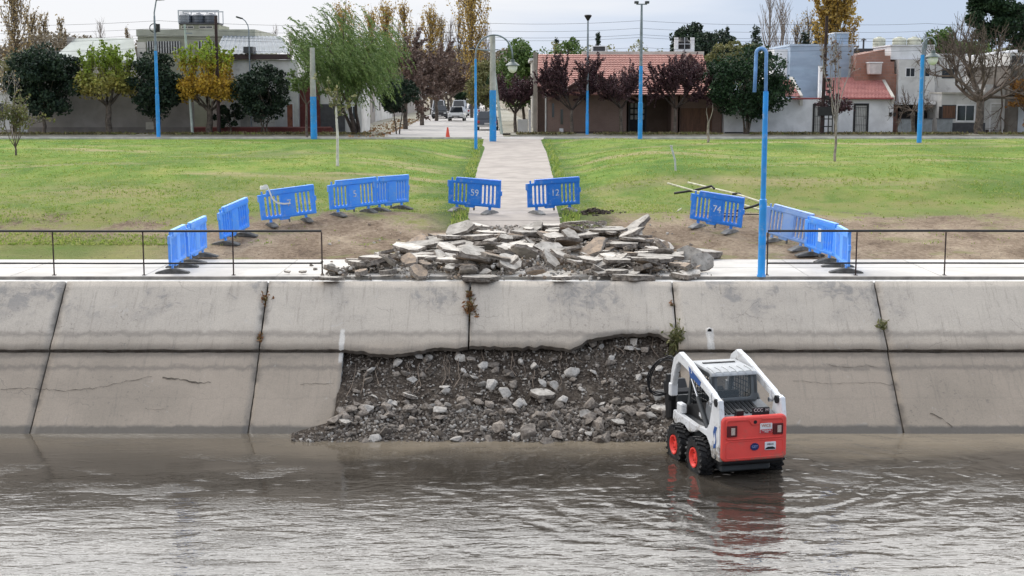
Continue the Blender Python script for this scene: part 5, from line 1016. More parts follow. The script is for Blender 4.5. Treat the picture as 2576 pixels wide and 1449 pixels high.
lpole(2312, 359, 118, 138, .12, 'blue lamp post with a lantern in front of the white two storey house', 'arch')
# service poles
def pole(u, v, vt, r, mat, label, lean=0, base=None, name='utility_pole'):
    p = Vector(base) if base is not None else gp(u, v); o = empty(name, p); T(o, label, 'pole'); H = vtop(vt, p); mb = MB(); mb.lathe([(r, 0), (r * .75, H)], n=12)
    mb.v = [(x + lean * z / H, y, z) for x, y, z in mb.v]; mb.build('pole', mat, o, world=False, smooth='a'); return o, H
o, H = pole(480, 336, 62, .10, M_greenish, 'pale green pole on the pavement left of the golden mulberry', -.3, (gl(483, 94.5)[0], 94.5, 4.27)); mb = MB(); mb.bx(-.35, .2, -.03, .03, H - .6, H - .53); mb.build('cross_arm', M_galv, o, world=False)
pole(549, 335, 40, .13, M_brownp, 'dark brown wooden pole in front of the golden mulberry', 0, (gl(550, 94)[0], 94, 4.27))
o, H = pole(1262, 337, 92, .10, M_greenish, 'thin leaning grey green pole behind the concrete post', -.75, (gl(1262, 95)[0], 95, 4.27)); mb = MB(); mb.bx(-1.3, -.2, -.03, .03, H - .9, H - .84); mb.build('cross_arm', M_galv, o, world=False)
for a in (-1.2, -.5): mb = MB(); mb.lathe([(.03, H - .84), (.05, H - .8), (.03, H - .7)], (a, 0, 0), 8); mb.build('insulator', M_offw, o, world=False)
o, H = pole(640, 330, 75, .06, M_galv, 'thin grey lamp pole with a bent arm behind the metal roofed house', 0, (gl(646, 99.6)[0], 97.4, 4.27)); mb = MB(); mb.tube([(0, 0, H - .05), (-.05, 0, H + .3), (-.22, 0, H + .6), (-.4, 0, H + .75)], .035, 8); mb.build('arm', M_galv, o, world=False); cobra(o, (-.38, 0, H + .75), (-1, 0, .3), .5)
o, H = pole(2069, 346, 40, .14, M_brownp, 'tall dark brown pole carrying electrical cabinets in front of the white house', .12, (gl(2068, 94)[0], 94, 4.27)); mb = MB(); mb.bx(-.33, .62, -.32, -.14, 1.25, 1.85); mb.build('cabinet', M_iron, o, world=False, bevel=.02); mb = MB()
for a in (.35, .62): mb.bx(a, a + .06, -.25, -.19, .05, 3.6)
for z in (.5, 1.0, 2.3, 2.9): mb.bx(-.1, .66, -.18, -.13, z, z + .07)
mb.build('support_frame', M_iron, o, world=False); mb = MB()
for q in np.linspace(2.0, 3.5, 5): mb.bx(.2 + .1 * math.sin(q * 7), .45 + .1 * math.sin(q * 7), -.34, -.19, q, q + .22)
mb.build('switchgear', M_iron, o, world=False)
o, H = pole(2322, 345, 95, .10, M_galv, 'grey pole with a long lamp head right behind the blue lantern post', 0, (gl(2320, 94.5)[0], 94.5, 4.27)); mb = MB(); mb.lathe([(.05, H - .8), (.13, H - .7), (.14, H - .1), (.05, H + .25)], (0, 0, 0), 10); mb.build('lamp_head', M_galv, o, world=False, smooth='a')
# two pale stakes and the staked sapling
p = gp(849, 418); o = empty('sapling', p); T(o, 'thin young tree with a white painted stem on the lawn before the willow', 'tree'); H = vtop(268, p); mb = MB(); mb.tube([(0, 0, -.02), (.02, 0, H * .5), (-.02, 0, H)], [.06, .05, .035], 8); mb.build('trunk', pm('limewash_white', (.62, .58, .52), .9, .15, 6, .2), o, world=False, smooth='a')
rng = np.random.default_rng(3); sg = []
for q in range(5): sg += limb(rng, (0, 0, H * (.8 + .04 * q)), (rng.normal() * .35, rng.normal() * .3, H + .3 + .2 * q), .018, .008, 4, .05)
V, Q = segs_mesh(sg, 4); npmesh('branches', V, Q, TWIG, o, world=False); P = np.concatenate([np.array([s[1]]) + rng.normal(size=(8, 3)) * .07 for s in sg]); V, Q = leaves(rng, P, .09, 1.8); npmesh('crown', V, Q, L_olive, o, world=False)
p = gp(1696, 430); o = empty('stake', p); T(o, 'short crooked whitish stake standing alone on the right lawn', 'stake'); mb = MB(); mb.tube([(.05, 0, -.02), (0.02, 0, .4), (-.10, 0, .78), (-.12, 0, .86)], .035, 8); mb.build('stick', pm('limewash_grey', (.50, .52, .50), .9, .15, 6, .2), o, world=False, smooth='a'); mb = MB(); mb.lathe([(.04, .84), (.055, .86), (.05, .9)], (-.12, 0, 0), 8); mb.build('cap', M_shut, o, world=False)
# cone
p = gp(1126, 352); p.y = 89.5; p.x = gl(1126, 89.5)[0]; p.z = 4.16; o = empty('traffic_cone', p); T(o, 'tall narrow orange red traffic cone at the mouth of the side street', 'traffic cone'); mb = MB(); mb.lathe([(.15, .03), (.11, .25), (.05, .68), (.03, .7)], n=16); mb.build('cone_body', pm('cone_orange_red', (.62, .07, .035), .6, .1, 3, .05), o, world=False, smooth='a'); mb = MB(); mb.bx(-.19, .19, -.19, .19, 0, .035); mb.build('cone_base', pm('cone_base_dull', (.25, .05, .03), .8, .1, 3, .05), o, world=False, bevel=.01)
# overhead wires
def wire(pts, r, label):
    mb = MB(); a = []; 
    for i in range(len(pts) - 1):
        A, B = Vector(pts[i]), Vector(pts[i + 1]); sag = (B - A).length * .012
        for j in range(13 if i == len(pts) - 2 else 12): t = j / 12; a.append(A.lerp(B, t) - Vector((0, 0, sag * 4 * t * (1 - t))))
    mb.tube(a, r, 4); o = mb.build('overhead_wire', M_iron, None, loc=tuple(a[0])); T(o, label, 'wire', 'overhead wires above the roofs')
for i, (v, Y, r, lab) in enumerate(((55, 94, .012, 'highest overhead wire crossing the whole sky'), (74, 94.4, .011, 'second overhead wire just under the highest one'), (90, 97, .012, 'third overhead wire near the roof ridges'), (97, 97.2, .012, 'fourth overhead wire close below the third'), (122, 94, .011, 'lowest overhead wire crossing in front of the roofs'))):
    wire([at(u, v + d, Y) for u, d in ((-300, 6), (399, -3), (1245, 4), (1610, -3), (2072, 5), (2330, 4), (2900, 8))], r, lab)

# ------------------------------------------------------------------ railings on the promenade edge
def railing(xa, xb, posts, label):
    o = empty('railing', (xa, 31.8, 2.85)); T(o, label, 'railing'); Ht = at(0, 581, 31.8).z - 2.85; Hm = at(0, 662, 31.8).z - 2.85
    L = xb - xa
    for z in (Ht, Hm): mb = MB(); mb.tube([(0, 0, z), (L * .33, 0, z + .004), (L * .66, 0, z - .006), (L, 0, z)], .027 if z == Ht else .02, 8); mb.build('rail', M_iron, o, world=False, smooth='a')
    for x in posts: mb = MB(); mb.tube([(x - xa, 0, 0), (x - xa, 0, Ht - .03)], .017, 8); mb.bx(x - xa - .04, x - xa + .04, -.04, .04, -.02, .012); mb.build('post', pm('iron_rusty', (.05, .03, .024), .85, .3, 9, .3), o, world=False)
xs_ = [at(u, 700, 31.8).x for u in (137, 363, 588, 811)]; d_ = xs_[1] - xs_[0]; railing(xs_[0] - 4 * d_, xs_[3], [xs_[0] - d_ * i for i in (4, 3, 2, 1)] + xs_, 'black iron railing on the canal edge left of the rubble')
xs_ = [at(u, 700, 31.8).x for u in (1929, 2152, 2375)]; d_ = xs_[1] - xs_[0]; railing(xs_[0], xs_[2] + 4 * d_, xs_ + [xs_[2] + d_ * i for i in (1, 2, 3, 4)], 'black iron railing on the canal edge right of the blue post')
# torn off railing lying behind the numbered barrier
p = gp(1840, 560); o = empty('fallen_railing', p); T(o, 'torn off railing pieces of pale and black tube lying behind barrier 74', 'railing')
def span(name, a, b, h0, h1, r, m, mid=None):
    A = gp(*a) + Vector((0, 0, h0)); B = gp(*b) + Vector((0, 0, h1)); P = [A, B] if mid is None else [A] + [gp(*q[:2]) + Vector((0, 0, q[2])) for q in mid] + [B]; m_ = MB(); m_.tube(P, r, 8); m_.build(name, m, o, smooth='a')
M_palet = pm('tube_pale_yellow', (.58, .56, .40), .6, .15, 8, .1)
def atY(u, v, Y): return at(u, v, Y)
def span2(name, P, r, m): m_ = MB(); m_.tube([at(*q) for q in P], r, 8); m_.build(name, m, o, smooth='a')
Yb_ = 40.2
span2('rail', [(1680, 461, 41.8), (1760, 484, 40.8), (1925, 531, 38.9)], .028, M_palet); span2('rail', [(1731, 459, 42.6), (1850, 487, 40.4), (1930, 513, 39.2)], .028, M_palet)
span2('bent_post', [(1697, 486, 41.5), (1745, 479, 41.0), (1790, 468, 40.9), (1797, 475, 40.8)], .035, M_iron); span2('bent_post', [(1843, 488, 40.4), (1860, 487, 40.3), (1868, 494, 40.2)], .035, M_iron); span2('bent_post', [(1850, 531, 39.2), (1895, 519, 38.6), (1928, 507, 38.6)], .035, M_iron); span2('bent_post', [(1689, 540, 40.6), (1780, 541, 40.0), (1860, 545, 39.2)], .025, M_iron); span2('bent_post', [(1700, 534, 41.0), (1714, 524, 41.2)], .02, M_palet); span2('bent_post', [(1700, 535, 41.1), (1790, 536, 40.4), (1920, 540, 38.9)], .018, M_iron)

# ------------------------------------------------------------------ blue plastic barriers
M_bl = {k: bluemat('barrier_blue_' + k, c, c2) for k, c, c2 in (('deep', (.012, .15, .55), (.02, .18, .60)), ('mid', (.04, .23, .76), (.08, .30, .80)), ('light', (.07, .27, .80), (.14, .35, .80)), ('faded', (.22, .33, .56), (.14, .28, .62)))}
M_foot = pm('foot_rubber_grey', (.13, .125, .115), .9, .25, 6, .3); M_footl = pm('foot_dusty_grey', (.27, .26, .24), .9, .2, 6, .3)
def slot(x, z0, z1, w=.070):
    r = w / 2; return [(x + r * math.cos(R(a)), z1 - r + r * math.sin(R(a))) for a in range(0, 181, 45)] + [(x - r * math.cos(R(a)), z0 + r - r * math.sin(R(a))) for a in range(0, 181, 45)]
HB_ = 1.06
outer = [(-.82, .27), (-.30, .25), (-.27, .20), (.0, .20), (.03, .25), (.82, .25), (.82, .60), (.86, .62), (.86, .74), (.82, .76), (.82, HB_ - .02), (-.58, HB_ - .02), (-.60, HB_ - .09), (-.86, HB_ - .10), (-.86, .78), (-.82, .76)]
slots = [slot(-.64 + .125 * i, .34, .90, .082) for i in range(4)] + [slot(.27 + .125 * i, .34, .90, .082) for i in range(4)]
ME_panel = plate_me(outer, slots, .062, .006); 
def barrier(uv0, uv1, key, label, num=None, foot=M_foot, tilt=0, flip=1):
    A, B = gp(*uv0), gp(*uv1); c = (A + B) / 2; rz = math.atan2(B.y - A.y, B.x - A.x); o = empty('plastic_barrier', c, rz); L = (B - A).xy.length; pitch = -math.atan2(B.z - A.z, L)
    o.rotation_euler = (R(tilt), pitch, rz); s = min(1.12, max(.96, L / 1.68)); s = 1 + (s - 1) * .6; o.scale = (s, 1, 1)
    T(o, label, 'barrier', 'blue plastic barriers round the demolition'); m = M_bl[key]
    me = ME_panel.copy(); pn = link('panel', me, m, o, world=False); pn.data.polygons.foreach_set('use_smooth', [False] * len(pn.data.polygons))
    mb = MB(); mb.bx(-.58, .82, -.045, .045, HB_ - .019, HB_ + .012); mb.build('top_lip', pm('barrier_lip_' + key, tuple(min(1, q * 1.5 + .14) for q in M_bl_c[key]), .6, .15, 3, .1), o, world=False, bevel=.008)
    mb = MB(); mb.bx(-.58, .82, -.052, -.0315, .925, HB_ - .03); mb.bx(-.70, .74, -.048, -.0315, .275, .325); mb.bx(-.17, .19, -.040, -.0315, .33, .90); mb.build('moulded_ribs', m, o, world=False, bevel=.006)
    mb = MB(); mb.lathe([(.025, HB_ - .10), (.025, HB_ - .01)], (-.72, 0, 0), 8); mb.build('hinge_pin', m, o, world=False)
    mb = MB(); mb.bx(-.02, .02, -.02, .02, .12, .205); mb.build('peg', M_foot, o, world=False)
    for x in (-.55, .5):
        mb = MB(); mb.prism([(-.40, 0), (.40, 0), (.38, .035), (.16, .095), (.06, .115), (-.06, .115), (-.16, .095), (-.38, .035)], x - .09, x + .09, 'x'); f = mb.build('foot', foot, o, world=False, bevel=.012); mb = MB(); mb.bx(x - .035, x + .035, -.022, .022, .116, .262); mb.build('stem', m, f, world=False)
    if num:
        me = text_me(num, .27, .002); t = link('number', me, pm('number_paint_pale', (.62, .66, .70), .7, .25, 9, 0, dirt=((.1, .25, .55), .95)), o, world=False); t.location = (.03, -.043, .64)
    for ch in o.children:
        if ch.name.split('.')[0] != 'foot': ch.location.z -= .06
        else:
            for st_ in ch.children: st_.location.z -= .05; st_.scale.z = .97
    return o
M_bl_c = {'deep': (.012, .125, .50), 'mid': (.035, .20, .72), 'light': (.07, .27, .80), 'faded': (.17, .27, .50)}
barrier((427, 693), (467, 668), 'light', 'blue barrier standing on the promenade, leftmost of all, seen nearly edge on')
barrier((472, 668), (520, 641), 'light', 'second blue barrier from the left, with one foot on the pavement edge')
barrier((556, 622), (628, 588), 'mid', 'blue barrier seen at a slant, third from the left on the bare soil')
b4 = barrier((668, 572), (790, 555), 'mid', 'blue barrier with a white strip of tape hanging over it', '7')
barrier((843, 545), (939, 533), 'mid', 'left one of the two linked blue barriers left of the path', '5')
barrier((941, 533), (1026, 524), 'mid', 'right one of the two linked blue barriers left of the path')
barrier((1120, 528), (1266, 541), 'deep', 'blue barrier numbered 59 at the left edge of the path', '59', M_footl)
barrier((1318, 541), (1468, 528), 'deep', 'blue barrier numbered 12 at the right edge of the path', '12', M_footl)
barrier((1740, 570), (1857, 590), 'deep', 'blue barrier numbered 74 in front of the fallen railing', '74', M_footl)
barrier((1934, 606), (2022, 632), 'faded', 'pale washed out blue barrier right of the tall blue post', None, M_footl)
barrier((2028, 642), (2097, 664), 'mid', 'blue barrier with a small white sticker behind the right railing')
barrier((2099, 666), (2138, 694), 'light', 'rightmost blue barrier, standing on the promenade behind the right railing', None)
# tape on barrier 4: its own thing
t = empty('tape', b4.location + Vector((0, 0, 0)), b4.rotation_euler[2]); T(t, 'white strip of tape hanging from the corner of the fourth blue barrier', 'tape'); mb = MB(); pts = [(-.74, -.02, 1.08), (-.66, -.07, 1.1), (-.60, -.08, .95), (-.52, -.09, .72), (-.38, -.09, .60), (-.18, -.09, .57), (.0, -.09, .58)]
for a, b in zip(pts[:-1], pts[1:]):
    A, B = Vector(a), Vector(b); w = Vector((0, 0, 1)).cross(B - A); w = Vector((-(B - A).z, 0, (B - A).x)).normalized() * .022; e = Vector((0, .004, 0)); mb.add([A - w, B - w, B + w, A + w, A - w + e, B - w + e, B + w + e, A + w + e], [(0, 1, 2, 3), (4, 7, 6, 5), (0, 4, 5, 1), (2, 6, 7, 3)])
mb.bx(-.82, -.66, -.06, .06, .98, 1.075); mb.build('strip', pm('tape_white', (.7, .7, .64), .6, .05, 4, 0), t, world=False)
s_ = [o for o in bpy.data.objects if o.get('label', '').startswith('blue barrier with a small white')][0]
me = plate_me(rr(-.06, .10, .45, .78, .01), [], .003); k_ = link('sticker', me, pm('sticker_white', (.6, .68, .78), .6, .1, 8, 0), s_, world=False); k_.location = (0, -.046, 0)

def verge():
    """low weedy verge between the pavement and the street"""
    rng = np.random.default_rng(77); P = []
    while len(P) < 9000:
        y = rng.uniform(93.3, 94.7); x = rng.uniform(-42, 42)
        if -9.5 < x < .3 or noise.noise(Vector((x * .3, 4, 0))) + rng.uniform(-.3, .3) < -.05: continue
        P.append((x, y, 4.28 + rng.uniform(0, .10)))
    V, Q = leaves(rng, np.array(P), .12, 2.0, up=.7); o = npmesh('verge_weeds', V, Q, leafmat('verge_leaves', [(.06, .06, .03), (.12, .11, .05), (.20, .16, .08), (.16, .18, .05)], .4, .2)); S(o, 'stuff', 'weeds and fallen leaves along the pavement edge', 'weeds')
    P = np.stack([rng.uniform(-11, -8.3, 700) , rng.uniform(90.5, 150, 700), rng.uniform(4.17, 4.32, 700)], 1); P[:, 0] += (P[:, 1] - 93) * SK
    V, Q = leaves(rng, P, .16, 1.3); o = npmesh('fallen_leaves', V, Q, leafmat('fallen_leaf', [(.22, .10, .05), (.32, .18, .08), (.30, .24, .14)], .4, .1)); S(o, 'stuff', 'brown fallen leaves along the left kerb of the side street', 'leaves')
verge()

# ------------------------------------------------------------------ breach: bare earth bank, stones, roots
def bank_y(x, z):
    b = wall_y(z)
    off = float(np.interp(z, [-.4, 0, .15, .4, .8, 1.2, 1.7, 2.0], [-.75, -.62, -.50, -.22, .05, .24, .34, .36]))
    xq = -4.6 + .85 * min(1, max(0, z) / .22); e = sstep(xq - .1, xq + .12, x)
    off = off * e + (1 - e) * .25 if z > .35 else off * e + (1 - e) * .5
    n = .13 * noise.noise(Vector((x * 1.1, z * 2, 3))) + .08 * noise.noise(Vector((x * 3.3, z * 5, 8))) + .045 * noise.noise(Vector((x * 9, z * 12, 1)))
    return b + off - n * (1.2 if z < .7 else .8)
def mat_earth():
    m, nt, b = _nt('dark_earth'); g = G(nt); pos = g.n('ShaderNodeNewGeometry').outputs['Position']; n1 = g.noise(pos, 2.2, 6, .7, .5); n2 = g.noise(pos, 17, 6, .75)
    c = g.ramp(g.math('MULTIPLY_ADD', n2, .6, g.math('MULTIPLY', n1, .45)), [(.38, (.014, .011, .009)), (.50, (.055, .043, .034)), (.60, (.12, .098, .078)), (.74, (.26, .22, .18))])
    nt.links.new(c, b.inputs['Base Color']); b.inputs['Roughness'].default_value = .95; b.inputs['Specular IOR Level'].default_value = .15; nt.links.new(g.bump(g.math('ADD', n2, n1), .9, .08), b.inputs['Normal']); return m
xs = np.arange(-5.3, 3.72, .05); zs = np.concatenate([np.arange(-.4, 1.95, .045)])
V = [(x, bank_y(x, z), z) for z in zs for x in xs]; nx = len(xs); i = (np.arange(nx - 1)[None, :] + nx * np.arange(len(zs) - 1)[:, None]).ravel()
o = npmesh('earth_bank', V, np.stack([i, i + 1, i + 1 + nx, i + nx], 1), mat_earth()); S(o, 'stuff', 'dark bare earth of the collapsed bank inside the broken wall', 'soil')
def stonemat(name, c, c2, rnd=.35, sc_=7.0):
    return pm(name, c, .92, .2, sc_, .5, col2=c2, rnd=rnd, dirt=((.06, .05, .042), .55))
M_st1 = stonemat('stone_brown_grey', (.25, .215, .18), (.12, .10, .083)); M_st2 = stonemat('stone_light_concrete', (.42, .39, .35), (.30, .275, .245), .2); M_top = stonemat('slab_top_pale', (.45, .415, .365), (.30, .272, .235), .28, 3.0); M_side = stonemat('slab_rough_side', (.26, .225, .19), (.12, .10, .083), .3, 9); M_und = stonemat('slab_underside_sandy', (.34, .255, .18), (.20, .16, .125), .3, 5)
def stone_me(seed, flat=.65):
    rng = random.Random(seed); bm = bmesh.new()
    for _ in range(13):
        v = Vector((rng.gauss(0, 1), rng.gauss(0, 1), rng.gauss(0, 1))).normalized() * rng.uniform(.75, 1.05); bm.verts.new((v.x * .5, v.y * .5 * rng.uniform(.8, 1), v.z * .5 * flat))
    r = bmesh.ops.convex_hull(bm, input=bm.verts); bmesh.ops.delete(bm, geom=[e for e in r['geom_interior'] if isinstance(e, bmesh.types.BMVert)], context='VERTS')
    bmesh.ops.bevel(bm, geom=list(bm.edges), offset=.025, segments=1, affect='EDGES', clamp_overlap=True); bmesh.ops.triangulate(bm, faces=bm.faces)
    me = bpy.data.meshes.new('stone'); bm.to_mesh(me); bm.free(); return me
def slab_me(seed, pts=None, th=None):
    """broken slab: ragged polygon ~1 m wide, smooth top, rough sides, sandy underside"""
    rng = random.Random(seed); n = rng.randint(5, 8); th = th or rng.uniform(.09, .15); asp = rng.uniform(.5, .85); P = []
    if pts is None:
        for i in range(n):
            a = 2 * math.pi * (i + rng.uniform(-.3, .3)) / n; r = rng.uniform(.38, .54); P.append(Vector((r * math.cos(a), r * math.sin(a) * asp)))
    else: P = [Vector(q) for q in pts]
    Q = []
    for i in range(len(P)):
        a, b = P[i], P[(i + 1) % len(P)]; k = max(2, int((b - a).length / .12))
        for j in range(k): t = j / k; q = a.lerp(b, t); Q.append(q + Vector((rng.uniform(-1, 1), rng.uniform(-1, 1))) * (.018 if j else .0))
    bm = bmesh.new(); N = len(Q); lay = []
    for z, s, jt in ((th / 2, 1.0, 0), (th * .1, 1.0, .028), (-th * .32, .985, .03), (-th / 2, .93, .02)):
        lay.append([bm.verts.new((q.x * s + rng.uniform(-jt, jt), q.y * s + rng.uniform(-jt, jt), z + rng.uniform(-jt, jt) * .4)) for q in Q])
    f = bm.faces.new(lay[0]); f.material_index = 0
    for a, b in zip(lay[:-1], lay[1:]):
        for i in range(N): f = bm.faces.new((a[i], b[i], b[(i + 1) % N], a[(i + 1) % N])); f.material_index = 1
    f = bm.faces.new(lay[-1][::-1]); f.material_index = 2; bmesh.ops.triangulate(bm, faces=bm.faces[:]); bmesh.ops.recalc_face_normals(bm, faces=bm.faces)
    me = bpy.data.meshes.new('slab'); bm.to_mesh(me); bm.free(); [me.materials.append(q) for q in (M_top, M_side, M_und)]; return me
def put(me, name, loc, rot, scl, label, cat, group):
    o = bpy.data.objects.new(name, me); COL.objects.link(o); o.location = loc; o.rotation_euler = rot; o.scale = scl if isinstance(scl, (tuple, list)) else (scl,) * 3; return T(o, label, cat, group)
STM = []; 
for k in range(14): me = stone_me(k, random.uniform(.5, .8)); me.materials.append(M_st1); STM.append(me)
STL = []
for k in range(8): me = stone_me(40 + k, random.uniform(.35, .7)); me.materials.append(M_st2); STL.append(me)
random.seed(21)
GS = 'loose stones on the earth bank in the breach'
def inhole(x, z): return -3.5 < x < 3.4 and z < hole_top(x) - .06
small = []; cnt = 0
L_ST = 'dark brown stone among many alike on the broken canal bank'; L_LT = 'pale broken concrete lump among dark stones on the canal bank'
while cnt < 262:
    low = random.random() < .54; z = random.uniform(-.02, .55) if low else random.uniform(.5, 1.6); x = random.uniform(-3.6, 3.5) if z > .3 else random.uniform(-4.7, 3.5)
    if z > .3 and not inhole(x, z): continue
    if x < -3.75 and z > .06 + .2 * (x + 4.7): continue
    s = random.uniform(.14, .44) * (1.0 if low else .75); lt = random.random() < (.14 if low else .30)
    y = bank_y(x, z) - s * .12; put(random.choice(STL if lt else STM), 'stone', (x, y, z + s * .05), (random.uniform(-.5, .9), random.uniform(-.4, .4), random.uniform(0, 6.28)), s, L_LT if lt else L_ST, 'stone', GS); cnt += 1
# notable pieces (pixel measured)
def onbank(u, v):
    z = 2.0
    while z > -.1:
        d = ray(u, v); t = (z - CAMZ) / d.z
        if d.y * t >= bank_y(d.x * t, z): break
        z -= .01
    return Vector((d.x * t, d.y * t, z))
for n_, (u, v, s, rot, fl, lab) in enumerate([
    (1364, 993, .56, (.25, .1, .3), 'slab', 'flat white slab shaped like a diamond in the middle of the broken bank'), (1273, 992, .48, (1.1, .9, .4), 'stone', 'upright pale oval slab piece left of the white diamond slab'),
    (1157, 902, .26, (1.3, 0, .2), 'slab', 'pale square block hanging under the broken wall edge'), (1438, 938, .38, (1.1, .2, .1), 'stone', 'large rounded grey lump high on the right half of the bank'), (1492, 940, .24, (.6, .3, .8), 'stone', 'small white lump right of the large rounded grey lump'),
    (1660, 998, .46, (1.4, .2, .5), 'slab', 'upright dark grey slab piece beside the loader arm'), (1663, 1030, .42, (.2, 0, .3), 'slab', 'flat white slab below the loader arm'), (1330, 1090, .52, (.9, .1, .2), 'stone', 'big brown boulder at the foot of the bank'),
    (1039, 962, .32, (.8, .2, .5), 'stone', 'pale broken piece on the left half of the bank, under the wall joint'), (1033, 998, .40, (.3, .3, .9), 'slab', 'pale wedge shaped slab on the left half of the bank'), (1236, 968, .32, (.9, .4, .2), 'stone', 'grey lump just above the upright oval slab piece'),
    (1215, 922, .30, (.9, .1, .6), 'stone', 'light grey lump high on the bank below the central joint'), (1363, 966, .26, (.7, .5, .2), 'stone', 'grey angular stone above the white diamond slab'), (1395, 972, .30, (.9, .2, .9), 'stone', 'grey stone right above the white diamond slab'),
    (1540, 905, .22, (.6, .3, .4), 'stone', 'white triangular lump high at the right of the bank'), (1515, 876, .24, (.9, .3, .4), 'stone', 'pale stone under the highest part of the broken edge'), (870, 1063, .30, (.2, .2, .3), 'slab', 'flat pale piece at the lower left end of the bank'),
    (1555, 1063, .28, (.5, .2, .2), 'slab', 'pale thin slab low at the right of the bank'), (1475, 1045, .34, (1.2, .2, .3), 'slab', 'dark grey squarish slab piece low in the right half of the bank'), (1122, 985, .22, (.9, .1, .2), 'stone', 'small grey pointed stone in the middle left of the bank'),
    (1053, 898, .22, (.9, .1, .2), 'stone', 'pale wedge directly under the broken wall edge, left part'), (1080, 902, .20, (.9, .1, .2), 'stone', 'round pale stone directly under the broken wall edge, left part'), (898, 985, .22, (.3, .2, .6), 'stone', 'brown lump near the left edge of the hole'), (1615, 980, .26, (.3, .2, .6), 'stone', 'brown lump near the loader hoses')]):
    q = onbank(u, v)
    if fl == 'slab': me = slab_me(300 + n_, th=.16); put(me, 'concrete_piece', q - Vector((0, .06, -.03)), rot, s * 1.15, lab, 'concrete piece', 'notable concrete pieces on the bank')
    else: me = (STL if 'dark' not in lab and 'brown' not in lab else STM)[n_ % 8]; put(me, 'concrete_piece', q - Vector((0, .05, -.02)), rot, s * 1.1, lab, 'concrete piece', 'notable concrete pieces on the bank')
def scatter(name, n, fn, mats, meshes, label, cat, seed):
    """many small stones joined into one stuff mesh"""
    rng = random.Random(seed); VV = []; FF = []; MI = []; base = 0
    data = []
    for me in meshes:
        v = np.empty(len(me.vertices) * 3, np.float32); me.vertices.foreach_get('co', v); t = np.array([p.vertices[:] for p in me.polygons if len(p.vertices) == 3]); data.append((v.reshape(-1, 3), t))
    for _ in range(n):
        r = fn(rng)
        if r is None: continue
        loc, s, mi = r; v, t = data[rng.randrange(len(data))]; M = np.array(Matrix.Rotation(rng.uniform(0, 6.28), 3, Vector((rng.gauss(0, 1), rng.gauss(0, 1), rng.gauss(0, 1) + .5)).normalized())); VV.append(v @ M.T * s + np.array(loc)); FF.append(t + base); base += len(v); MI += [mi] * len(t)
    o = npmesh(name, np.concatenate(VV), np.concatenate(FF), mats); o.data.polygons.foreach_set('material_index', MI); return S(o, 'stuff', label, cat)
SM = [stone_me(90 + k, .7) for k in range(6)]
def f1(r):
    low = r.random() < .55; z = r.uniform(-.08, .5) if low else r.uniform(.4, 1.7); x = r.uniform(-3.6, 3.6) if z > .3 else r.uniform(-4.6, 3.6)
    if z > .3 and x > -3.5 and z > hole_top(max(-3.6, min(3.5, x))) - .02: return None
    s = r.uniform(.03, .11) * (1.2 if low else .9)
    if x < -3.75 and z > .06 + .2 * (x + 4.7): return None
    return (x, bank_y(x, z) - s * .15, z), s, (1 if r.random() < .16 else 0)
scatter('gravel', 6500, f1, [M_st1, M_st2], SM, 'small stones and crumbs covering the earth bank', 'gravel', 5)
rng = random.Random(4); mb = MB()
for _ in range(46):
    x = rng.uniform(-3.5, 3.4); z = hole_top(x) - rng.uniform(.02, .25); L = rng.uniform(.12, .55); P = []; 
    for i in range(5): zz = z - L * i / 4; P.append((x + rng.uniform(-.02, .02) + .03 * i * rng.uniform(-1, 1), bank_y(x, zz) - .06 - .02 * i % .05, zz))
    mb.tube(P, rng.uniform(.004, .009), 4)
S(mb.build('roots', pm('root_pale', (.22, .17, .13), .9, .2, 6, 0)), 'stuff', 'thin roots hanging from the broken bank', 'roots')

# ------------------------------------------------------------------ pile of broken slabs on the promenade
random.seed(33); SLM = [slab_me(k) for k in range(34)]
GPILE = 'broken concrete slabs heaped on the promenade'
def pile_h(x, y):
    xl = np.interp(y, [31.3, 32.5, 34.5, 36.5, 38.3], [-4.6, -4.2, -3.6, -2.2, -1.2]); xr_ = np.interp(y, [31.3, 33, 35.0, 37.0, 38.3], [4.3, 4.5, 4.3, 3.7, 2.9])
    if x < xl or x > xr_: return 0
    e = min(1, (x - xl) / 1.0, (xr_ - x) / .8) ; f = min(1, (y - 31.0) / .9, (38.9 - y) / 1.2); return max(0, .30 * min(e, 1) * max(f, 0) * (1 + .35 * noise.noise(Vector((x * .8, y * .8, 0)))))
def gz(x, y): return hz(x, y) if y > 31.6 else 2.8
cells = []
kinds = [('pale flat slab piece lying level in the heap', (-.12, .12)), ('grey broken slab tilted in the heap', (.15, .42)), ('steeply tipped slab piece in the heap', (.5, .9))]
cnt = 0; tries = 0
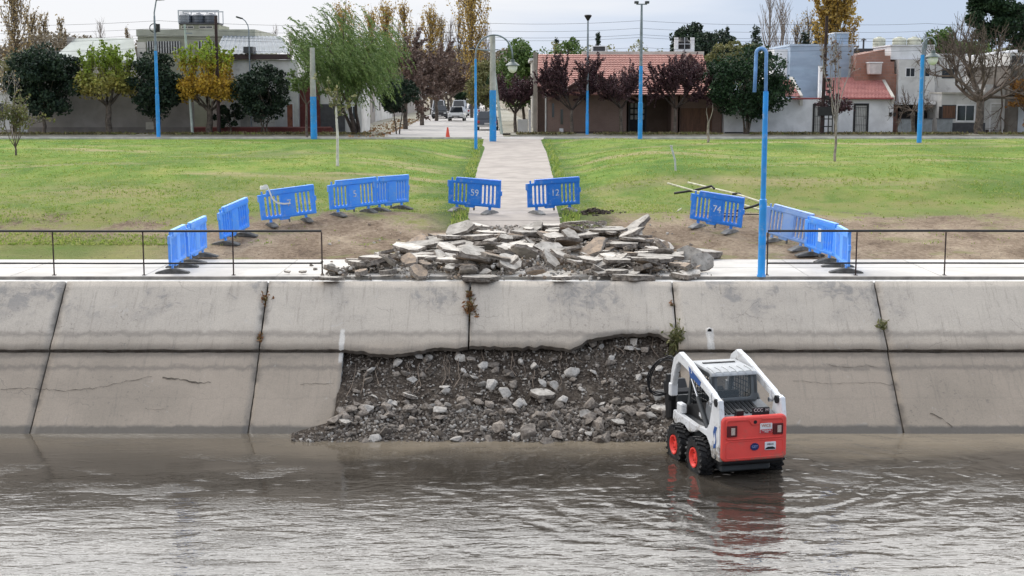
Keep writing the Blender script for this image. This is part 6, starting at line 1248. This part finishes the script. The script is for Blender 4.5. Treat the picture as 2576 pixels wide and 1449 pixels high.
while cnt < 272 and tries < 9000:
    tries += 1; y = random.uniform(31.42, 38.0); x = random.uniform(-4.2, 4.6); h = pile_h(x, y)
    if h <= .04: continue
    lvl = random.random() ** .75; s = random.uniform(.50, 1.12) if random.random() < .72 else random.uniform(.28, .5)
    if y < 31.75: s = min(s, .6)
    if any((x - a) ** 2 + ((y - b) * 1.6) ** 2 < (.235 * (s + c)) ** 2 and abs(lvl - d) < .28 for a, b, c, d in cells): continue
    cells.append((x, y, s, lvl)); r = random.random(); kd = 0 if r < .46 else 1 if r < .91 else 2; lo_, hi_ = kinds[kd][1]
    tl = random.uniform(lo_, hi_) * (1 if y < 36 else .6) * random.choice((-1, 1, 1)); az = random.uniform(0, 6.28); z = gz(x, y) + .06 + h * lvl + abs(math.sin(tl)) * s * .16
    rot = (Matrix.Rotation(tl, 3, Vector((math.cos(az), math.sin(az), 0))) @ Matrix.Rotation(random.uniform(0, 6.28), 3, 'Z'))
    if random.random() < .28: rot = rot @ Matrix.Rotation(math.pi, 3, 'X')
    put(random.choice(SLM), 'rubble_piece', (x, y, z), rot.to_euler(), (s, s, random.uniform(.62, .95) * (s ** .35)), kinds[kd][0], 'rubble piece', GPILE); cnt += 1
print('slabs', cnt)
for n_, (u, v, up, s, rot, lab) in enumerate([
    (1765, 682, .22, .66, (1.05, -.25, .3), 'dark grey pentagonal slab leaning at the right end of the heap'), (1733, 668, .26, .74, (1.15, .2, -.35), 'large white slab standing upright at the right end of the heap'), (1776, 652, .14, .8, (.1, .1, .2), 'thick slab lying on top at the right end of the heap'),
    (1600, 592, .25, .95, (.1, -.55, .5), 'long narrow slab pointing up and right at the top right of the heap'), (1537, 592, .12, .7, (.35, -.1, .1), 'brownish slab at the top of the heap left of the long narrow one'), (1385, 655, .30, .85, (.6, .1, .2), 'big smooth grey slab facing the canal in the middle of the heap'),
    (1437, 662, .26, .75, (.55, .15, -.2), 'whitish slab right of the big smooth grey slab'), (1190, 686, .16, .62, (.8, .5, .8), 'upright pyramid shaped chunk low in the left half of the heap'), (1170, 662, .22, .95, (.25, .12, .1), 'long slab with a sandy brown top left of the middle of the heap'),
    (1065, 662, .16, .85, (.1, .05, .05), 'flat thick grey slab in the left part of the heap'), (1205, 703, .05, .85, (.0, .02, .05), 'flat white slab on the canal edge below the left half'), (1415, 703, .06, .62, (-.05, .0, .1), 'flat pale block on the canal edge below the middle'),
    (1590, 700, .05, .95, (-.05, .03, -.05), 'long flat slab on the canal edge right of the middle'), (1345, 632, .18, 1.1, (-.05, .03, .05), 'widest level slab in the upper middle of the heap'), (724, 690, .06, .18, (.3, .1, .6), 'small dark chunk alone on the promenade by the left railing end'), (763, 690, .06, .2, (.2, -.1, .2), 'small squarish grey chunk next to the left railing end'), (832, 704, .06, .55, (-.05, .05, .2), 'flat slab piece at the far left toe of the heap')]):
    q = gp(u, min(v, 706)); 
    if q.y < 31.6: q.z = 2.82
    me = slab_me(500 + n_, pts=[(-.5, -.12), (-.3, -.2), (.45, -.08), (.5, .06), (.1, .2), (-.4, .15)] if 'narrow' in lab else None, th=.2 if 'thick' in lab or 'chunk' in lab else .13)
    put(me, 'rubble_piece', q + Vector((0, -.15 if up > .15 else 0, up)), rot, s * 1.05, lab, 'rubble piece', GPILE)
def f2(r):
    y = r.uniform(31.25, 38.9); x = r.uniform(-4.9, 5.0); h = pile_h(x, y)
    if h <= 0 and r.random() > .03: return None
    s = r.uniform(.03, .15); return (x, y, gz(x, y) + h * r.random() * .9 + .01), s, (0 if r.random() < .5 else 1 if r.random() < .7 else 2)
scatter('rubble_crumbs', 3600, f2, [M_side, M_st2, M_und], SM, 'small rubble and crumbs between the broken slabs', 'rubble', 8)
def f3(r):
    y = r.uniform(34.9, 42); x = r.uniform(-16, 19); 
    if y > 39.5 + (2.5 if x > 4 else 0): return None
    s = r.uniform(.015, .06); return (x, y, hz(x, y)), s, (0 if r.random() < .6 else 1)
scatter('clods', 1500, f3, [pm('soil_clod', (.20, .15, .10), .95, .3, 6, .3), M_und], SM, 'clods and crumbs on the bare soil', 'soil', 9)
heap = MB(); rng = random.Random(2); p0 = gp(1492, 537)
def f4(r): 
    a, b = r.gauss(0, .33), r.gauss(0, .22); s = r.uniform(.05, .16); return (p0.x + a, p0.y + b, hz(p0.x + a, p0.y + b) + max(0, .16 - .3 * (abs(a) + abs(b)))), s, 0
scatter('soil_heap', 150, f4, [pm('soil_dark', (.055, .04, .03), .95, .3, 6, .3)], SM, 'small dark heap of soil right of barrier 12', 'soil', 10)

# ------------------------------------------------------------------ skid steer loader (x right, y forward, origin on the ground between the wheels)
LO = empty('skid_steer_loader', (4.06, 25.98, -.13), R(15)); T(LO, 'white skid steer loader with red tail door and black tyres standing in the shallow water', 'loader')
P_white = pm('loader_white', (.70, .71, .72), .42, .06, 1.5, .02, spec=.45, dirt=((.36, .33, .29), .6), low=(.35, 1.1, (.20, .17, .13))); P_red = pm('loader_red', (.74, .075, .06), .5, .08, 1.2, .03, spec=.4, dirt=((.42, .12, .09), .5), low=(-.25, .25, (.36, .15, .11))); P_rim = pm('rim_red', (.80, .06, .045), .5, .06, 3, .03, dirt=((.45, .10, .07), .4)); P_dark = pm('loader_dark_grey', (.06, .065, .068), .55, .15, 2, .05); P_roof = pm('loader_roof_grey', (.36, .37, .375), .6, .1, 1.5, .05, dirt=((.3, .29, .27), .4)); P_blue = pm('decal_blue', (.03, .09, .28), .5, .05, 3, 0); P_frame = pm('cab_frame_grey', (.10, .11, .115), .5, .1, 2, .05); P_blk = pm('loader_black', (.012, .012, .013), .5, .2, 3, .05); P_chr = pm('cylinder_rod', (.55, .56, .58), .2, .05, 3, 0, metal=.9); P_glass = pm('loader_glass', (.035, .045, .048), .08, .1, 2, 0, spec=.8); P_hood = pm('hood_grey', (.17, .18, .19), .6, .15, 2, .05); P_tyre = pm('loader_tyre', (.012, .012, .013), .6, .2, 8, .3, dirt=((.06, .05, .04), .8))
def LB(mb, name, mat, parent=LO, **k): return mb.build(name, mat, parent, world=False, **k)
HW = .66                                            # half width of the body
# chassis
m = MB(); m.bx(-.50, .50, -1.0, 1.0, .22, .86); LB(m, 'chassis', P_dark, bevel=.03)
m = MB(); m.prism([(-1.30, .45), (-1.24, .40), (.2, .34), (.2, .52), (-1.30, .52)], -.60, .60, 'x'); LB(m, 'rear_bumper', P_blk, bevel=.02)
# side panels: from the tail corner over the wheels
side = [(-1.29, .50), (-1.29, 1.30), (-1.22, 1.62), (-1.08, 1.64), (-.92, 1.52), (-.80, 1.12), (-.68, .98), (-.15, .93), (.55, .96), (.98, .98), (1.0, .80), (.86, .72), (.62, .80), (.38, .80), (.18, .72), (-.10, .78), (-.28, .86), (-.68, .84), (-.86, .70), (-.92, .56), (-.95, .50)]
for s in (-1, 1): m = MB(); m.prism([(a, b) for a, b in side], s * HW - .10 * (s > 0) , s * HW + .10 * (s < 0), 'x'); LB(m, 'side_panel', P_white, bevel=.015, seg=2)
m = MB()
for s in (-1, 1): m.bx(s * .50 - .02, s * .50 + .10 * s + .0, -1.24, -.70, .45, 1.30)
P_glass.node_tree.nodes['Principled BSDF'].inputs['Alpha'].default_value = .55
# tail door with recess and rounded outline
def plate(name, poly, holes, th, bev, mat, loc, parent=LO, rx=0.0):
    me = plate_me(poly, holes, th, bev); o = link(name, me, mat, parent, world=False); o.location = loc; o.rotation_euler = (rx, 0, 0); return o
tail = plate('tail_door', rr(-.64, .64, 0, .82, .09, 5), [], .12, .03, P_red, (0, -1.30, .51), rx=R(-1))
def tp(name, poly, mat, yoff, th=.012, bev=.004, holes=()): return plate(name, poly, holes, th, bev, mat, (0, -.06 - yoff, 0), tail)
tp('upper_frame', rr(-.57, .57, .40, .78, .06, 4), P_red, .006, .02, .006, [rr(-.545, .545, .425, .745, .05, 4)]); tp('lower_frame', rr(-.57, .57, .05, .38, .05, 4), P_red, .003, .010, .003, [rr(-.555, .555, .065, .365, .05, 4)]); tp('latch_plate', [(-.16, .79), (-.06, .66), (.06, .66), (.16, .79)], P_red, .010, .02, .006)
m = MB(); m.lathe([(.033, -.088), (.033, -.05)], (0, 0, .715), 14, 'y'); LB(m, 'latch_hole', P_blk, tail)
for s in (-1, 1):
    lt = tp('tail_light', rr(s * .455 - .10, s * .455 + .10, .465, .665, .012, 3), pm('tail_light_dark_red', (.10, .012, .012), .3, .1, 5, 0), .015, .03, .004); plate('reflector', rr(-.04, .035, 0, .13, .005, 2), [], .012, .002, pm('reflector_pale', (.50, .40, .34), .3, .1, 30, 0), (s * .455 + .02, -.02, .50), lt)
st = tp('sticker', rr(.10, .34, .50, .68, .01, 2), M_white, .012, .006, .001); plate('sticker_band', rr(.105, .335, 0, .065, .004, 2), [], .004, .001, pm('band_red', (.45, .02, .03), .5, .05, 4, 0), (0, -.005, .503), st)
def tx(s, size, loc, mat, par): me = text_me(s, size); o = link('lettering', me, mat, par, world=False); o.location = loc; return o
P_or = pm('text_orange', (.45, .12, .03), .6, .05, 4, 0)
tx('WICE', .075, (.22, -.006, .635), P_or, st); tx('MAQUINAS', .035, (.22, -.010, .545), M_white, st); tx('VIALES', .03, (.22, -.010, .518), M_white, st)
st = tp('sticker', rr(.20, .42, .18, .33, .012, 2), M_white, .010, .006, .001); plate('sticker_band', [(.0, .0), (.20, .0), (.20, .02), (.15, .05), (.05, .05), (.0, .02)], [], .004, .001, P_blk, (.21, -.005, .19), st); tx('HELIX', .05, (.31, -.006, .285), P_blk, st)
ov = tp('badge', [(.0 + .085 * math.cos(t), .255 + .07 * math.sin(t)) for t in np.linspace(0, 6.15, 22)], pm('badge_navy', (.015, .02, .09), .4, .05, 4, 0), .010, .008, .002); tx('GET', .065, (0, -.007, .255), pm('text_pale_blue', (.25, .3, .55), .6, .05, 4, 0), ov)
# engine hood between the towers
m = MB(); m.prism([(-1.24, 1.255), (-1.0, 1.30), (-.40, 1.42), (-.36, 1.2), (-.5, 1.0), (-1.24, 1.0)], -.555, .555, 'x'); hood = LB(m, 'engine_hood', P_hood, bevel=.015)
m = MB()
for i in range(9):
    x = -.46 + i * .088; m.add([(x, -1.0, 1.305), (x + .05, -1.0, 1.305), (x + .05, -.46, 1.413), (x, -.46, 1.413), (x, -1.0, 1.328), (x + .05, -1.0, 1.328), (x + .05, -.46, 1.436), (x, -.46, 1.436)], [(0, 3, 2, 1), (4, 5, 6, 7), (0, 1, 5, 4), (1, 2, 6, 5), (2, 3, 7, 6), (3, 0, 4, 7)])
LB(m, 'hood_grille', P_blk, hood)
m = MB(); m.bx(.02, .36, -1.20, -1.16, 1.29, 1.45); lb = LB(m, 'warning_plate', P_blk, hood, bevel=.01)
tx('CCC  H', .085, (.19, -1.202, 1.40), M_offw, hood)
m = MB(); m.prism([(-1.2, 1.26), (-1.1, 1.29), (-1.14, 1.43), (-1.22, 1.41)], -.30, -.16, 'x'); LB(m, 'exhaust_outlet', P_blk, hood)
# cab
cabp = [(-.46, .80), (-.46, 1.40), (-.40, 1.80), (-.34, 1.92), (-.22, 1.965), (.55, 1.99), (.66, 1.95), (.74, 1.15), (.95, .95), (.95, .62), (-.3, .62)]
m = MB()
for s in (-1, 1):       # side frames: posts and beams, open between them
    x0, x1 = (s * .44, s * .40) if s < 0 else (s * .40, s * .44)
    for a, b in (((-.46, .95), (-.36, 1.90)), ((-.38, 1.88), (.62, 1.93)), ((.62, 1.93), (.74, 1.15)), ((.74, 1.15), (.95, .95)), ((-.46, .97), (.90, .97))):
        A, B = Vector((0, *a)), Vector((0, *b)); d = (B - A).normalized(); n = Vector((0, -d.z, d.y)) * .045; m.add([(x, p.y, p.z) for x in (x0, x1) for p in (A - n, B - n, B + n, A + n)], [(0, 1, 2, 3), (4, 7, 6, 5), (0, 4, 5, 1), (1, 5, 6, 2), (2, 6, 7, 3), (3, 7, 4, 0)])
m.bx(-.40, .40, -.50, -.45, .95, 1.44); cab = LB(m, 'cab', P_dark)
for s in (-1, 1):
    m = MB(); x = s * .42
    for i in range(9): y = -.36 + i * .115; m.bx(x - .006, x + .006, y, y + .014, 1.0, 1.88)
    for i in range(8): z = 1.05 + i * .105; m.bx(x - .0055, x + .0055, -.40, .66, z, z + .014)
    LB(m, 'side_mesh', P_blk, cab)
# rear hood frame of cab with window
me = plate_me(rr(-.47, .47, 0, .60, .12, 5), [rr(-.34, .34, .11, .52, .06, 4)], .10, .015); o = link('rear_frame', me, P_frame, cab, world=False); o.location = (0, -.42, 1.37); o.rotation_euler = (R(-9), 0, 0)
me = plate_me(rr(-.345, .345, .105, .525, .06, 4), [], .012, .002); g_ = link('rear_window', me, P_glass, cab, world=False); g_.location = (0, -.435, 1.37); g_.rotation_euler = (R(-9), 0, 0)
# things seen through the rear window: seat back and front mesh with light
m = MB(); m.bx(-.06, .0, -.452, -.448, 1.50, 1.75); m.v = [(x + .05 * (z - 1.5), y + (z - 1.37) * .158 + .0, z) for x, y, z in m.v]; 
m = MB(); m.prism([(-.05, .93), (.05, .93), (-.02, 1.55), (-.14, 1.55)], -.25, .25, 'x'); LB(m, 'seat', P_blk, cab, bevel=.03)
m = MB(); m.prism([(-.44, 1.90), (-.40, 1.955), (-.26, 1.985), (.60, 2.01), (.70, 1.985), (.70, 1.95), (.58, 1.955), (-.26, 1.935), (-.38, 1.885)], -.46, .46, 'x'); roof = LB(m, 'cab_roof', P_roof, bevel=.012, seg=2, smooth='a')
m = MB()
for i in range(6): x = -.38 + i * .152; m.prism([(-.43, 1.925), (-.40, 1.968), (-.26, 2.0), (-.02, 2.008), (-.02, 1.99), (-.26, 1.98)], x - .022, x + .022, 'x')
LB(m, 'roof_ribs', P_roof, roof, bevel=.005); m = MB(); m.bx(-.33, .33, .30, .36, 2.003, 2.022); LB(m, 'roof_hatch_edge', P_blk, roof)
# wheels
for sx_ in (-1, 1):
    for yy in (-.5, .5):
        m = MB(); r = .37; w = .27; prof = [(.185, -w / 2 + .03), (.22, -w / 2), (.33, -w / 2), (.36, -w * .38), (.365, 0), (.36, w * .38), (.33, w / 2), (.22, w / 2), (.185, w / 2 - .03), (.185, -w / 2 + .03)]
        m.lathe(prof, n=36, axis='x', cap=False)
        for k in range(20):
            a = 2 * math.pi * k / 20
            for side_ in (-1, 1):
                a2 = a + (math.pi / 20 if side_ > 0 else 0); M = Matrix.Rotation(a2, 4, 'X') @ Matrix.Translation((side_ * w * .25, 0, .365)) @ Matrix.Rotation(side_ * .45, 4, 'Z'); m.bx(-w * .29, w * .29, -.024, .024, -.03, .03, M)
        wh = LB(m, 'wheel', P_tyre, smooth=False); wh.location = (sx_ * (.84 - w / 2), yy, .40)
        m = MB(); s = sx_; m.lathe([(.184, -s * .10), (.184, s * .10), (.19, s * .137), (.165, s * .137), (.135, s * .085), (.06, s * .08), (.05, s * .105), (.03, s * .108)], n=24, axis='x'); rim = LB(m, 'rim', P_rim, wh, smooth='a')
        m = MB()
        for k in range(8): a = 2 * math.pi * k / 8; m.lathe([(.010, s * .082), (.010, s * .098)], (0, .10 * math.cos(a), .10 * math.sin(a)), 6, 'x')
        LB(m, 'wheel_nuts', P_blk, rim)
# lift arms: thick beam from the tower top to the front peak, then down to the coupler
def beam(parent, name, pts, hw, hh, mat, x):
    """box beam through (y,z) points with heights hh"""
    up = []; dn = []
    for i, (y, z) in enumerate(pts):
        a = Vector(pts[max(i - 1, 0)]); b = Vector(pts[min(i + 1, len(pts) - 1)]); d = (b - a).normalized(); n = Vector((-d.y, d.x)) * hh[i]; up.append((y + n.x, z + n.y)); dn.append((y - n.x, z - n.y))
    m = MB(); m.prism(up + dn[::-1], x - hw, x + hw, 'x'); return LB(m, name, mat, parent, bevel=.015, seg=2)
for s in (-1, 1):
    x = s * .60; a = beam(LO, 'lift_arm', [(-1.10, 1.56), (-.78, 1.66), (-.30, 1.80), (.30, 1.98), (.74, 2.07), (.93, 1.96), (1.04, 1.74), (1.12, 1.46)], .055, [.05, .075, .08, .09, .10, .10, .09, .06], P_white, x)
    m = MB(); m.lathe([(.075, -.075), (.075, .075)], (x, -1.10, 1.56), 16, 'x'); LB(m, 'pivot', P_blk, a); m = MB(); m.lathe([(.045, -.09), (.045, .09)], (x, -.83, 1.50), 14, 'x'); LB(m, 'link_pin', P_chr, a)
    beam(a, 'control_link', [(-.86, 1.50), (-.84, 1.66), (-.70, 1.70)], .07, [.05, .06, .03], P_white, x)
    m = MB(); m.tube([(x, -.62, .95), (x, -.10, 1.45)], .045, 12); c = LB(m, 'lift_cylinder', P_dark, smooth='a'); m = MB(); m.tube([(x, -.10, 1.45), (x, .28, 1.82)], .024, 10); LB(m, 'rod', P_chr, c, smooth='a')
    if s < 0:
        me = plate_me([(0, 0), (.62, .19), (.56, .05), (.50, -.03), (.36, -.02), (.05, -.10)], [], .004, .001); me.transform(Matrix.Rotation(math.pi / 2, 4, 'Z')); d = link('decal', me, P_blue, a, world=False); d.location = (x - .0585, -.38, 1.80)
        t = tx('S', .11, (0, 0, 0), M_white, a); t.rotation_euler = (0, 0, R(-90)); t.location = (x - .062, .08, 1.91)
    m = MB(); m.bx(x - .075, x + .075, 1.08, 1.22, 1.22, 1.48); LB(m, 'coupler_lug', P_white, a, bevel=.02)
m = MB(); m.bx(-.54, .54, 1.05, 1.16, 1.10, 1.24); LB(m, 'cross_tube', P_dark)
# decals on the left side
x = -HW - .0
def sdecal(poly, loc, mat=P_blue):
    me = plate_me(poly, [], .004, .001); me.transform(Matrix.Rotation(-math.pi / 2, 4, 'Z')); d = link('decal', me, mat, LO, world=False); d.location = loc; return d
sdecal([(0, 0), (.10, .02), (.13, .16), (.10, .32), (.16, .42), (.04, .42), (-.02, .30), (.03, .18)], (x - .0035, -1.02, .70)); sdecal([(.03, .06), (.08, .08), (.10, .16), (.07, .28), (.04, .18)], (x - .006, -1.02, .72), M_white)
sdecal([(.045 * math.cos(t), .045 * math.sin(t)) for t in np.linspace(0, 6, 14)], (x - .0035, -1.12, .56), P_blk); tx('2', .06, (0, 0, 0), M_white, LO).location = (x - .008, -1.12, .56)
bpy.data.objects[-1].name if False else None
[o for o in LO.children if o.name.startswith('lettering')][-1].rotation_euler = (0, 0, R(-90))
m = MB(); m.bx(-.46, -.44, -.40, .10, 1.0, 1.02); LB(m, 'side_trim', M_shut); m = MB(); m.bx(-.475, -.455, .02, .12, 1.03, 1.10); LB(m, 'side_label', M_white)
m = MB(); m.prism([(-.45, .95), (.85, .95), (.72, 1.12), (-.30, 1.40), (-.45, 1.40)], -.452, -.43, 'x'); LB(m, 'side_guard', P_blk)
m = MB(); m.bx(-.64, -.52, .60, .86, .97, 1.16); LB(m, 'tool_bracket', P_white, bevel=.02)
# hydraulic breaker on the coupler, pointing down and forward at the bank
m = MB(); m.prism([(1.12, .70), (1.20, .62), (1.30, .66), (1.34, 1.30), (1.26, 1.34), (1.16, 1.28)], -.50, .50, 'x'); cp_ = LB(m, 'coupler_plate', P_blk, bevel=.01)
m = MB(); m.prism([(1.30, .72), (1.52, .64), (1.72, 1.40), (1.50, 1.50), (1.32, 1.30)], -.60, -.20, 'x'); br = LB(m, 'breaker_body', P_blk, bevel=.03); m = MB(); m.tube([(-.40, 1.43, .72), (-.40, 1.30, .12)], [.06, .035], 10); LB(m, 'chisel', P_dark, br, smooth='a')
m = MB(); m.prism([(1.24, 1.1), (1.36, 1.1), (1.40, 1.62), (1.28, 1.62)], -.66, -.50, 'x'); LB(m, 'bracket', P_blk, br, bevel=.01)
for k, (a, b) in enumerate(((0, 0), (.06, .08), (-.07, .14))):
    P = [(-.56, .95, 1.78 + a), (-.66, 1.15, 1.93 + b * .6), (-.84, 1.40, 1.84 + a * .6), (-.96 - a * .6, 1.52, 1.58), (-.95, 1.55, 1.32 - b * .5), (-.80, 1.55, 1.18 - a * .6), (-.58, 1.50, 1.18)]
    C_ = []; 
    for i in range(len(P) - 1):
        p_, q_ = Vector(P[i]), Vector(P[i + 1]); m0 = (q_ - Vector(P[max(i - 1, 0)])) / 2; m1 = (Vector(P[min(i + 2, len(P) - 1)]) - p_) / 2
        for j in range(5): t = j / 5; C_.append(p_ * (2 * t ** 3 - 3 * t * t + 1) + m0 * (t ** 3 - 2 * t * t + t) + q_ * (-2 * t ** 3 + 3 * t * t) + m1 * (t ** 3 - t * t))
    m = MB(); m.tube(C_ + [P[-1]], .014, 8); LB(m, 'hydraulic_hose', P_blk, smooth=True)
